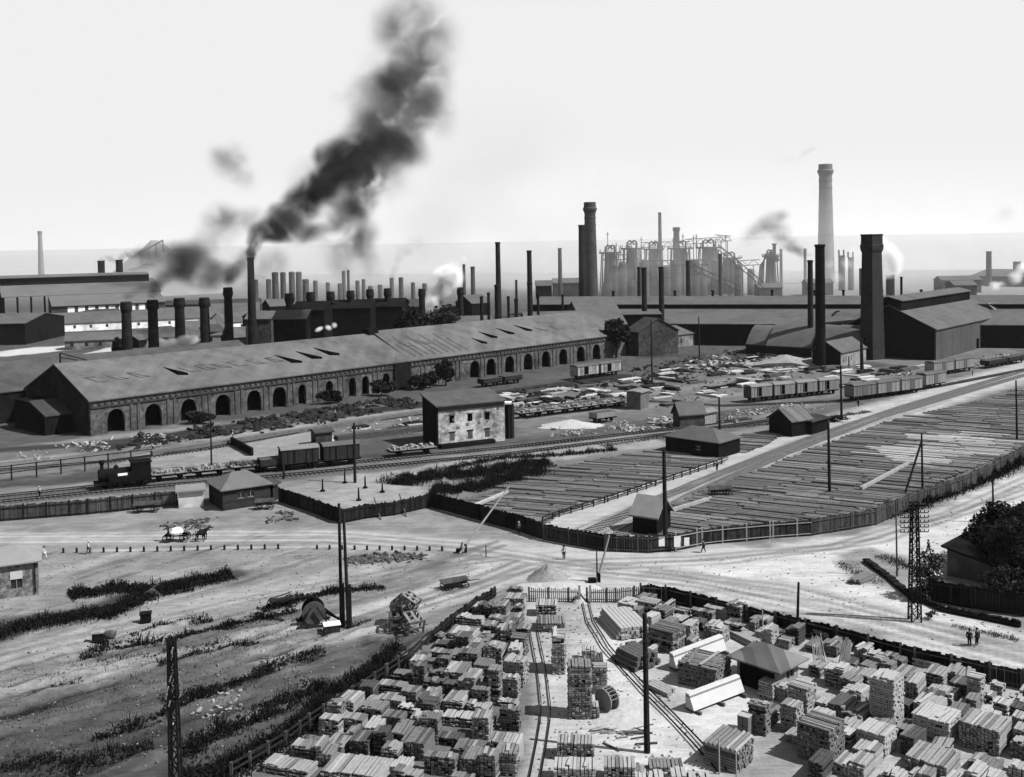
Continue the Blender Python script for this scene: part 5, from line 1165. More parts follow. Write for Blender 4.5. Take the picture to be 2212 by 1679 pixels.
S4=[(15,240,408,475,560,2,'s'),(140,335,515,595,625,1,'s'),(300,500,495,560,600,1,'s'),(490,700,495,562,630,2,'c'),(440,640,612,680,730,2,'s'),(640,850,600,665,720,2,'s'),(660,935,805,910,965,3,'c'),(898,1095,688,760,850,3,'c'),(1278,1562,705,805,870,3,'c'),
(1110,1445,815,915,1000,2,'b'),(1518,1785,805,900,1010,2,'b'),(1690,1850,850,930,1150,2,'c'),(1875,2005,925,985,1060,3,'c'),(1790,1940,985,1060,1120,2,'b'),(940,1222,845,948,1290,3,'c'),(85,265,895,965,1090,2,'c'),(190,350,930,1000,1100,3,'c'),
(310,545,905,1005,1190,2,'c'),(250,445,1058,1145,1345,2,'c'),(495,665,1048,1110,1165,3,'s'),(710,965,955,1060,1160,2,'c'),(620,1000,1065,1195,1270,1,'b'),(380,765,1165,1310,1585,1,'c'),(1360,1665,955,1060,1120,2,'b'),(1265,1670,1085,1265,1430,3,'c'),
(840,1170,1238,1340,1510,3,'c'),(1630,2060,1150,1310,1500,2,'b'),(1210,1665,1420,1570,1680,2,'b'),(660,1005,1490,1610,1690,2,'b'),(1030,1260,1600,1680,1760,3,'s'),(1690,2020,1590,1700,1780,3,'s'),(2040,2240,1150,1250,1420,3,'c'),(2000,2200,1030,1090,1140,2,'b'),(2010,2200,1540,1620,1700,3,'b'),(1150,1320,700,760,780,3,'s')]
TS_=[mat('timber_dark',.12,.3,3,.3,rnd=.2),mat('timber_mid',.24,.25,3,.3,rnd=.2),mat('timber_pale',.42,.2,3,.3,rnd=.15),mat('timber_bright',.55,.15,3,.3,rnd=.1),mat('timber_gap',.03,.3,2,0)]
NAMES=['dark','grey','pale','bright']
STK=[]
def solve(x0,x1,y0,y1,yf,th,right):
    # height from the drop between the top's near edge and the foot
    xm=(x0+x1)/2;h=1.
    for _ in range(6):
        top=gp(xm,y1,h);base=gp(xm,yf,0);Y=min(top.y,base.y+.0);h=max(.35,(yf-y1)/ppm(base.y)*1.06)
        h=min(h,6)
    ct=gp(xm,(y0+y1)/2,h);a0=gp(x0,(y0+y1)/2,h);a1=gp(x1,(y0+y1)/2,h);Wm=(a1-a0).length
    D=gp(xm,y0,h).y-gp(xm,y1,h).y
    c,s=abs(math.cos(th)),abs(math.sin(th))
    det=c*c-s*s
    if abs(det)<.3: k=Wm/(c+s);a=k;b=k
    else: a=(Wm*c-D*s)/det;b=(D*c-Wm*s)/det
    a=min(max(a,Wm*.35),Wm);b=min(max(b,Wm*.35),Wm*1.6)
    return ct,h,a,b
rs=random.Random(21)
def make_stack(ct,h,a,b,th,tone_,style):
    m=MB();T=.2 if style!='s' else .11;n=max(2,int(round(h/T)));T=h/n
    m.box((0,0,h/2-.03),(a*.86,b*.86,h-.1),0,4)  # near-black core: the dark of the gaps between beams as a colour
    if style=='x':       # boxed bales
        for i in(-1,1):
            for j in(0,1): m.box((i*a/4,0,h*(.25+.5*j)),(a/2-.06,b,h/2-.05),0,1)
        m.box((0,0,h),(a,b,.06),0,3);return m
    bw=.26 if style!='s' else .3
    for k in range(n):
        z=T*(k+.5);last=k==n-1
        along=(k%2==0) if style=='c' else (True if style!='l' else False)
        if style=='s' and k%3==2 and not last:
            continue
        L_,Wd=(b,a) if along else (a,b)
        nb=max(3,int(Wd/bw));
        for j in range(nb):
            o=(j+.5)/nb*Wd-Wd/2+rs.uniform(-.03,.03);ext=rs.uniform(-.12,.12);tt=T*.74
            inner=0<j<nb-1 and not last
            mi=tone_ if rs.random()<.72 else max(0,min(3,tone_+rs.choice([-1,-1,1])))
            if last: dz=rs.uniform(-.02,.04)
            else: dz=0
            rz_=rs.uniform(-.012,.012)*(1.6 if last else 1)
            if rs.random()<.05 and not last: continue
            if along: m.box((o,rs.uniform(-.06,.06),z+dz),(Wd/nb*.8,L_+ext,tt),rz_,mi)
            else: m.box((rs.uniform(-.06,.06),o,z+dz),(L_+ext,Wd/nb*.8,tt),rz_,mi)
    if style in 'bcs' and a>1.3 and rs.random()<.22:      # a part-finished upper course on one side
        sx_=rs.choice([-1,1]);na=a*rs.uniform(.35,.6);kk=rs.choice([1,2,2,3])
        for k in range(kk):
            nb=max(2,int(na/bw))
            for j in range(nb):
                m.box((sx_*(a-na)/2+(j+.5)/nb*na-na/2,rs.uniform(-.1,.1),h+T*(k+.5)),(na/nb*.8,b*rs.uniform(.85,1.08),T*.78),rs.uniform(-.03,.03),min(3,max(0,tone_+rs.choice([-1,0,0,1]))))
    if style=='l':
        for j in range(int(a/.35)):
            x=-a/2+.35*(j+.5);m.tube([(x,-b/2-rs.uniform(.0,.4),h+.1),(x,b/2+rs.uniform(0,.4),h+.1)],.13,6,mi=rs.choice([1,2]))
    elif rs.random()<.45:       # a few odd boards left lying on top
        for j in range(rs.choice([1,2,3])):
            m.box((rs.uniform(-a/3,a/3),0,h+.06+.05*j),(.28,b*rs.uniform(.6,1.1),.07),rs.uniform(-.2,.2),min(3,tone_+rs.choice([0,1])))
    return m
for lst,cf,th in ((S2,c2,-.30),(S3,c3,-.12),(S3R,c3,-.62),(S4,c4,-.70)):
    for (x0,x1,y0,y1,yf,tn,st) in lst:
        X0,Y0=cf(x0,y0);X1,Y1=cf(x1,y1);_,YF=cf(x0,yf)
        th_=th
        if lst is S3: th_=-.28 if x1<420 else -.06
        th_+=rs.uniform(-.05,.05)
        ct,h,a,b=solve(X0,X1,Y0,Y1,YF,th_,0)
        if (lst is S2 or (lst is S3 and x1<420)) and tn>=2 and rs.random()<.6: tn-=1
        STK.append([ct,h,a,b,th_,tn,st,lst is S2 or (lst is S3 and x1<420)])
# keep neighbours from standing in one another: pull in the sizes a little
for i in range(len(STK)):
    for j in range(i+1,len(STK)):
        A_,B_=STK[i],STK[j];d=math.hypot(A_[0].x-B_[0].x,A_[0].y-B_[0].y);need=(max(A_[2],A_[3])+max(B_[2],B_[3]))*.5*.62
        if d<need:
            f=max(.8,d/need)
            for q in(A_,B_): q[2]*=max(.8,f**.5);q[3]*=max(.8,f**.5)
# low filler piles crammed between the stacks
_hc=gp(1695,1500)
def filler(poly,n,th,hr,left,seed):
    r_=random.Random(seed);P=[gp(*p) for p in poly];k=0;tries=0
    while k<n and tries<6000:
        tries+=1;x=r_.uniform(min(p.x for p in P),max(p.x for p in P));y=r_.uniform(min(p.y for p in P),max(p.y for p in P))
        if not inside(np.array([(x,y)]),P)[0]: continue
        a=r_.uniform(1.1,2.1);b=r_.uniform(1.2,2.6)
        if math.hypot(x-_hc.x,y-_hc.y)<5.2: continue
        if any(math.hypot(x-s[0].x,y-s[0].y)<(max(a,b)+max(s[2],s[3]))*.5*.86 for s in STK): continue
        STK.append([Vector((x,y,0)),r_.uniform(*hr),a,b,th+r_.uniform(-.08,.08),r_.choice([0,1,1,2,2,3]),r_.choice(['s','b','c','b']),left]);k+=1
filler([(1745,1470),(1800,1410),(2000,1450),(2240,1515),(2330,1690),(1730,1690),(1640,1560),(1600,1530),(1640,1510)],46,-.7,(.35,1.6),False,41)
filler([(1350,1330),(1400,1310),(1600,1355),(1800,1400),(1800,1425),(1640,1385),(1450,1390)],16,-.62,(.5,1.8),False,42)
filler([(1000,1350),(1120,1300),(1120,1400),(1130,1500),(1100,1690),(560,1690),(800,1510),(930,1410)],44,-.25,(.6,2.2),True,43)
LM=[('the hip roofed office hut',gp(1660,1490)),('the thick tarred mast',gp(1398,1626)),('the cable drum',gp(1312,1520)),('the yard gate',gp(1262,1303)),('the heap of broken crates',gp(880,1345)),('the lattice pylon',gp(1976,1342)),('the lower right corner',gp(2212,1679)),('the curved narrow track',gp(1176,1500)),('the twin masts',gp(745,1353)),('the lower handrail fence',gp(560,1679))]
seen={}
order=[]
for s in STK:
    ds=sorted(((s[0].x-p.x)**2+(s[0].y-p.y)**2,n) for n,p in LM);order.append((ds[0][1],ds[0][0],s))
byl={}
for l,d,s in order: byl.setdefault(l,[]).append((d,s))
for l,v in byl.items():
    v.sort(key=lambda q:q[0])
    for k,(d,s) in enumerate(v):
        ct,h,a,b,th,tn,st,left=s
        m=make_stack(ct,h,a,b,th,tn,st)
        o=m.build('timber_stack',TS_,None,loc=(ct.x,ct.y,.02));o.rotation_euler=(0,0,th)
        hw='tall' if h>2.6 else ('low' if h<1.2 else 'medium')
        kind={'s':'sawn boards','b':'squared beams','c':'crossed sleepers','x':'boxed bales','l':'round poles'}[st]
        tag(o,'%s %s stack of %s, the %s to %s'%(hw,NAMES[tn],kind,ORD[k],l),'timber stack','timber stacks left of the curved track' if left else 'timber stacks right of the curved track')
# long white covered stacks (plank troughs) beside the big stack
def prism(label,a,b,h,w,m):
    a=Vector(a);b=Vector(b);c=(a+b)/2;t=thing('covered_stack',label,'timber stack',(c.x,c.y,0));L_=Vector((c.x,c.y,0));a-=L_;b-=L_;a.z=b.z=0
    q=MB();q.extr([(-w,.3),(-.3,h),(.1,h),(.12,.3)],a,b);q.build('board_cover',m,t)
    q=MB();[q.extr([(-w-.5,.0),(w*.4,.0),(w*.4,.28),(-w-.5,.28)],a.lerp(b,f)-(b-a).normalized()*.12,a.lerp(b,f)+(b-a).normalized()*.12) for f in(.05,.5,.95)];q.build('bearer',TS_[0],t);return t
BRT=mat('fresh_boards',.78,.08,1.5,.15,'planks',p=(.8,.06),axis='Z')
prism('long bright white ridge of fresh boards in front of the big sleeper stack',gp(1483,1536),gp(1592,1494),1.55,.9,BRT)
prism('long bright white ridge of fresh boards behind the big sleeper stack',gp(1448,1447),gp(1556,1405),1.6,.8,BRT)
# bundle of long squared logs near the gate
def logs(label,x0,y0,x1,y1,n,layers,r,m):
    a=gp(x0,y0);b=gp(x1,y1);c=(a+b)/2;u=(b-a);u.normalize();nn=Vector((-u.y,u.x,0));L_=(b-a).length
    q=MB()
    for k in range(layers):
        for j in range(n-k):
            o=nn*((j-(n-k-1)/2)*r*2.15);z=r+.1+k*r*1.8;q.beam(-u*(L_/2+random.uniform(-.3,.3))+o+Z*z,u*(L_/2+random.uniform(-.3,.3))+o+Z*z,r*1.85)
    o=q.build('log_pile',m,None,loc=(c.x,c.y,0));tag(o,label,'log pile');return o
logs('pile of long pale squared logs slanting beside the gate track',1330,1335,1372,1380,9,3,.2,TS_[3])
logs('dark tangled pile of round logs behind the tarred mast',1350,1420,1400,1445,7,3,.22,TS_[0])
logs('low grey logs left of the big sleeper stack',1404,1480,1450,1502,4,1,.16,TS_[2])
logs('slanting planks beside the yard office roof',1590,1372,1640,1396,7,2,.14,TS_[2])
logs('loose long boards lying across the left stacks',760,1600,830,1570,5,1,.12,TS_[2])
def lean(label,x,y,n,h,ang,m):
    p=gp(x,y);q=MB()
    for i in range(n):
        o=(i-n/2)*.16;q.beam((o,random.uniform(-.1,.1),0),(o*.6+ang+random.uniform(-.1,.1),.8,h*random.uniform(.9,1.05)),.13,.05)
    o=q.build('leaning_boards',m,None,loc=p);tag(o,label,'boards')
lean('upright bundle of bright boards leaning right of the yard office',1778,1452,9,3.2,-.3,TS_[3])
lean('second loose bundle of leaning boards further right of the yard office',1824,1440,7,2.4,.6,TS_[3])
lean('few boards leaning on a left stack near the curved track',1046,1598,7,1.8,.5,TS_[2])
# cable drum
p=gp(1312,1535);t=thing('cable_drum','round wooden cable drum standing beside the tallest double stack','drum',(p.x,p.y,0),-.9)
for s in(-.45,.45):
    m=MB();m.tube([(0,s-.05,1.0),(0,s+.05,1.0)],1.0,22);m.build('flange',TS_[2],t)
m=MB();m.tube([(0,-.4,1),(0,.4,1)],.55,16);m.build('core',TS_[0],t)
m=MB();[m.beam((.98*math.cos(a),-.5,1+.98*math.sin(a)),(.98*math.cos(a),.5,1+.98*math.sin(a)),.1,.05) for a in np.arange(.3,3.4,.35)];m.build('lagging',TS_[1],t)
_c=gp(1312,1535)
for i,p in enumerate(sorted([gp(rs.uniform(1290,1390),rs.uniform(1545,1600)) for _ in range(26)],key=lambda q:(q-_c).length)):
    p=p;m=MB();m.box((0,0,.06),(rs.uniform(.8,2.4),.12,.08),rs.uniform(-.7,.5));o=m.build('loose_board',TS_[rs.choice([0,1,2])],None,loc=p);tag(o,'loose board lying on the sand, '+ORD[i]+' the cable drum','board','loose boards around the cable drum')
p=gp(1405,1690)
for i,(x0,y0,x1,y1) in enumerate([(1303,1607,1338,1624),(1352,1587,1395,1586),(1372,1610,1420,1607)]):
    a=gp(x0,y0);b_=gp(x1,y1);m=MB();m.beam(a+Z*.08,b_+Z*.08,.14);o=m.build('long_plank',TS_[0]);tag(o,['dark plank by the foot of the boards stack left of the mast','dark plank pointing at the mast from the left','dark plank crossing just under the mast foot'][i],'plank')
for i,(x,yb,yt) in enumerate([(1554,1672,1594),(1591,1690,1628),(1791,1639,1572),(1648,1378,1318)]):
    pole(['pale upright stake before the round pole stack','second pale upright stake right of the round pole stack','white upright stake before the big grey sleeper stack','short upright stake beyond the yard office'][i],x,yb,yt,3.2,m=POLEL,name='stake')
# crates heap, winch, boxes, carts
def crate(mb,c,s,rz,T,mi=0):
    hx=s/2
    for ax in range(3):
        for i in(-1,1):
            for j in(-1,0,1):
                v=[0,0,0];d=[0,0,0];a1,a2=[(1,2),(2,0),(0,1)][ax];v[a1]=i*hx;v[a2]=j*hx*.9;d=[.06,.06,.06];d[ax]=s;d[a2]=.3
                q=T@Vector(v);mb.box((c[0]+q.x*math.cos(rz)-q.y*math.sin(rz),c[1]+q.x*math.sin(rz)+q.y*math.cos(rz),c[2]+q.z),d,rz,mi,T)
for i,(x,y,s,tx,z_) in enumerate([(860,1362,1.7,.0,.85),(893,1366,1.7,.35,.95),(872,1352,1.7,-.3,1.4),(885,1350,1.6,.5,2.3),(866,1349,1.5,.9,2.0)]):
    p=gp(x,y);m=MB();crate(m,(0,0,z_),s,.2+i*.35,Matrix.Rotation(tx,3,'X'));o=m.build('slatted_crate',TS_[1 if i%2 else 0],None,loc=p);tag(o,'broken slatted crate in the heap above the handrail fence, %s from the left'%NTH[[860,866,872,885,893].index(x)],'crate','heap of broken crates')
p=gp(678,1350);t=thing('drum_winch','dark wheeled drum winch with frame legs left of the twin masts','winch',(p.x,p.y,0),.25)
for s in(-.7,.7):
    m=MB();m.lathe([(.0,0)],6) if False else None
    m.tube([(0,s-.08,1.5),(0,s+.08,1.5)],1.2,20);
    m.build('flange',STONED if s<0 else IRON,t)
m=MB();m.tube([(0,-.65,1.5),(0,.65,1.5)],.7,14);m.build('core',IRON,t)
m=MB();[m.beam((x,y,0),(x*.2,y,2.2),.16) for x in(-1.6,1.6) for y in(-1.1,1.1)];m.beam((-1.8,-1.1,.2),(1.8,-1.1,.2),.2);m.beam((-1.8,1.1,.2),(1.8,1.1,.2),.2);m.build('frame',POLEM,t)
a=gp(690,1318,1.6);b_=gp(748,1352);m=MB();m.beam(Vector(a)-p,Vector(b_)-p,.2);m.beam(Vector(a)-p+Vector((0,0,.5)),Vector(gp(742,1356))-p,.15);m.build('tie_beam',POLEM,t)
def box_thing(name,label,cat,x,y,d,m,top=None,rz=.3):
    p=gp(x,y);t=thing(name,label,cat,(p.x,p.y,0),rz);q=MB();q.box((0,0,d[2]/2),d);q.build('body',m,t);q=MB();q.box((0,0,d[2]+.05),(d[0]+.16,d[1]+.16,.1));q.build('lid',top or m,t)
box_thing('tool_box','white topped tool box in front of the twin masts','box',717,1365,(1.6,1.,.8),WOODD,WALLL)
for i,(x,y,lab) in enumerate([(212,1385,'small black chest with a pale top, left one in the left weedy field'),(238,1382,'barrel lying beside the small black chest in the left field'),(315,1343,'square dark box at the edge of the left field weeds')]):
    if i==1:
        p=gp(x,y);m=MB();m.tube([(-.5,0,.45),(-.2,0,.5),(.2,0,.5),(.5,0,.45)],[.38,.47,.47,.38],14);o=m.build('barrel',STONED,None,loc=p);tag(o,lab,'barrel')
    else: box_thing('chest',lab,'chest',x,y,(1.1,.9,.9),WALLD,STONE if i==0 else WALLD)
# carts
def cart(label,x,y,rz,L_=2.6,load=None,mtl=None,name='cart',wh=.5):
    p=gp(x,y);t=thing(name,label,'cart',(p.x,p.y,0),rz);m=MB();m.box((0,0,.85),(L_,1.2,.14));[m.beam((-L_/2,s,.9),(L_/2,s,1.35),.08) for s in(-.65,.65)];m.build('bed',mtl or POLEM,t)
    for xx in(-L_*.36,L_*.36):
        for s in(-.75,.75):
            w_=MB();n_=14
            for k in range(n_):
                a=2*math.pi*k/n_;a2=2*math.pi*(k+1)/n_;w_.beam((xx+wh*math.cos(a),s,wh+wh*math.sin(a)),(xx+wh*math.cos(a2),s,wh+wh*math.sin(a2)),.09)
                if k%2==0: w_.beam((xx,s,wh),(xx+wh*math.cos(a),s,wh+wh*math.sin(a)),.05)
            w_.build('wheel',IRON,t)
    if load=='hay':
        m=MB();m.lathe([(.2,.9),(.85,1.0),(.95,1.3),(.6,1.75),(.1,1.9)],12);m.build('sack_load',WALLL,t)
    if load=='logs':
        m=MB();[m.tube([(-L_*.6,s,1.15+.1*k),(L_*.6,s,1.15+.1*k)],.13,6) for k,s in enumerate([-.4,-.1,.2,.45])];m.build('log_load',STONED,t)
    m=MB();m.beam((L_/2,0,.8),(L_/2+1.9,0,.75),.1);m.build('draw_pole',POLEM,t);return t,p
_ct=cart('small dark cart parked on the diagonal dirt road',982,1270,.45,2.8,'logs')
cart('log wagon parked under the grey board fence',318,1106,.1,3.4,'logs',name='log_wagon')
cart('dark cart standing right of the office hut',572,1100,.1,2.4,'logs')
cart('cart without horse on the track right of the rail fence',1556,1072,.1,3.2,'logs')
cart('cart wheels half lost in weeds above the drum winch',610,1312,.5,2.6,None)
_ct[0].scale=(1,1,.7)
# ------------------------------------------------------------------ people, horses
def skin(name,verts,edges,radii,m,parent=None,loc=None,root=0,sub=1):
    me=bpy.data.meshes.new(name);me.from_pydata(verts,edges,[]);me.materials.append(m);o=bpy.data.objects.new(name,me);COL.objects.link(o)
    if parent is not None:o.parent=parent
    if loc is not None:o.location=loc
    s=o.modifiers.new('skin','SKIN');s.use_smooth_shade=True;s.branch_smoothing=.4
    sv=me.skin_vertices[0].data
    for i,r in enumerate(radii): sv[i].radius=(r,r) if not isinstance(r,tuple) else r
    for i in range(len(verts)): sv[i].use_root=(i==root)
    if sub: q=o.modifiers.new('sub','SUBSURF');q.levels=sub;q.render_levels=sub
    return o
SKINM=mat('skin_tone',.28,.08,3,0);HAIR=mat('hair_dark',.03,.2,3,0);WHITE=mat('white_shirt',.75,.08,3,0);DARKC=mat('dark_cloth',.03,.3,3,0);GREYC=mat('grey_cloth',.18,.2,3,0);STRAW=mat('straw_hat',.5,.1,3,0)
def person(label,x=None,y=None,rz=0,pose='stand',shirt=WHITE,trous=DARKC,hat=DARKC,scale=1.,base=None,skirt=False):
    p=gp(x,y) if base is None else base
    t=thing('person',label,'person',(p[0],p[1],p[2]),rz);t.scale=(scale,)*3
    st={'stand':(.08,.04,.0),'walk':(.34,-.28,.12),'sit':(0,0,0)}[pose]
    if pose=='sit':
        J={'pel':(0,0,.05),'che':(0,0,.42),'nk':(.02,0,.6),'hd':(.04,0,.76),'ht':(.04,0,.86)}
        legs=[[(0,s*.09,.03),(.42,s*.13,.1),(.48,s*.13,-.34),(.6,s*.14,-.38)] for s in(-1,1)]
        arms=[[(0,s*.19,.53),(.05,s*.26,.26),(.28,s*.16,.2)] for s in(-1,1)];dz=0
    else:
        J={'pel':(0,0,.92),'che':(.02,0,1.28),'nk':(.02,0,1.47),'hd':(.05,0,1.6),'ht':(.05,0,1.72)}
        legs=[[(0,s*.09,.88),(st[0 if s>0 else 1]*.5+.04,s*.1,.48),(st[0 if s>0 else 1],s*.1,.07),(st[0 if s>0 else 1]+.16,s*.11,.03)] for s in(-1,1)]
        sw=st[2]*1.6
        arms=[[(.01,s*.2,1.4),(-.05-s*sw*.6,s*.26,1.12),(.06-s*sw,s*.25,.87)] for s in(-1,1)]
    V=[J['pel'],J['che'],J['nk'],J['hd'],J['ht']];E_=[(0,1),(1,2),(2,3),(3,4)];Rr=[.145,.155,.06,.1,.075]
    for L_,rr_ in zip(legs,(0,0)):
        b=len(V);V+=L_;E_+=[(0,b),(b,b+1),(b+1,b+2),(b+2,b+3)];Rr+=[.085,.06,.045,.035]
    for L_ in arms:
        b=len(V);V+=L_;E_+=[(1,b),(b,b+1),(b+1,b+2)];Rr+=[.06,.042,.03]
        # palm and five bent fingers
        w_=Vector(L_[2]);d=(w_-Vector(L_[1])).normalized();pm=len(V);V.append(tuple(w_+d*.08));E_.append((b+2,pm));Rr.append(.032)
        for k,(o,l) in enumerate([(-.03,.075),(-.01,.085),(.012,.08),(.032,.062)]):
            f=len(V);V.append(tuple(w_+d*(.08+l*.55)+Vector((o,0,0))));V.append(tuple(w_+d*(.08+l)+Vector((o,(-.02 if w_.y>0 else .02),0))));E_+=[(pm,f),(f,f+1)];Rr+=[.009,.008]
        f=len(V);V.append(tuple(w_+d*.06+Vector((.055,0,0))));E_.append((pm,f));Rr.append(.01)
    skin('body',V,E_,Rr,SKINM,t)
    hp=Vector(J['hd'])
    # shirt
    V=[J['pel'],J['che'],tuple(Vector(J['nk'])-Vector((0,0,.04)))];E_=[(0,1),(1,2)];Rr=[.165,.185,.075]
    for L_ in arms: b=len(V);V+=[L_[0],L_[1],tuple(Vector(L_[1]).lerp(Vector(L_[2]),.8))];E_+=[(1,b),(b,b+1),(b+1,b+2)];Rr+=[.08,.062,.05]
    skin('shirt',V,E_,Rr,shirt,t)
    V=[tuple(Vector(J['pel'])+Vector((0,0,.02)))];E_=[];Rr=[.17]
    for L_ in legs: b=len(V);V+=[L_[0],L_[1],tuple(Vector(L_[1]).lerp(Vector(L_[2]),.88))];E_+=[(0,b),(b,b+1),(b+1,b+2)];Rr+=[.105,.085,.07]
    skin('trousers' if not skirt else 'trousers',V,E_,Rr,trous,t)
    if skirt: m=MB();m.lathe([(.16,.95),(.26,.5),(.34,.12)],14);m.build('skirt',shirt,t)
    m=MB();m.lathe([(.115,0),(.118,.05),(.1,.09),(.03,.12)],12,c=(hp.x-.01,hp.y,hp.z+.03));m.build('hair',HAIR,t)
    if hat:
        m=MB();m.lathe([(.17,0),(.17,.015),(.11,.02),(.1,.09),(.02,.11)],14,c=(hp.x-.01,hp.y,hp.z+.07));m.build('cap',hat,t)
    m=MB();m.lathe([(.012,-.02),(.02,0),(.012,.02)],6,c=(hp.x+.1,hp.y,hp.z));
    for s in(-1,1): m.lathe([(.004,-.01),(.012,0),(.004,.01)],6,c=(hp.x+.088,s*.035,hp.z+.03))
    m.box((hp.x+.09,0,hp.z-.05),(.01,.05,.01));m.build('face',HAIR,t)
    return t
person('man in white shirt standing by the rails at far left',85,1074,1.2,'stand',WHITE,DARKC,WHITE)
person('man in white walking past the marker posts of the left road',191,1197,.2,'walk',WHITE,GREYC,WHITE)
person('white clad figure bending round the corner of the stone house',96,1208,-.5,'walk',WHITE,WHITE,None)
person('man standing on the road before the gravel heap',1218,1209,-1.3,'stand',WHITE,DARKC,DARKC)
person('walking man in dark trousers below the pale street fence',1520,1194,3.1,'walk',GREYC,DARKC,DARKC)
person('man at the road bend beside the black fence corner',1121,1154,-1.5,'stand',GREYC,DARKC,WHITE)
person('man leaning on the rail fence above the gatehouse field',1549,1018,2.,'stand',DARKC,DARKC,DARKC)
person('small dark figure walking along the main line near the lone box car',1999,846,2.6,'walk',DARKC,DARKC,DARKC)
person('far dark figure beside the light box cars on the right',2101,812,2.6,'stand',GREYC,DARKC,DARKC)
person('dark man beside the striped box cars near the dark pole',1854,879,.6,'stand',DARKC,DARKC,DARKC)
person('man in white cap on the track left of the lookout hut',724,902,1.,'stand',WHITE,DARKC,WHITE)
person('figure in white on the rubble above the lookout hut, left of two',688,925,1.,'stand',WHITE,WHITE,WHITE,base=gp(688,925))
person('dark figure on the rubble above the lookout hut, right of two',702,924,2.,'stand',DARKC,DARKC,DARKC)
person('white hatted man at the top of the slanting pit wall',503,948,.3,'stand',WHITE,DARKC,WHITE)
person('man walking between the upper tracks before the workshop',330,975,.3,'walk',WHITE,DARKC,DARKC)
person('man near the long pole on the white road behind the pylon',2006,1196,2.,'walk',DARKC,DARKC,DARKC)
for i,(x,y) in enumerate([(2094,1381),(2111,1379)]):
    person(['left','right'][i]+' dark figure of the couple behind the lumber yard fence',x,y+16,1.+i,'stand',DARKC,DARKC,DARKC)
def horse(label,p,rz,hitch=None):
    t=thing('horse',label,'horse',(p[0],p[1],0),rz,'horses of the loaded cart')
    V=[(-.6,0,1.2),(-.15,0,1.17),(.35,0,1.2),(.6,0,1.35),(.85,0,1.68),(.98,0,1.8),(1.2,0,1.66),(1.38,0,1.52),(1.0,.06,1.98)];E_=[(0,1),(1,2),(2,3),(3,4),(4,5),(5,6),(6,7),(5,8)];Rr=[.28,.29,.3,.2,.13,.13,.1,.075,.03]
    for s in(-1,1):
        b=len(V);V+=[(-.58,s*.15,1.02),(-.42,s*.16,.8),(-.72,s*.16,.5),(-.64,s*.16,.08),(-.58,s*.16,.0)];E_+=[(0,b),(b,b+1),(b+1,b+2),(b+2,b+3),(b+3,b+4)];Rr+=[.17,.11,.06,.045,.06]
        b=len(V);V+=[(.4,s*.14,.95),(.4+.1*s,s*.15,.55),(.4,s*.15,.08),(.45,s*.15,0)];E_+=[(2,b),(b,b+1),(b+1,b+2),(b+2,b+3)];Rr+=[.13,.065,.045,.06]
    skin('body',V,E_,Rr,mat('horse_coat',.03,.3,2,0),t,root=1)
    skin('tail',[(-.86,0,1.25),(-1.0,0,1.0),(-1.0,0,.55)],[(0,1),(1,2)],[.05,.07,.03],HAIR,t)
    skin('mane',[(.5,0,1.62),(.7,0,1.85),(.88,0,1.98)],[(0,1),(1,2)],[.05,.06,.04],HAIR,t)
    return t
t,p=cart('long cart loaded with white sacks, drawn by two horses on the left road',382,1169,.03,3.2,'hay',name='horse_cart',wh=.55)
for i,o in enumerate([(3.4,-.5),(3.4,.5)]): horse(['nearer','farther'][i]+' dark horse of the pair pulling the loaded cart',(p.x+o[0],p.y+o[1]),.03)
person('driver standing at the rear of the loaded cart',base=Vector((p.x-1.2,p.y,.92)),rz=0,pose='stand',shirt=DARKC,trous=DARKC,hat=DARKC)
person('driver sitting at the front of the loaded cart',base=Vector((p.x+1.2,p.y,1.0)),rz=0,pose='sit',shirt=GREYC,trous=DARKC,hat=DARKC)
# ------------------------------------------------------------------ trees, bushes, weeds
def foliage(mb,c,rad,n,s,rr,clumps=9):
    cl=[]
    for _ in range(clumps):
        a=rr.uniform(0,6.283);z=rr.uniform(-.75,.9);q=math.sqrt(max(0,1-z*z))*rr.uniform(.35,.85);cl.append((math.cos(a)*q*rad[0],math.sin(a)*q*rad[1],z*rad[2]*.8,rr.uniform(.28,.5)))
    for i in range(n):
        k=rr.choice(cl);v=Vector((rr.gauss(0,1),rr.gauss(0,1),rr.gauss(0,1)));v.normalize();v*=rr.random()**.4
        p=Vector((c[0]+k[0]+v.x*rad[0]*k[3],c[1]+k[1]+v.y*rad[1]*k[3],c[2]+k[2]+v.z*rad[2]*k[3]))
        a=Vector((rr.uniform(-1,1),rr.uniform(-1,1),rr.uniform(-1,1))).normalized();b=a.cross(Vector((rr.uniform(-1,1),rr.uniform(-1,1),rr.uniform(-1,1)))).normalized();q=s*rr.uniform(.6,1.4)
        mb.add([p+a*q,p+b*q*.7,p-a*q,p-b*q*.7],[(0,1,2,3)])
def tree(label,p,h,rad,n=1500,s=.3,m=LEAF,name='shade_tree',seed=1,group=None,trunk=True,cat='tree'):
    rr=random.Random(seed);t=thing(name,label,cat,(p.x,p.y,0),0,group)
    if trunk:
        m_=MB();zt=h-rad[2];m_.tube([(0,0,-.2),(.1,0,zt*.6),(0,.1,zt+rad[2]*.6)],[h*.03,h*.022,h*.008],8);
        for k in range(6):
            a=k*1.05;m_.tube([(0,0,zt*.7),(rad[0]*.35*math.cos(a),rad[1]*.35*math.sin(a),zt),(rad[0]*.7*math.cos(a),rad[1]*.7*math.sin(a),zt+rad[2]*.3)],[h*.014,h*.01,h*.004],6)
        m_.build('trunk',POLEM,t)
    f=MB();foliage(f,(0,0,h-rad[2]),rad,n,s,rr,14);f.build('crown',m,t);return t
def wt(x,y,off): # point in front of the workshop wall
    s=along(x);return SA+su*s-sn*off
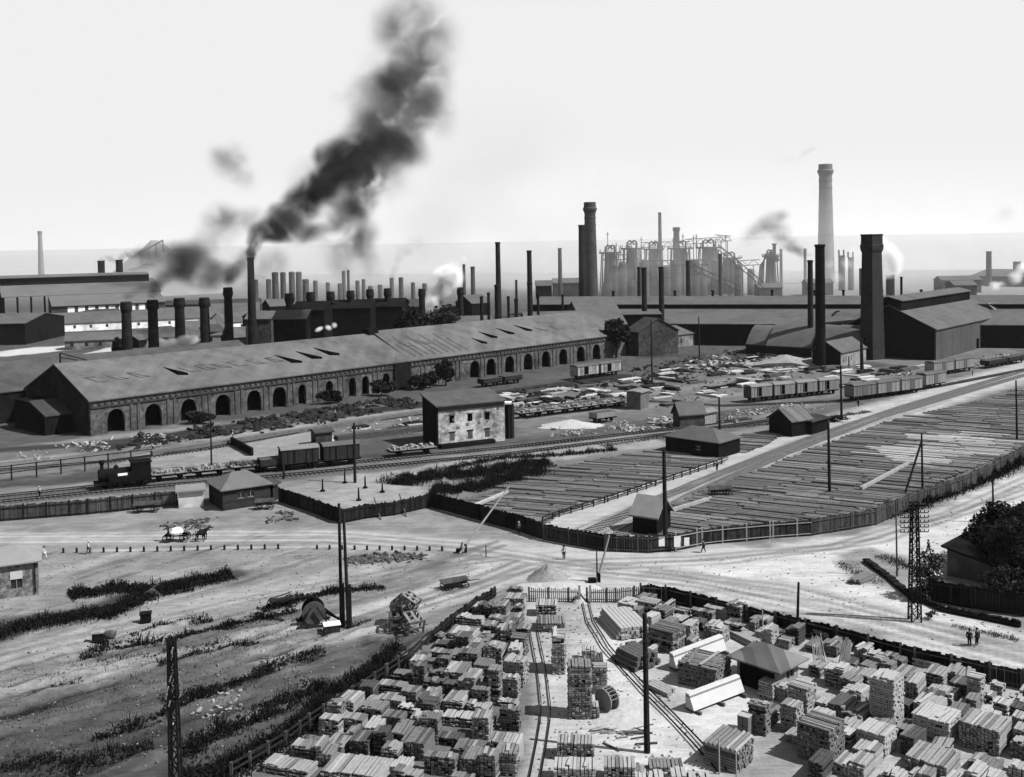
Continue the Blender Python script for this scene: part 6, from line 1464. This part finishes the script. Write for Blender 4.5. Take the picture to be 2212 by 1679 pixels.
for i,(x,h,r) in enumerate([(405,2.8,3.0),(690,3.4,3.4),(800,4.0,3.6),(905,4.6,3.0),(940,7.6,2.8),(880,3.8,3.0)]):
    xs_=sorted([405,690,800,905,940,880]);tree('dark bushy tree against the long workshop wall, %s from the left'%NTH[xs_.index(x)],wt(x,0,4.5),h,(r,r*.7,h*.45),900,.45,LEAF,seed=30+i,group='trees along the long workshop wall')
for i,(x,yt,yb,Y,r,lab) in enumerate([(945,655,715,342,9,'big dark round tree behind the workshop ridge under the steam'),(885,668,720,340,5,'dark clump tree right beside the white lodge'),(1330,690,730,352,5,'dark tree squeezed behind the gabled house'),(258,728,752,335,2.5,'ragged dark tree near the first brick stack')]):
    c=at(x,yt,Y);tree(lab,Vector((c.x,c.y,0)),c.z,(r,r*.8,c.z*.35),1300,.7,LEAF,seed=60+i)
p=gp(2150,1215);p2=at(2170,1100,p.y-3)
tree('huge dark tree overhanging the roof at the right frame edge',gp(2180,1222),7.4,(5.2,4.5,3.3),9000,.2,LEAF,seed=80)
tree('second dark tree at the right frame edge below the first',gp(2212,1262),7.6,(4.6,4,3.2),5000,.19,LEAF,seed=81)
tree('dark tree in the shaded garden before the black wall',gp(2192,1318),4.4,(3.6,2.4,1.9),4500,.16,LEAF,seed=82)
tree('small airy grey tree right of the lattice pylon',gp(2006,1290),5.4,(1.9,1.7,2.2),1100,.17,LEAFM,seed=83,name='young_tree')
tree('low dark bush at the foot of the lattice pylon',gp(1990,1298),1.8,(1.5,1.2,.8),700,.14,LEAF,seed=84,name='bush',trunk=False,cat='bush')
tree('small tuft bush on the pavement right of the pylon',gp(2016,1338),1.0,(.8,.6,.45),220,.1,LEAFM,seed=85,name='bush',trunk=False,cat='bush')
tree('dark shrub beside the striped roof shed, left side',gp(1690,925),1.6,(2.4,1.2,.8),500,.2,LEAF,seed=86,name='bush',trunk=False,cat='bush')
tree('dark shrub beside the striped roof shed, right side',gp(1805,912),1.4,(2.6,1.2,.7),500,.2,LEAF,seed=87,name='bush',trunk=False,cat='bush')
tree('dark bush behind the office hut by the locomotive',gp(300,1046),2.4,(1.6,1.4,1.1),600,.2,LEAF,seed=88,name='bush',trunk=False,cat='bush')
# awning cloth in garden
p=gp(2014,1258);m=MB();m.lathe([(.05,1.9),(.9,1.5),(1.1,1.1)],12);m.tube([(0,0,0),(0,0,1.9)],.05,6);o=m.build('garden_umbrella',WALLL,None,loc=p);tag(o,'round white sunshade under the small airy grey tree','sunshade')
p=gp(2165,1312);m=MB();m.add([(-1.3,0,2.6),(1.3,.3,2.4),(.1,0,1.3),(-1.3,.06,2.6),(1.3,.36,2.4),(.1,.06,1.3)],[(0,2,1),(3,4,5),(0,1,4,3),(1,2,5,4),(2,0,3,5)]);o=m.build('hanging_cloth',WALLL,None,loc=p);tag(o,'white cloth hanging in front of the shaded garden wall','cloth')
def weeds(label,strips,m,seed,n=16,hmax=.9,name='weeds'):
    rr=random.Random(seed);f=MB()
    for (pts,wd,h,dens) in strips:
        P=[gp(*p) for p in pts]
        for a,b in zip(P[:-1],P[1:]):
            l=(b-a).length;u=(b-a)/l;nn=Vector((-u.y,u.x,0));k=int(l*wd*dens*n*2.6)
            for _ in range(k):
                q=a+u*rr.uniform(0,l)+nn*rr.gauss(0,.33)*wd;g0=gz(q.x,q.y)
                env=max(.25,.5+.5*math.sin(q.x*1.3+q.y*.7)*math.sin(q.x*.37-q.y*.9));hh=h*env*rr.uniform(.5,1.3);an=rr.uniform(0,6.28);w=rr.uniform(.03,.07)
                if rr.random()<.5:      # leafy tuft
                    zc=rr.random()**1.3*hh*.8;g=rr.uniform(.04,.1)*min(1.6,.5+h);a_=Vector((rr.uniform(-1,1),rr.uniform(-1,1),rr.uniform(-1,1))).normalized();b_=a_.cross(Vector((rr.uniform(-1,1),rr.uniform(-1,1),rr.uniform(-1,1)))).normalized();c_=Vector((q.x,q.y,zc+.05+g0))
                    f.add([c_+a_*g,c_+b_*g*.8,c_-a_*g,c_-b_*g*.8],[(0,1,2,3)]);continue
                lx,ly=rr.uniform(-.25,.25)*hh,rr.uniform(-.25,.25)*hh
                c,s=math.cos(an)*w,math.sin(an)*w
                f.add([(q.x-c,q.y-s,g0),(q.x+c,q.y+s,g0),(q.x+lx+c*.6,q.y+ly+s*.6,g0+hh*.65),(q.x+lx*1.6,q.y+ly*1.6,g0+hh)],[(0,1,2,3)])
    o=f.build(name,m);o['kind']='stuff';tag(o,label,'weeds');return o
GD=mat('weed_dark',.022,.5,.6,0);GM=mat('weed_mid',.11,.5,.6,0)
weeds('dark tall weeds in the strip below the stone house',[([(-20,1375),(60,1350),(180,1330),(250,1318)],3.,.9,3.6),([(150,1290),(250,1272),(320,1275)],2.6,1.1,4),([(210,1335),(300,1300),(320,1285)],2.4,1.,4)],GD,1)
weeds('dark weed patch on the open dirt above the twin masts',[([(340,1275),(400,1262),(500,1242)],2.9,1.0,5),([(355,1285),(420,1275)],.9,.7,2.5)],GD,2)
weeds('dark weed strips across the middle of the left field',[([(180,1425),(230,1400),(300,1390),(420,1370),(520,1350),(640,1320)],1.3,.9,2.2),([(280,1372),(350,1352),(460,1338)],1.,.7,2),([(470,1368),(640,1300),(740,1275)],.9,.8,2.2),([(340,1440),(470,1400),(560,1390)],.9,.8,2.2),([(210,1430),(330,1418),(500,1380)],.7,.5,1.5),([(60,1500),(180,1470)],.8,.4,1.5)],GD,3)
weeds('thin dry weeds spread over the left field',[([(0,1560),(250,1500),(520,1400),(700,1340)],6,.35,.35),([(0,1480),(250,1430),(600,1330)],5,.3,.3),([(0,1650),(300,1580),(640,1450)],6,.35,.4)],GM,4)
weeds('dark weeds in the lower furrows of the left field',[([(200,1600),(330,1560),(480,1490)],.9,1.,2.4),([(350,1520),(500,1480),(600,1440),(700,1410)],1.4,1.,2.),([(0,1660),(180,1650),(330,1610)],2.2,.9,1.6),([(390,1640),(480,1580),(560,1550),(700,1480)],2.0,1.1,2.4),([(400,1680),(520,1640),(640,1570)],2.0,1.1,2.4)],GD,5)
weeds('black brambles on the bank along the handrail fence',[([(480,1690),(600,1608),(700,1545),(790,1485),(880,1420)],2.0,1.3,3.2),([(640,1560),(760,1470),(860,1400)],1.6,1.1,2.4)],GD,6)
weeds('dark weeds around the twin masts and winch',[([(560,1320),(660,1290),(740,1278),(830,1270)],1.3,.9,2.2),([(640,1345),(700,1340)],1.2,.7,2),([(760,1355),(800,1340)],.8,.5,2),([(930,1390),(1000,1330),(1060,1290)],.8,.9,2.)],GD,7)
weeds('black thicket of scrub between sandy enclosure and timber field',[([(860,1048),(900,1030),(960,1030),(1060,1020),(1180,1000)],5.5,1.5,2.6),([(930,1060),(1000,1060),(1100,1035),(1170,1020)],4.5,1.5,3.),([(960,1015),(1080,990),(1200,985),(1330,972)],2.2,1.1,1.5)],GD,8,n=14,name='scrub')
weeds('dark scrub along the foot of the long curving fence',[([(1890,1120),(2000,1085),(2090,1050),(2150,1025),(2240,975)],2.6,1.8,2.6)],GD,9,name='scrub')
weeds('grey scrub in the small pit left of the pylon',[([(1810,1215),(1860,1240),(1900,1262)],2.0,.4,1.),([(1900,1200),(1970,1230)],2.,.6,1.5),([(2060,1350),(2200,1385)],.9,.4,1.5)],GM,10)
weeds('thin weeds between the freight tracks and the pale road',[([(1560,925),(1700,915),(1880,890)],1.6,.7,1.2),([(1300,965),(1500,935)],2,.7,.8),([(230,985),(500,935)],3,.4,.4)],GM,11)
logs('slabs lying in the small pit left of the timber kerb',1845,1262,1880,1247,5,2,.14,TS_[1])
# ------------------------------------------------------------------ smoke and steam
def volmat(name,color,dens,noise=.05,soft=.55,aniso=.1,contrast=(.42,.62)):
    m=bpy.data.materials.new(name);m.use_nodes=True;N=m.node_tree.nodes;L=m.node_tree.links;N.clear()
    out=N.new('ShaderNodeOutputMaterial');v=N.new('ShaderNodeVolumePrincipled');v.inputs['Color'].default_value=(color,color,color,1)
    v.inputs['Anisotropy'].default_value=aniso
    tc=N.new('ShaderNodeTexCoord');ln=N.new('ShaderNodeVectorMath');ln.operation='LENGTH';L.new(tc.outputs['Object'],ln.inputs[0])
    ge=N.new('ShaderNodeNewGeometry');no=N.new('ShaderNodeTexNoise');no.inputs['Scale'].default_value=noise;no.inputs['Detail'].default_value=5;no.inputs['Roughness'].default_value=.62;no.inputs['Distortion'].default_value=.6
    L.new(ge.outputs['Position'],no.inputs['Vector'])
    # edge eaten by the noise
    a=N.new('ShaderNodeMapRange');a.inputs[1].default_value=soft*.2;a.inputs[2].default_value=1.;a.inputs[3].default_value=1;a.inputs[4].default_value=0;a.interpolation_type='SMOOTHSTEP';L.new(ln.outputs['Value'],a.inputs[0])
    b=N.new('ShaderNodeMapRange');b.inputs[1].default_value=contrast[0];b.inputs[2].default_value=contrast[1];L.new(no.outputs[0],b.inputs[0])
    q=N.new('ShaderNodeMath');q.operation='MULTIPLY';L.new(a.outputs[0],q.inputs[0]);L.new(b.outputs[0],q.inputs[1])
    oi=N.new('ShaderNodeObjectInfo');r=N.new('ShaderNodeMath');r.operation='MULTIPLY';L.new(q.outputs[0],r.inputs[0]);L.new(oi.outputs['Alpha'],r.inputs[1])
    d=N.new('ShaderNodeMath');d.operation='MULTIPLY';d.inputs[1].default_value=dens;L.new(r.outputs[0],d.inputs[0]);L.new(d.outputs[0],v.inputs['Density'])
    L.new(v.outputs[0],out.inputs['Volume']);return m
V_SMOKE=volmat('coal_smoke',.08,3.0,.11,contrast=(.36,.66));V_STEAM=volmat('white_steam',.99,1.,.12,contrast=(.36,.5),aniso=0);V_HAZE=volmat('thin_smoke',.85,1.,.03,contrast=(.3,.65))
def ball(seg=16,ring=10):
    m=MB();vs=[];fs=[]
    for j in range(ring+1):
        t=math.pi*j/ring
        for i in range(seg): a=2*math.pi*i/seg;vs.append((math.sin(t)*math.cos(a),math.sin(t)*math.sin(a),math.cos(t)))
    for j in range(ring):
        for i in range(seg): a=j*seg+i;b=j*seg+(i+1)%seg;fs.append((a,a+seg,b+seg,b))
    m.add(vs,fs);return m
BALL={}
def plume(name,label,cat,Y,puffs,vm,dens,m3=1.):
    """puffs: (x,y,rx,ry,strength) measured in the picture at depth Y"""
    p0=at(puffs[0][0],puffs[0][1],Y);t=thing(name,label,cat,p0);t['kind']='stuff'
    if vm.name not in BALL:
        me=bpy.data.meshes.new('puff');b=ball();me.from_pydata(b.v,[],b.f);me.materials.append(vm);BALL[vm.name]=me
    for i,(x,y,rx,ry,s) in enumerate(puffs):
        o=bpy.data.objects.new('puff',BALL[vm.name]);COL.objects.link(o);o.parent=t;c=at(x,y,Y)-p0;k=Y/F
        o.location=c+Vector((0,((i*37)%7-3)*rx*k*.1,0));g=1.28 if vm is V_SMOKE else 1.;o.scale=(rx*k*g,rx*k*m3*g,ry*k*g);o.color=(1,1,1,s*dens);o.rotation_euler=(0,((i*53)%9-4)*.12,0)
    return t
plume('smoke_plume','thick black smoke rolling up and right from the tallest left stack','smoke',315,[
 (620,480,60,40,0.35),(700,410,80,66,0.40),(770,350,84,70,0.45),(840,270,96.6,83.6,0.32),(880,170,96.6,92.4,0.27),(900,80,96.6,83.6,0.24),(840,380,60,60,0.30),
 (543,548,12,16,6.00),(549,525,17,20,6.00),(560,503,25,24,6.00),(585,495,34,28,5.00),(615,472,40,34,4.00),(600,500,40,24,2.50),(650,440,44,40,3.20),(640,500,50,30,1.50),(690,505,44,26,1.00),(672,415,40,36,2.40),(700,400,50,44,2.60),(712,335,39.1,30.8,2.45),(735,360,50,42,3.40),(760,330,50.6,44,2.30),(785,380,52,50,3.60),(780,430,40,46,2.40),(750,470,44,50,1.80),(760,520,44,44,1.10),(790,500,36,36,0.90),
 (790,300,57.5,48.4,1.30),(830,330,64.4,52.8,1.22),(860,320,52.9,33,1.08),(850,275,69,55,1.08),(800,240,50.6,44,0.65),(890,330,46,39.6,0.58),(860,190,69,55,1.20),(850,170,41.4,37.4,1.32),(925,180,57.5,61.6,0.72),(940,240,46,66,0.65),(900,240,57.5,55,0.72),(900,125,69,55,0.48),(940,100,62.1,61.6,0.36),(865,70,69,50.6,0.42),(905,45,75.9,50.6,0.36),(870,30,69,44,0.30),(800,185,50.6,33,0.30),(760,205,46,26.4,0.21),(730,560,36,50,0.60),(798,560,26,50,0.70)],V_SMOKE,.075)
plume('smoke_wisp','pale torn smoke drifting left of the big black plume','smoke',420,[
 (500,350,46,42,.9),(525,385,38,30,.6),(470,335,30,26,.4),(470,470,44,38,.9),(510,480,44,34,.9),(540,470,36,30,.6),(450,510,40,34,.6),(480,520,40,30,.7),(430,530,34,30,.45),(520,560,40,30,.6)],V_SMOKE,.035)
plume('smoke_bank','dark low smoke bank drifting above the left brick stacks','smoke',300,[
 (330,634,13,12,3.5),(338,615,18,16,3),(352,600,22,18,2.6),(378,585,32,26,2.3),(395,570,36,34,2.2),(375,555,44,34,.9),(340,560,50,26,.5),(410,595,34,26,1.),(440,600,40,24,.7),(290,632,22,10,.9),(310,622,22,12,.8),
 (440,570,50,34,.9),(480,585,40,26,.9),(420,545,44,30,.7),(460,610,40,20,.6),(560,600,40,36,.7),(590,570,40,40,.5),
 (494,606,14,14,2.6),(504,592,22,20,2.),(522,580,26,26,1.2),(530,560,20,28,.8),(276,640,14,9,1.6)],V_SMOKE,.085)
plume('smoke_trail','black flue smoke over the open steel hall trailing to the slag heap','smoke',600,[(222,562,10,7,2),(240,560,14,7,1.6),(262,558,10,8,2),(275,552,18,8,1.5),(300,548,30,12,.9),(330,545,40,22,.5),(380,545,50,28,.5),(410,560,40,30,.6)],V_SMOKE,.05)
plume('smoke_plume','grey smoke blowing left from the slim stack beside the black chimney','smoke',345,[(1745,556,11,8,2.5),(1732,548,15,12,2.2),(1715,535,22,16,1.7),(1697,520,26,20,1.3),(1680,498,30,24,1.2),(1668,478,30,24,1.2),(1690,466,20,16,.8),(1645,495,34,26,.8),(1622,510,26,22,.4)],V_SMOKE,.07)
plume('smoke_plume','faint grey smoke rising from a thin stack in the hazy middle','smoke',560,[(848,598,8,9,2),(853,580,10,14,1.4),(860,560,14,18,1.),(875,540,22,16,.7),(900,525,28,16,.4),(790,560,30,60,.5),(740,580,30,50,.35)],V_SMOKE,.03)
plume('smoke_wisp','faint smoke wisp at the far right sky','smoke',900,[(2170,465,26,24,1),(2190,490,20,20,.8),(2150,480,24,16,.5)],V_SMOKE,.006)
plume('smoke_wisp','thin smoke streak above the tallest pale chimney','smoke',880,[(1740,330,24,8,1),(1757,322,12,6,1),(1700,345,30,10,.5)],V_SMOKE,.006)
plume('steam_cloud','bright white steam puffing behind the ridge of the long workshop','steam',380,[(922,662,18,20,4),(936,645,26,22,4),(952,622,30,24,4),(972,598,36,32,4),(985,580,22,20,2),(950,590,20,16,1.5),(1002,560,10,14,1)],V_STEAM,.3)
plume('steam_cloud','big white steam cloud right of the square chimney','steam',500,[(1900,560,24,24,3),(1918,545,26,26,3),(1932,560,26,26,3),(1925,585,26,22,3),(1905,590,22,18,2.5),(1905,525,18,20,2),(1940,580,16,18,2)],V_STEAM,.12)
plume('steam_cloud','low white steam jet beside the first brick stacks','steam',305,[(335,743,26,12,4),(355,744,26,12,4),(378,743,24,14,4),(400,738,24,16,4),(418,733,18,13,3)],V_STEAM,.3)
plume('steam_cloud','small white steam curl against the black furnace shed','steam',318,[(690,711,12,6,4),(710,708,10,7,4),(722,703,8,8,3)],V_STEAM,.35)
plume('steam_cloud','white steam puffs at the far right yard buildings','steam',560,[(2190,600,20,18,3),(2205,580,14,20,3),(2150,618,16,14,3),(2165,612,14,10,2)],V_STEAM,.1)
plume('steam_cloud','small white steam around the tallest chimney foot','steam',700,[(1790,570,14,14,1.5),(1830,570,20,16,1.2),(1810,600,18,16,1.),(1850,545,22,22,.6)],V_STEAM,.05)
plume('steam_cloud','faint steam column over the pump house','steam',600,[(1190,520,26,40,1),(1180,560,22,30,1),(1200,600,20,20,1.),(1275,415,14,18,.8),(1272,380,24,28,.4)],V_STEAM,.02)
plume('furnace_fume','pale dusty fume wrapped round the hazy furnace plant','fume',700,[(1340,600,46,34,1.3),(1400,560,60,40,1),(1470,560,70,50,1),(1540,570,70,50,1.2),(1600,590,60,50,1.2),(1640,600,46,44,.9),(1500,600,90,34,1.1),(1700,600,60,40,.7),(1780,600,40,50,1.1),(1840,580,60,50,.9),(1660,540,50,40,.4)],V_HAZE,.008)
plume('smoke_veil','thin grey smoke veil hanging over the middle works','smoke',560,[(1000,480,220,110,.9),(1150,520,200,90,.8),(900,560,200,60,.9),(700,600,160,50,.9),(1350,450,200,120,.4)],V_HAZE,.0022)
V_GREY=volmat('grey_smoke_air',.16,1.,.022,contrast=(.3,.68))
plume('smoke_bank','wide grey smoke bank hanging in the air over the middle works','smoke',470,[(1000,440,240,130,1.),(1180,520,240,100,1.),(760,560,210,70,1.1),(1350,480,240,120,.7),(1080,300,220,130,.5),(640,590,120,46,1.2),(1050,600,260,50,1.),(900,500,160,90,.7),(560,520,120,90,.5)],V_GREY,.0045)
def veil(label,c,sc,s):
    t=thing('smoke_veil',label,'smoke',c);t['kind']='stuff';o=bpy.data.objects.new('puff',BALL['thin_smoke']);COL.objects.link(o);o.parent=t;o.scale=sc;o.color=(1,1,1,s)
veil('broad pale haze of smoke lying over the furnaces and far chimneys',(40,900,20),(900,430,110),.0031)
# ------------------------------------------------------------------ haze: the air of the place
hz=MB();hz.box((0,4900,62.5),(24000,10200,127));hz.v=[(x,y,max(z,-1.)) for x,y,z in hz.v]
hm=bpy.data.materials.new('haze_air');hm.use_nodes=True;N=hm.node_tree.nodes;N.clear();o_=N.new('ShaderNodeOutputMaterial');v_=N.new('ShaderNodeVolumePrincipled')
v_.inputs['Color'].default_value=(.97,.97,.97,1);v_.inputs['Density'].default_value=.00002;v_.inputs['Anisotropy'].default_value=.2;hm.node_tree.links.new(v_.outputs[0],o_.inputs['Volume'])
ho=hz.build('haze',hm);kindof(ho,'stuff')
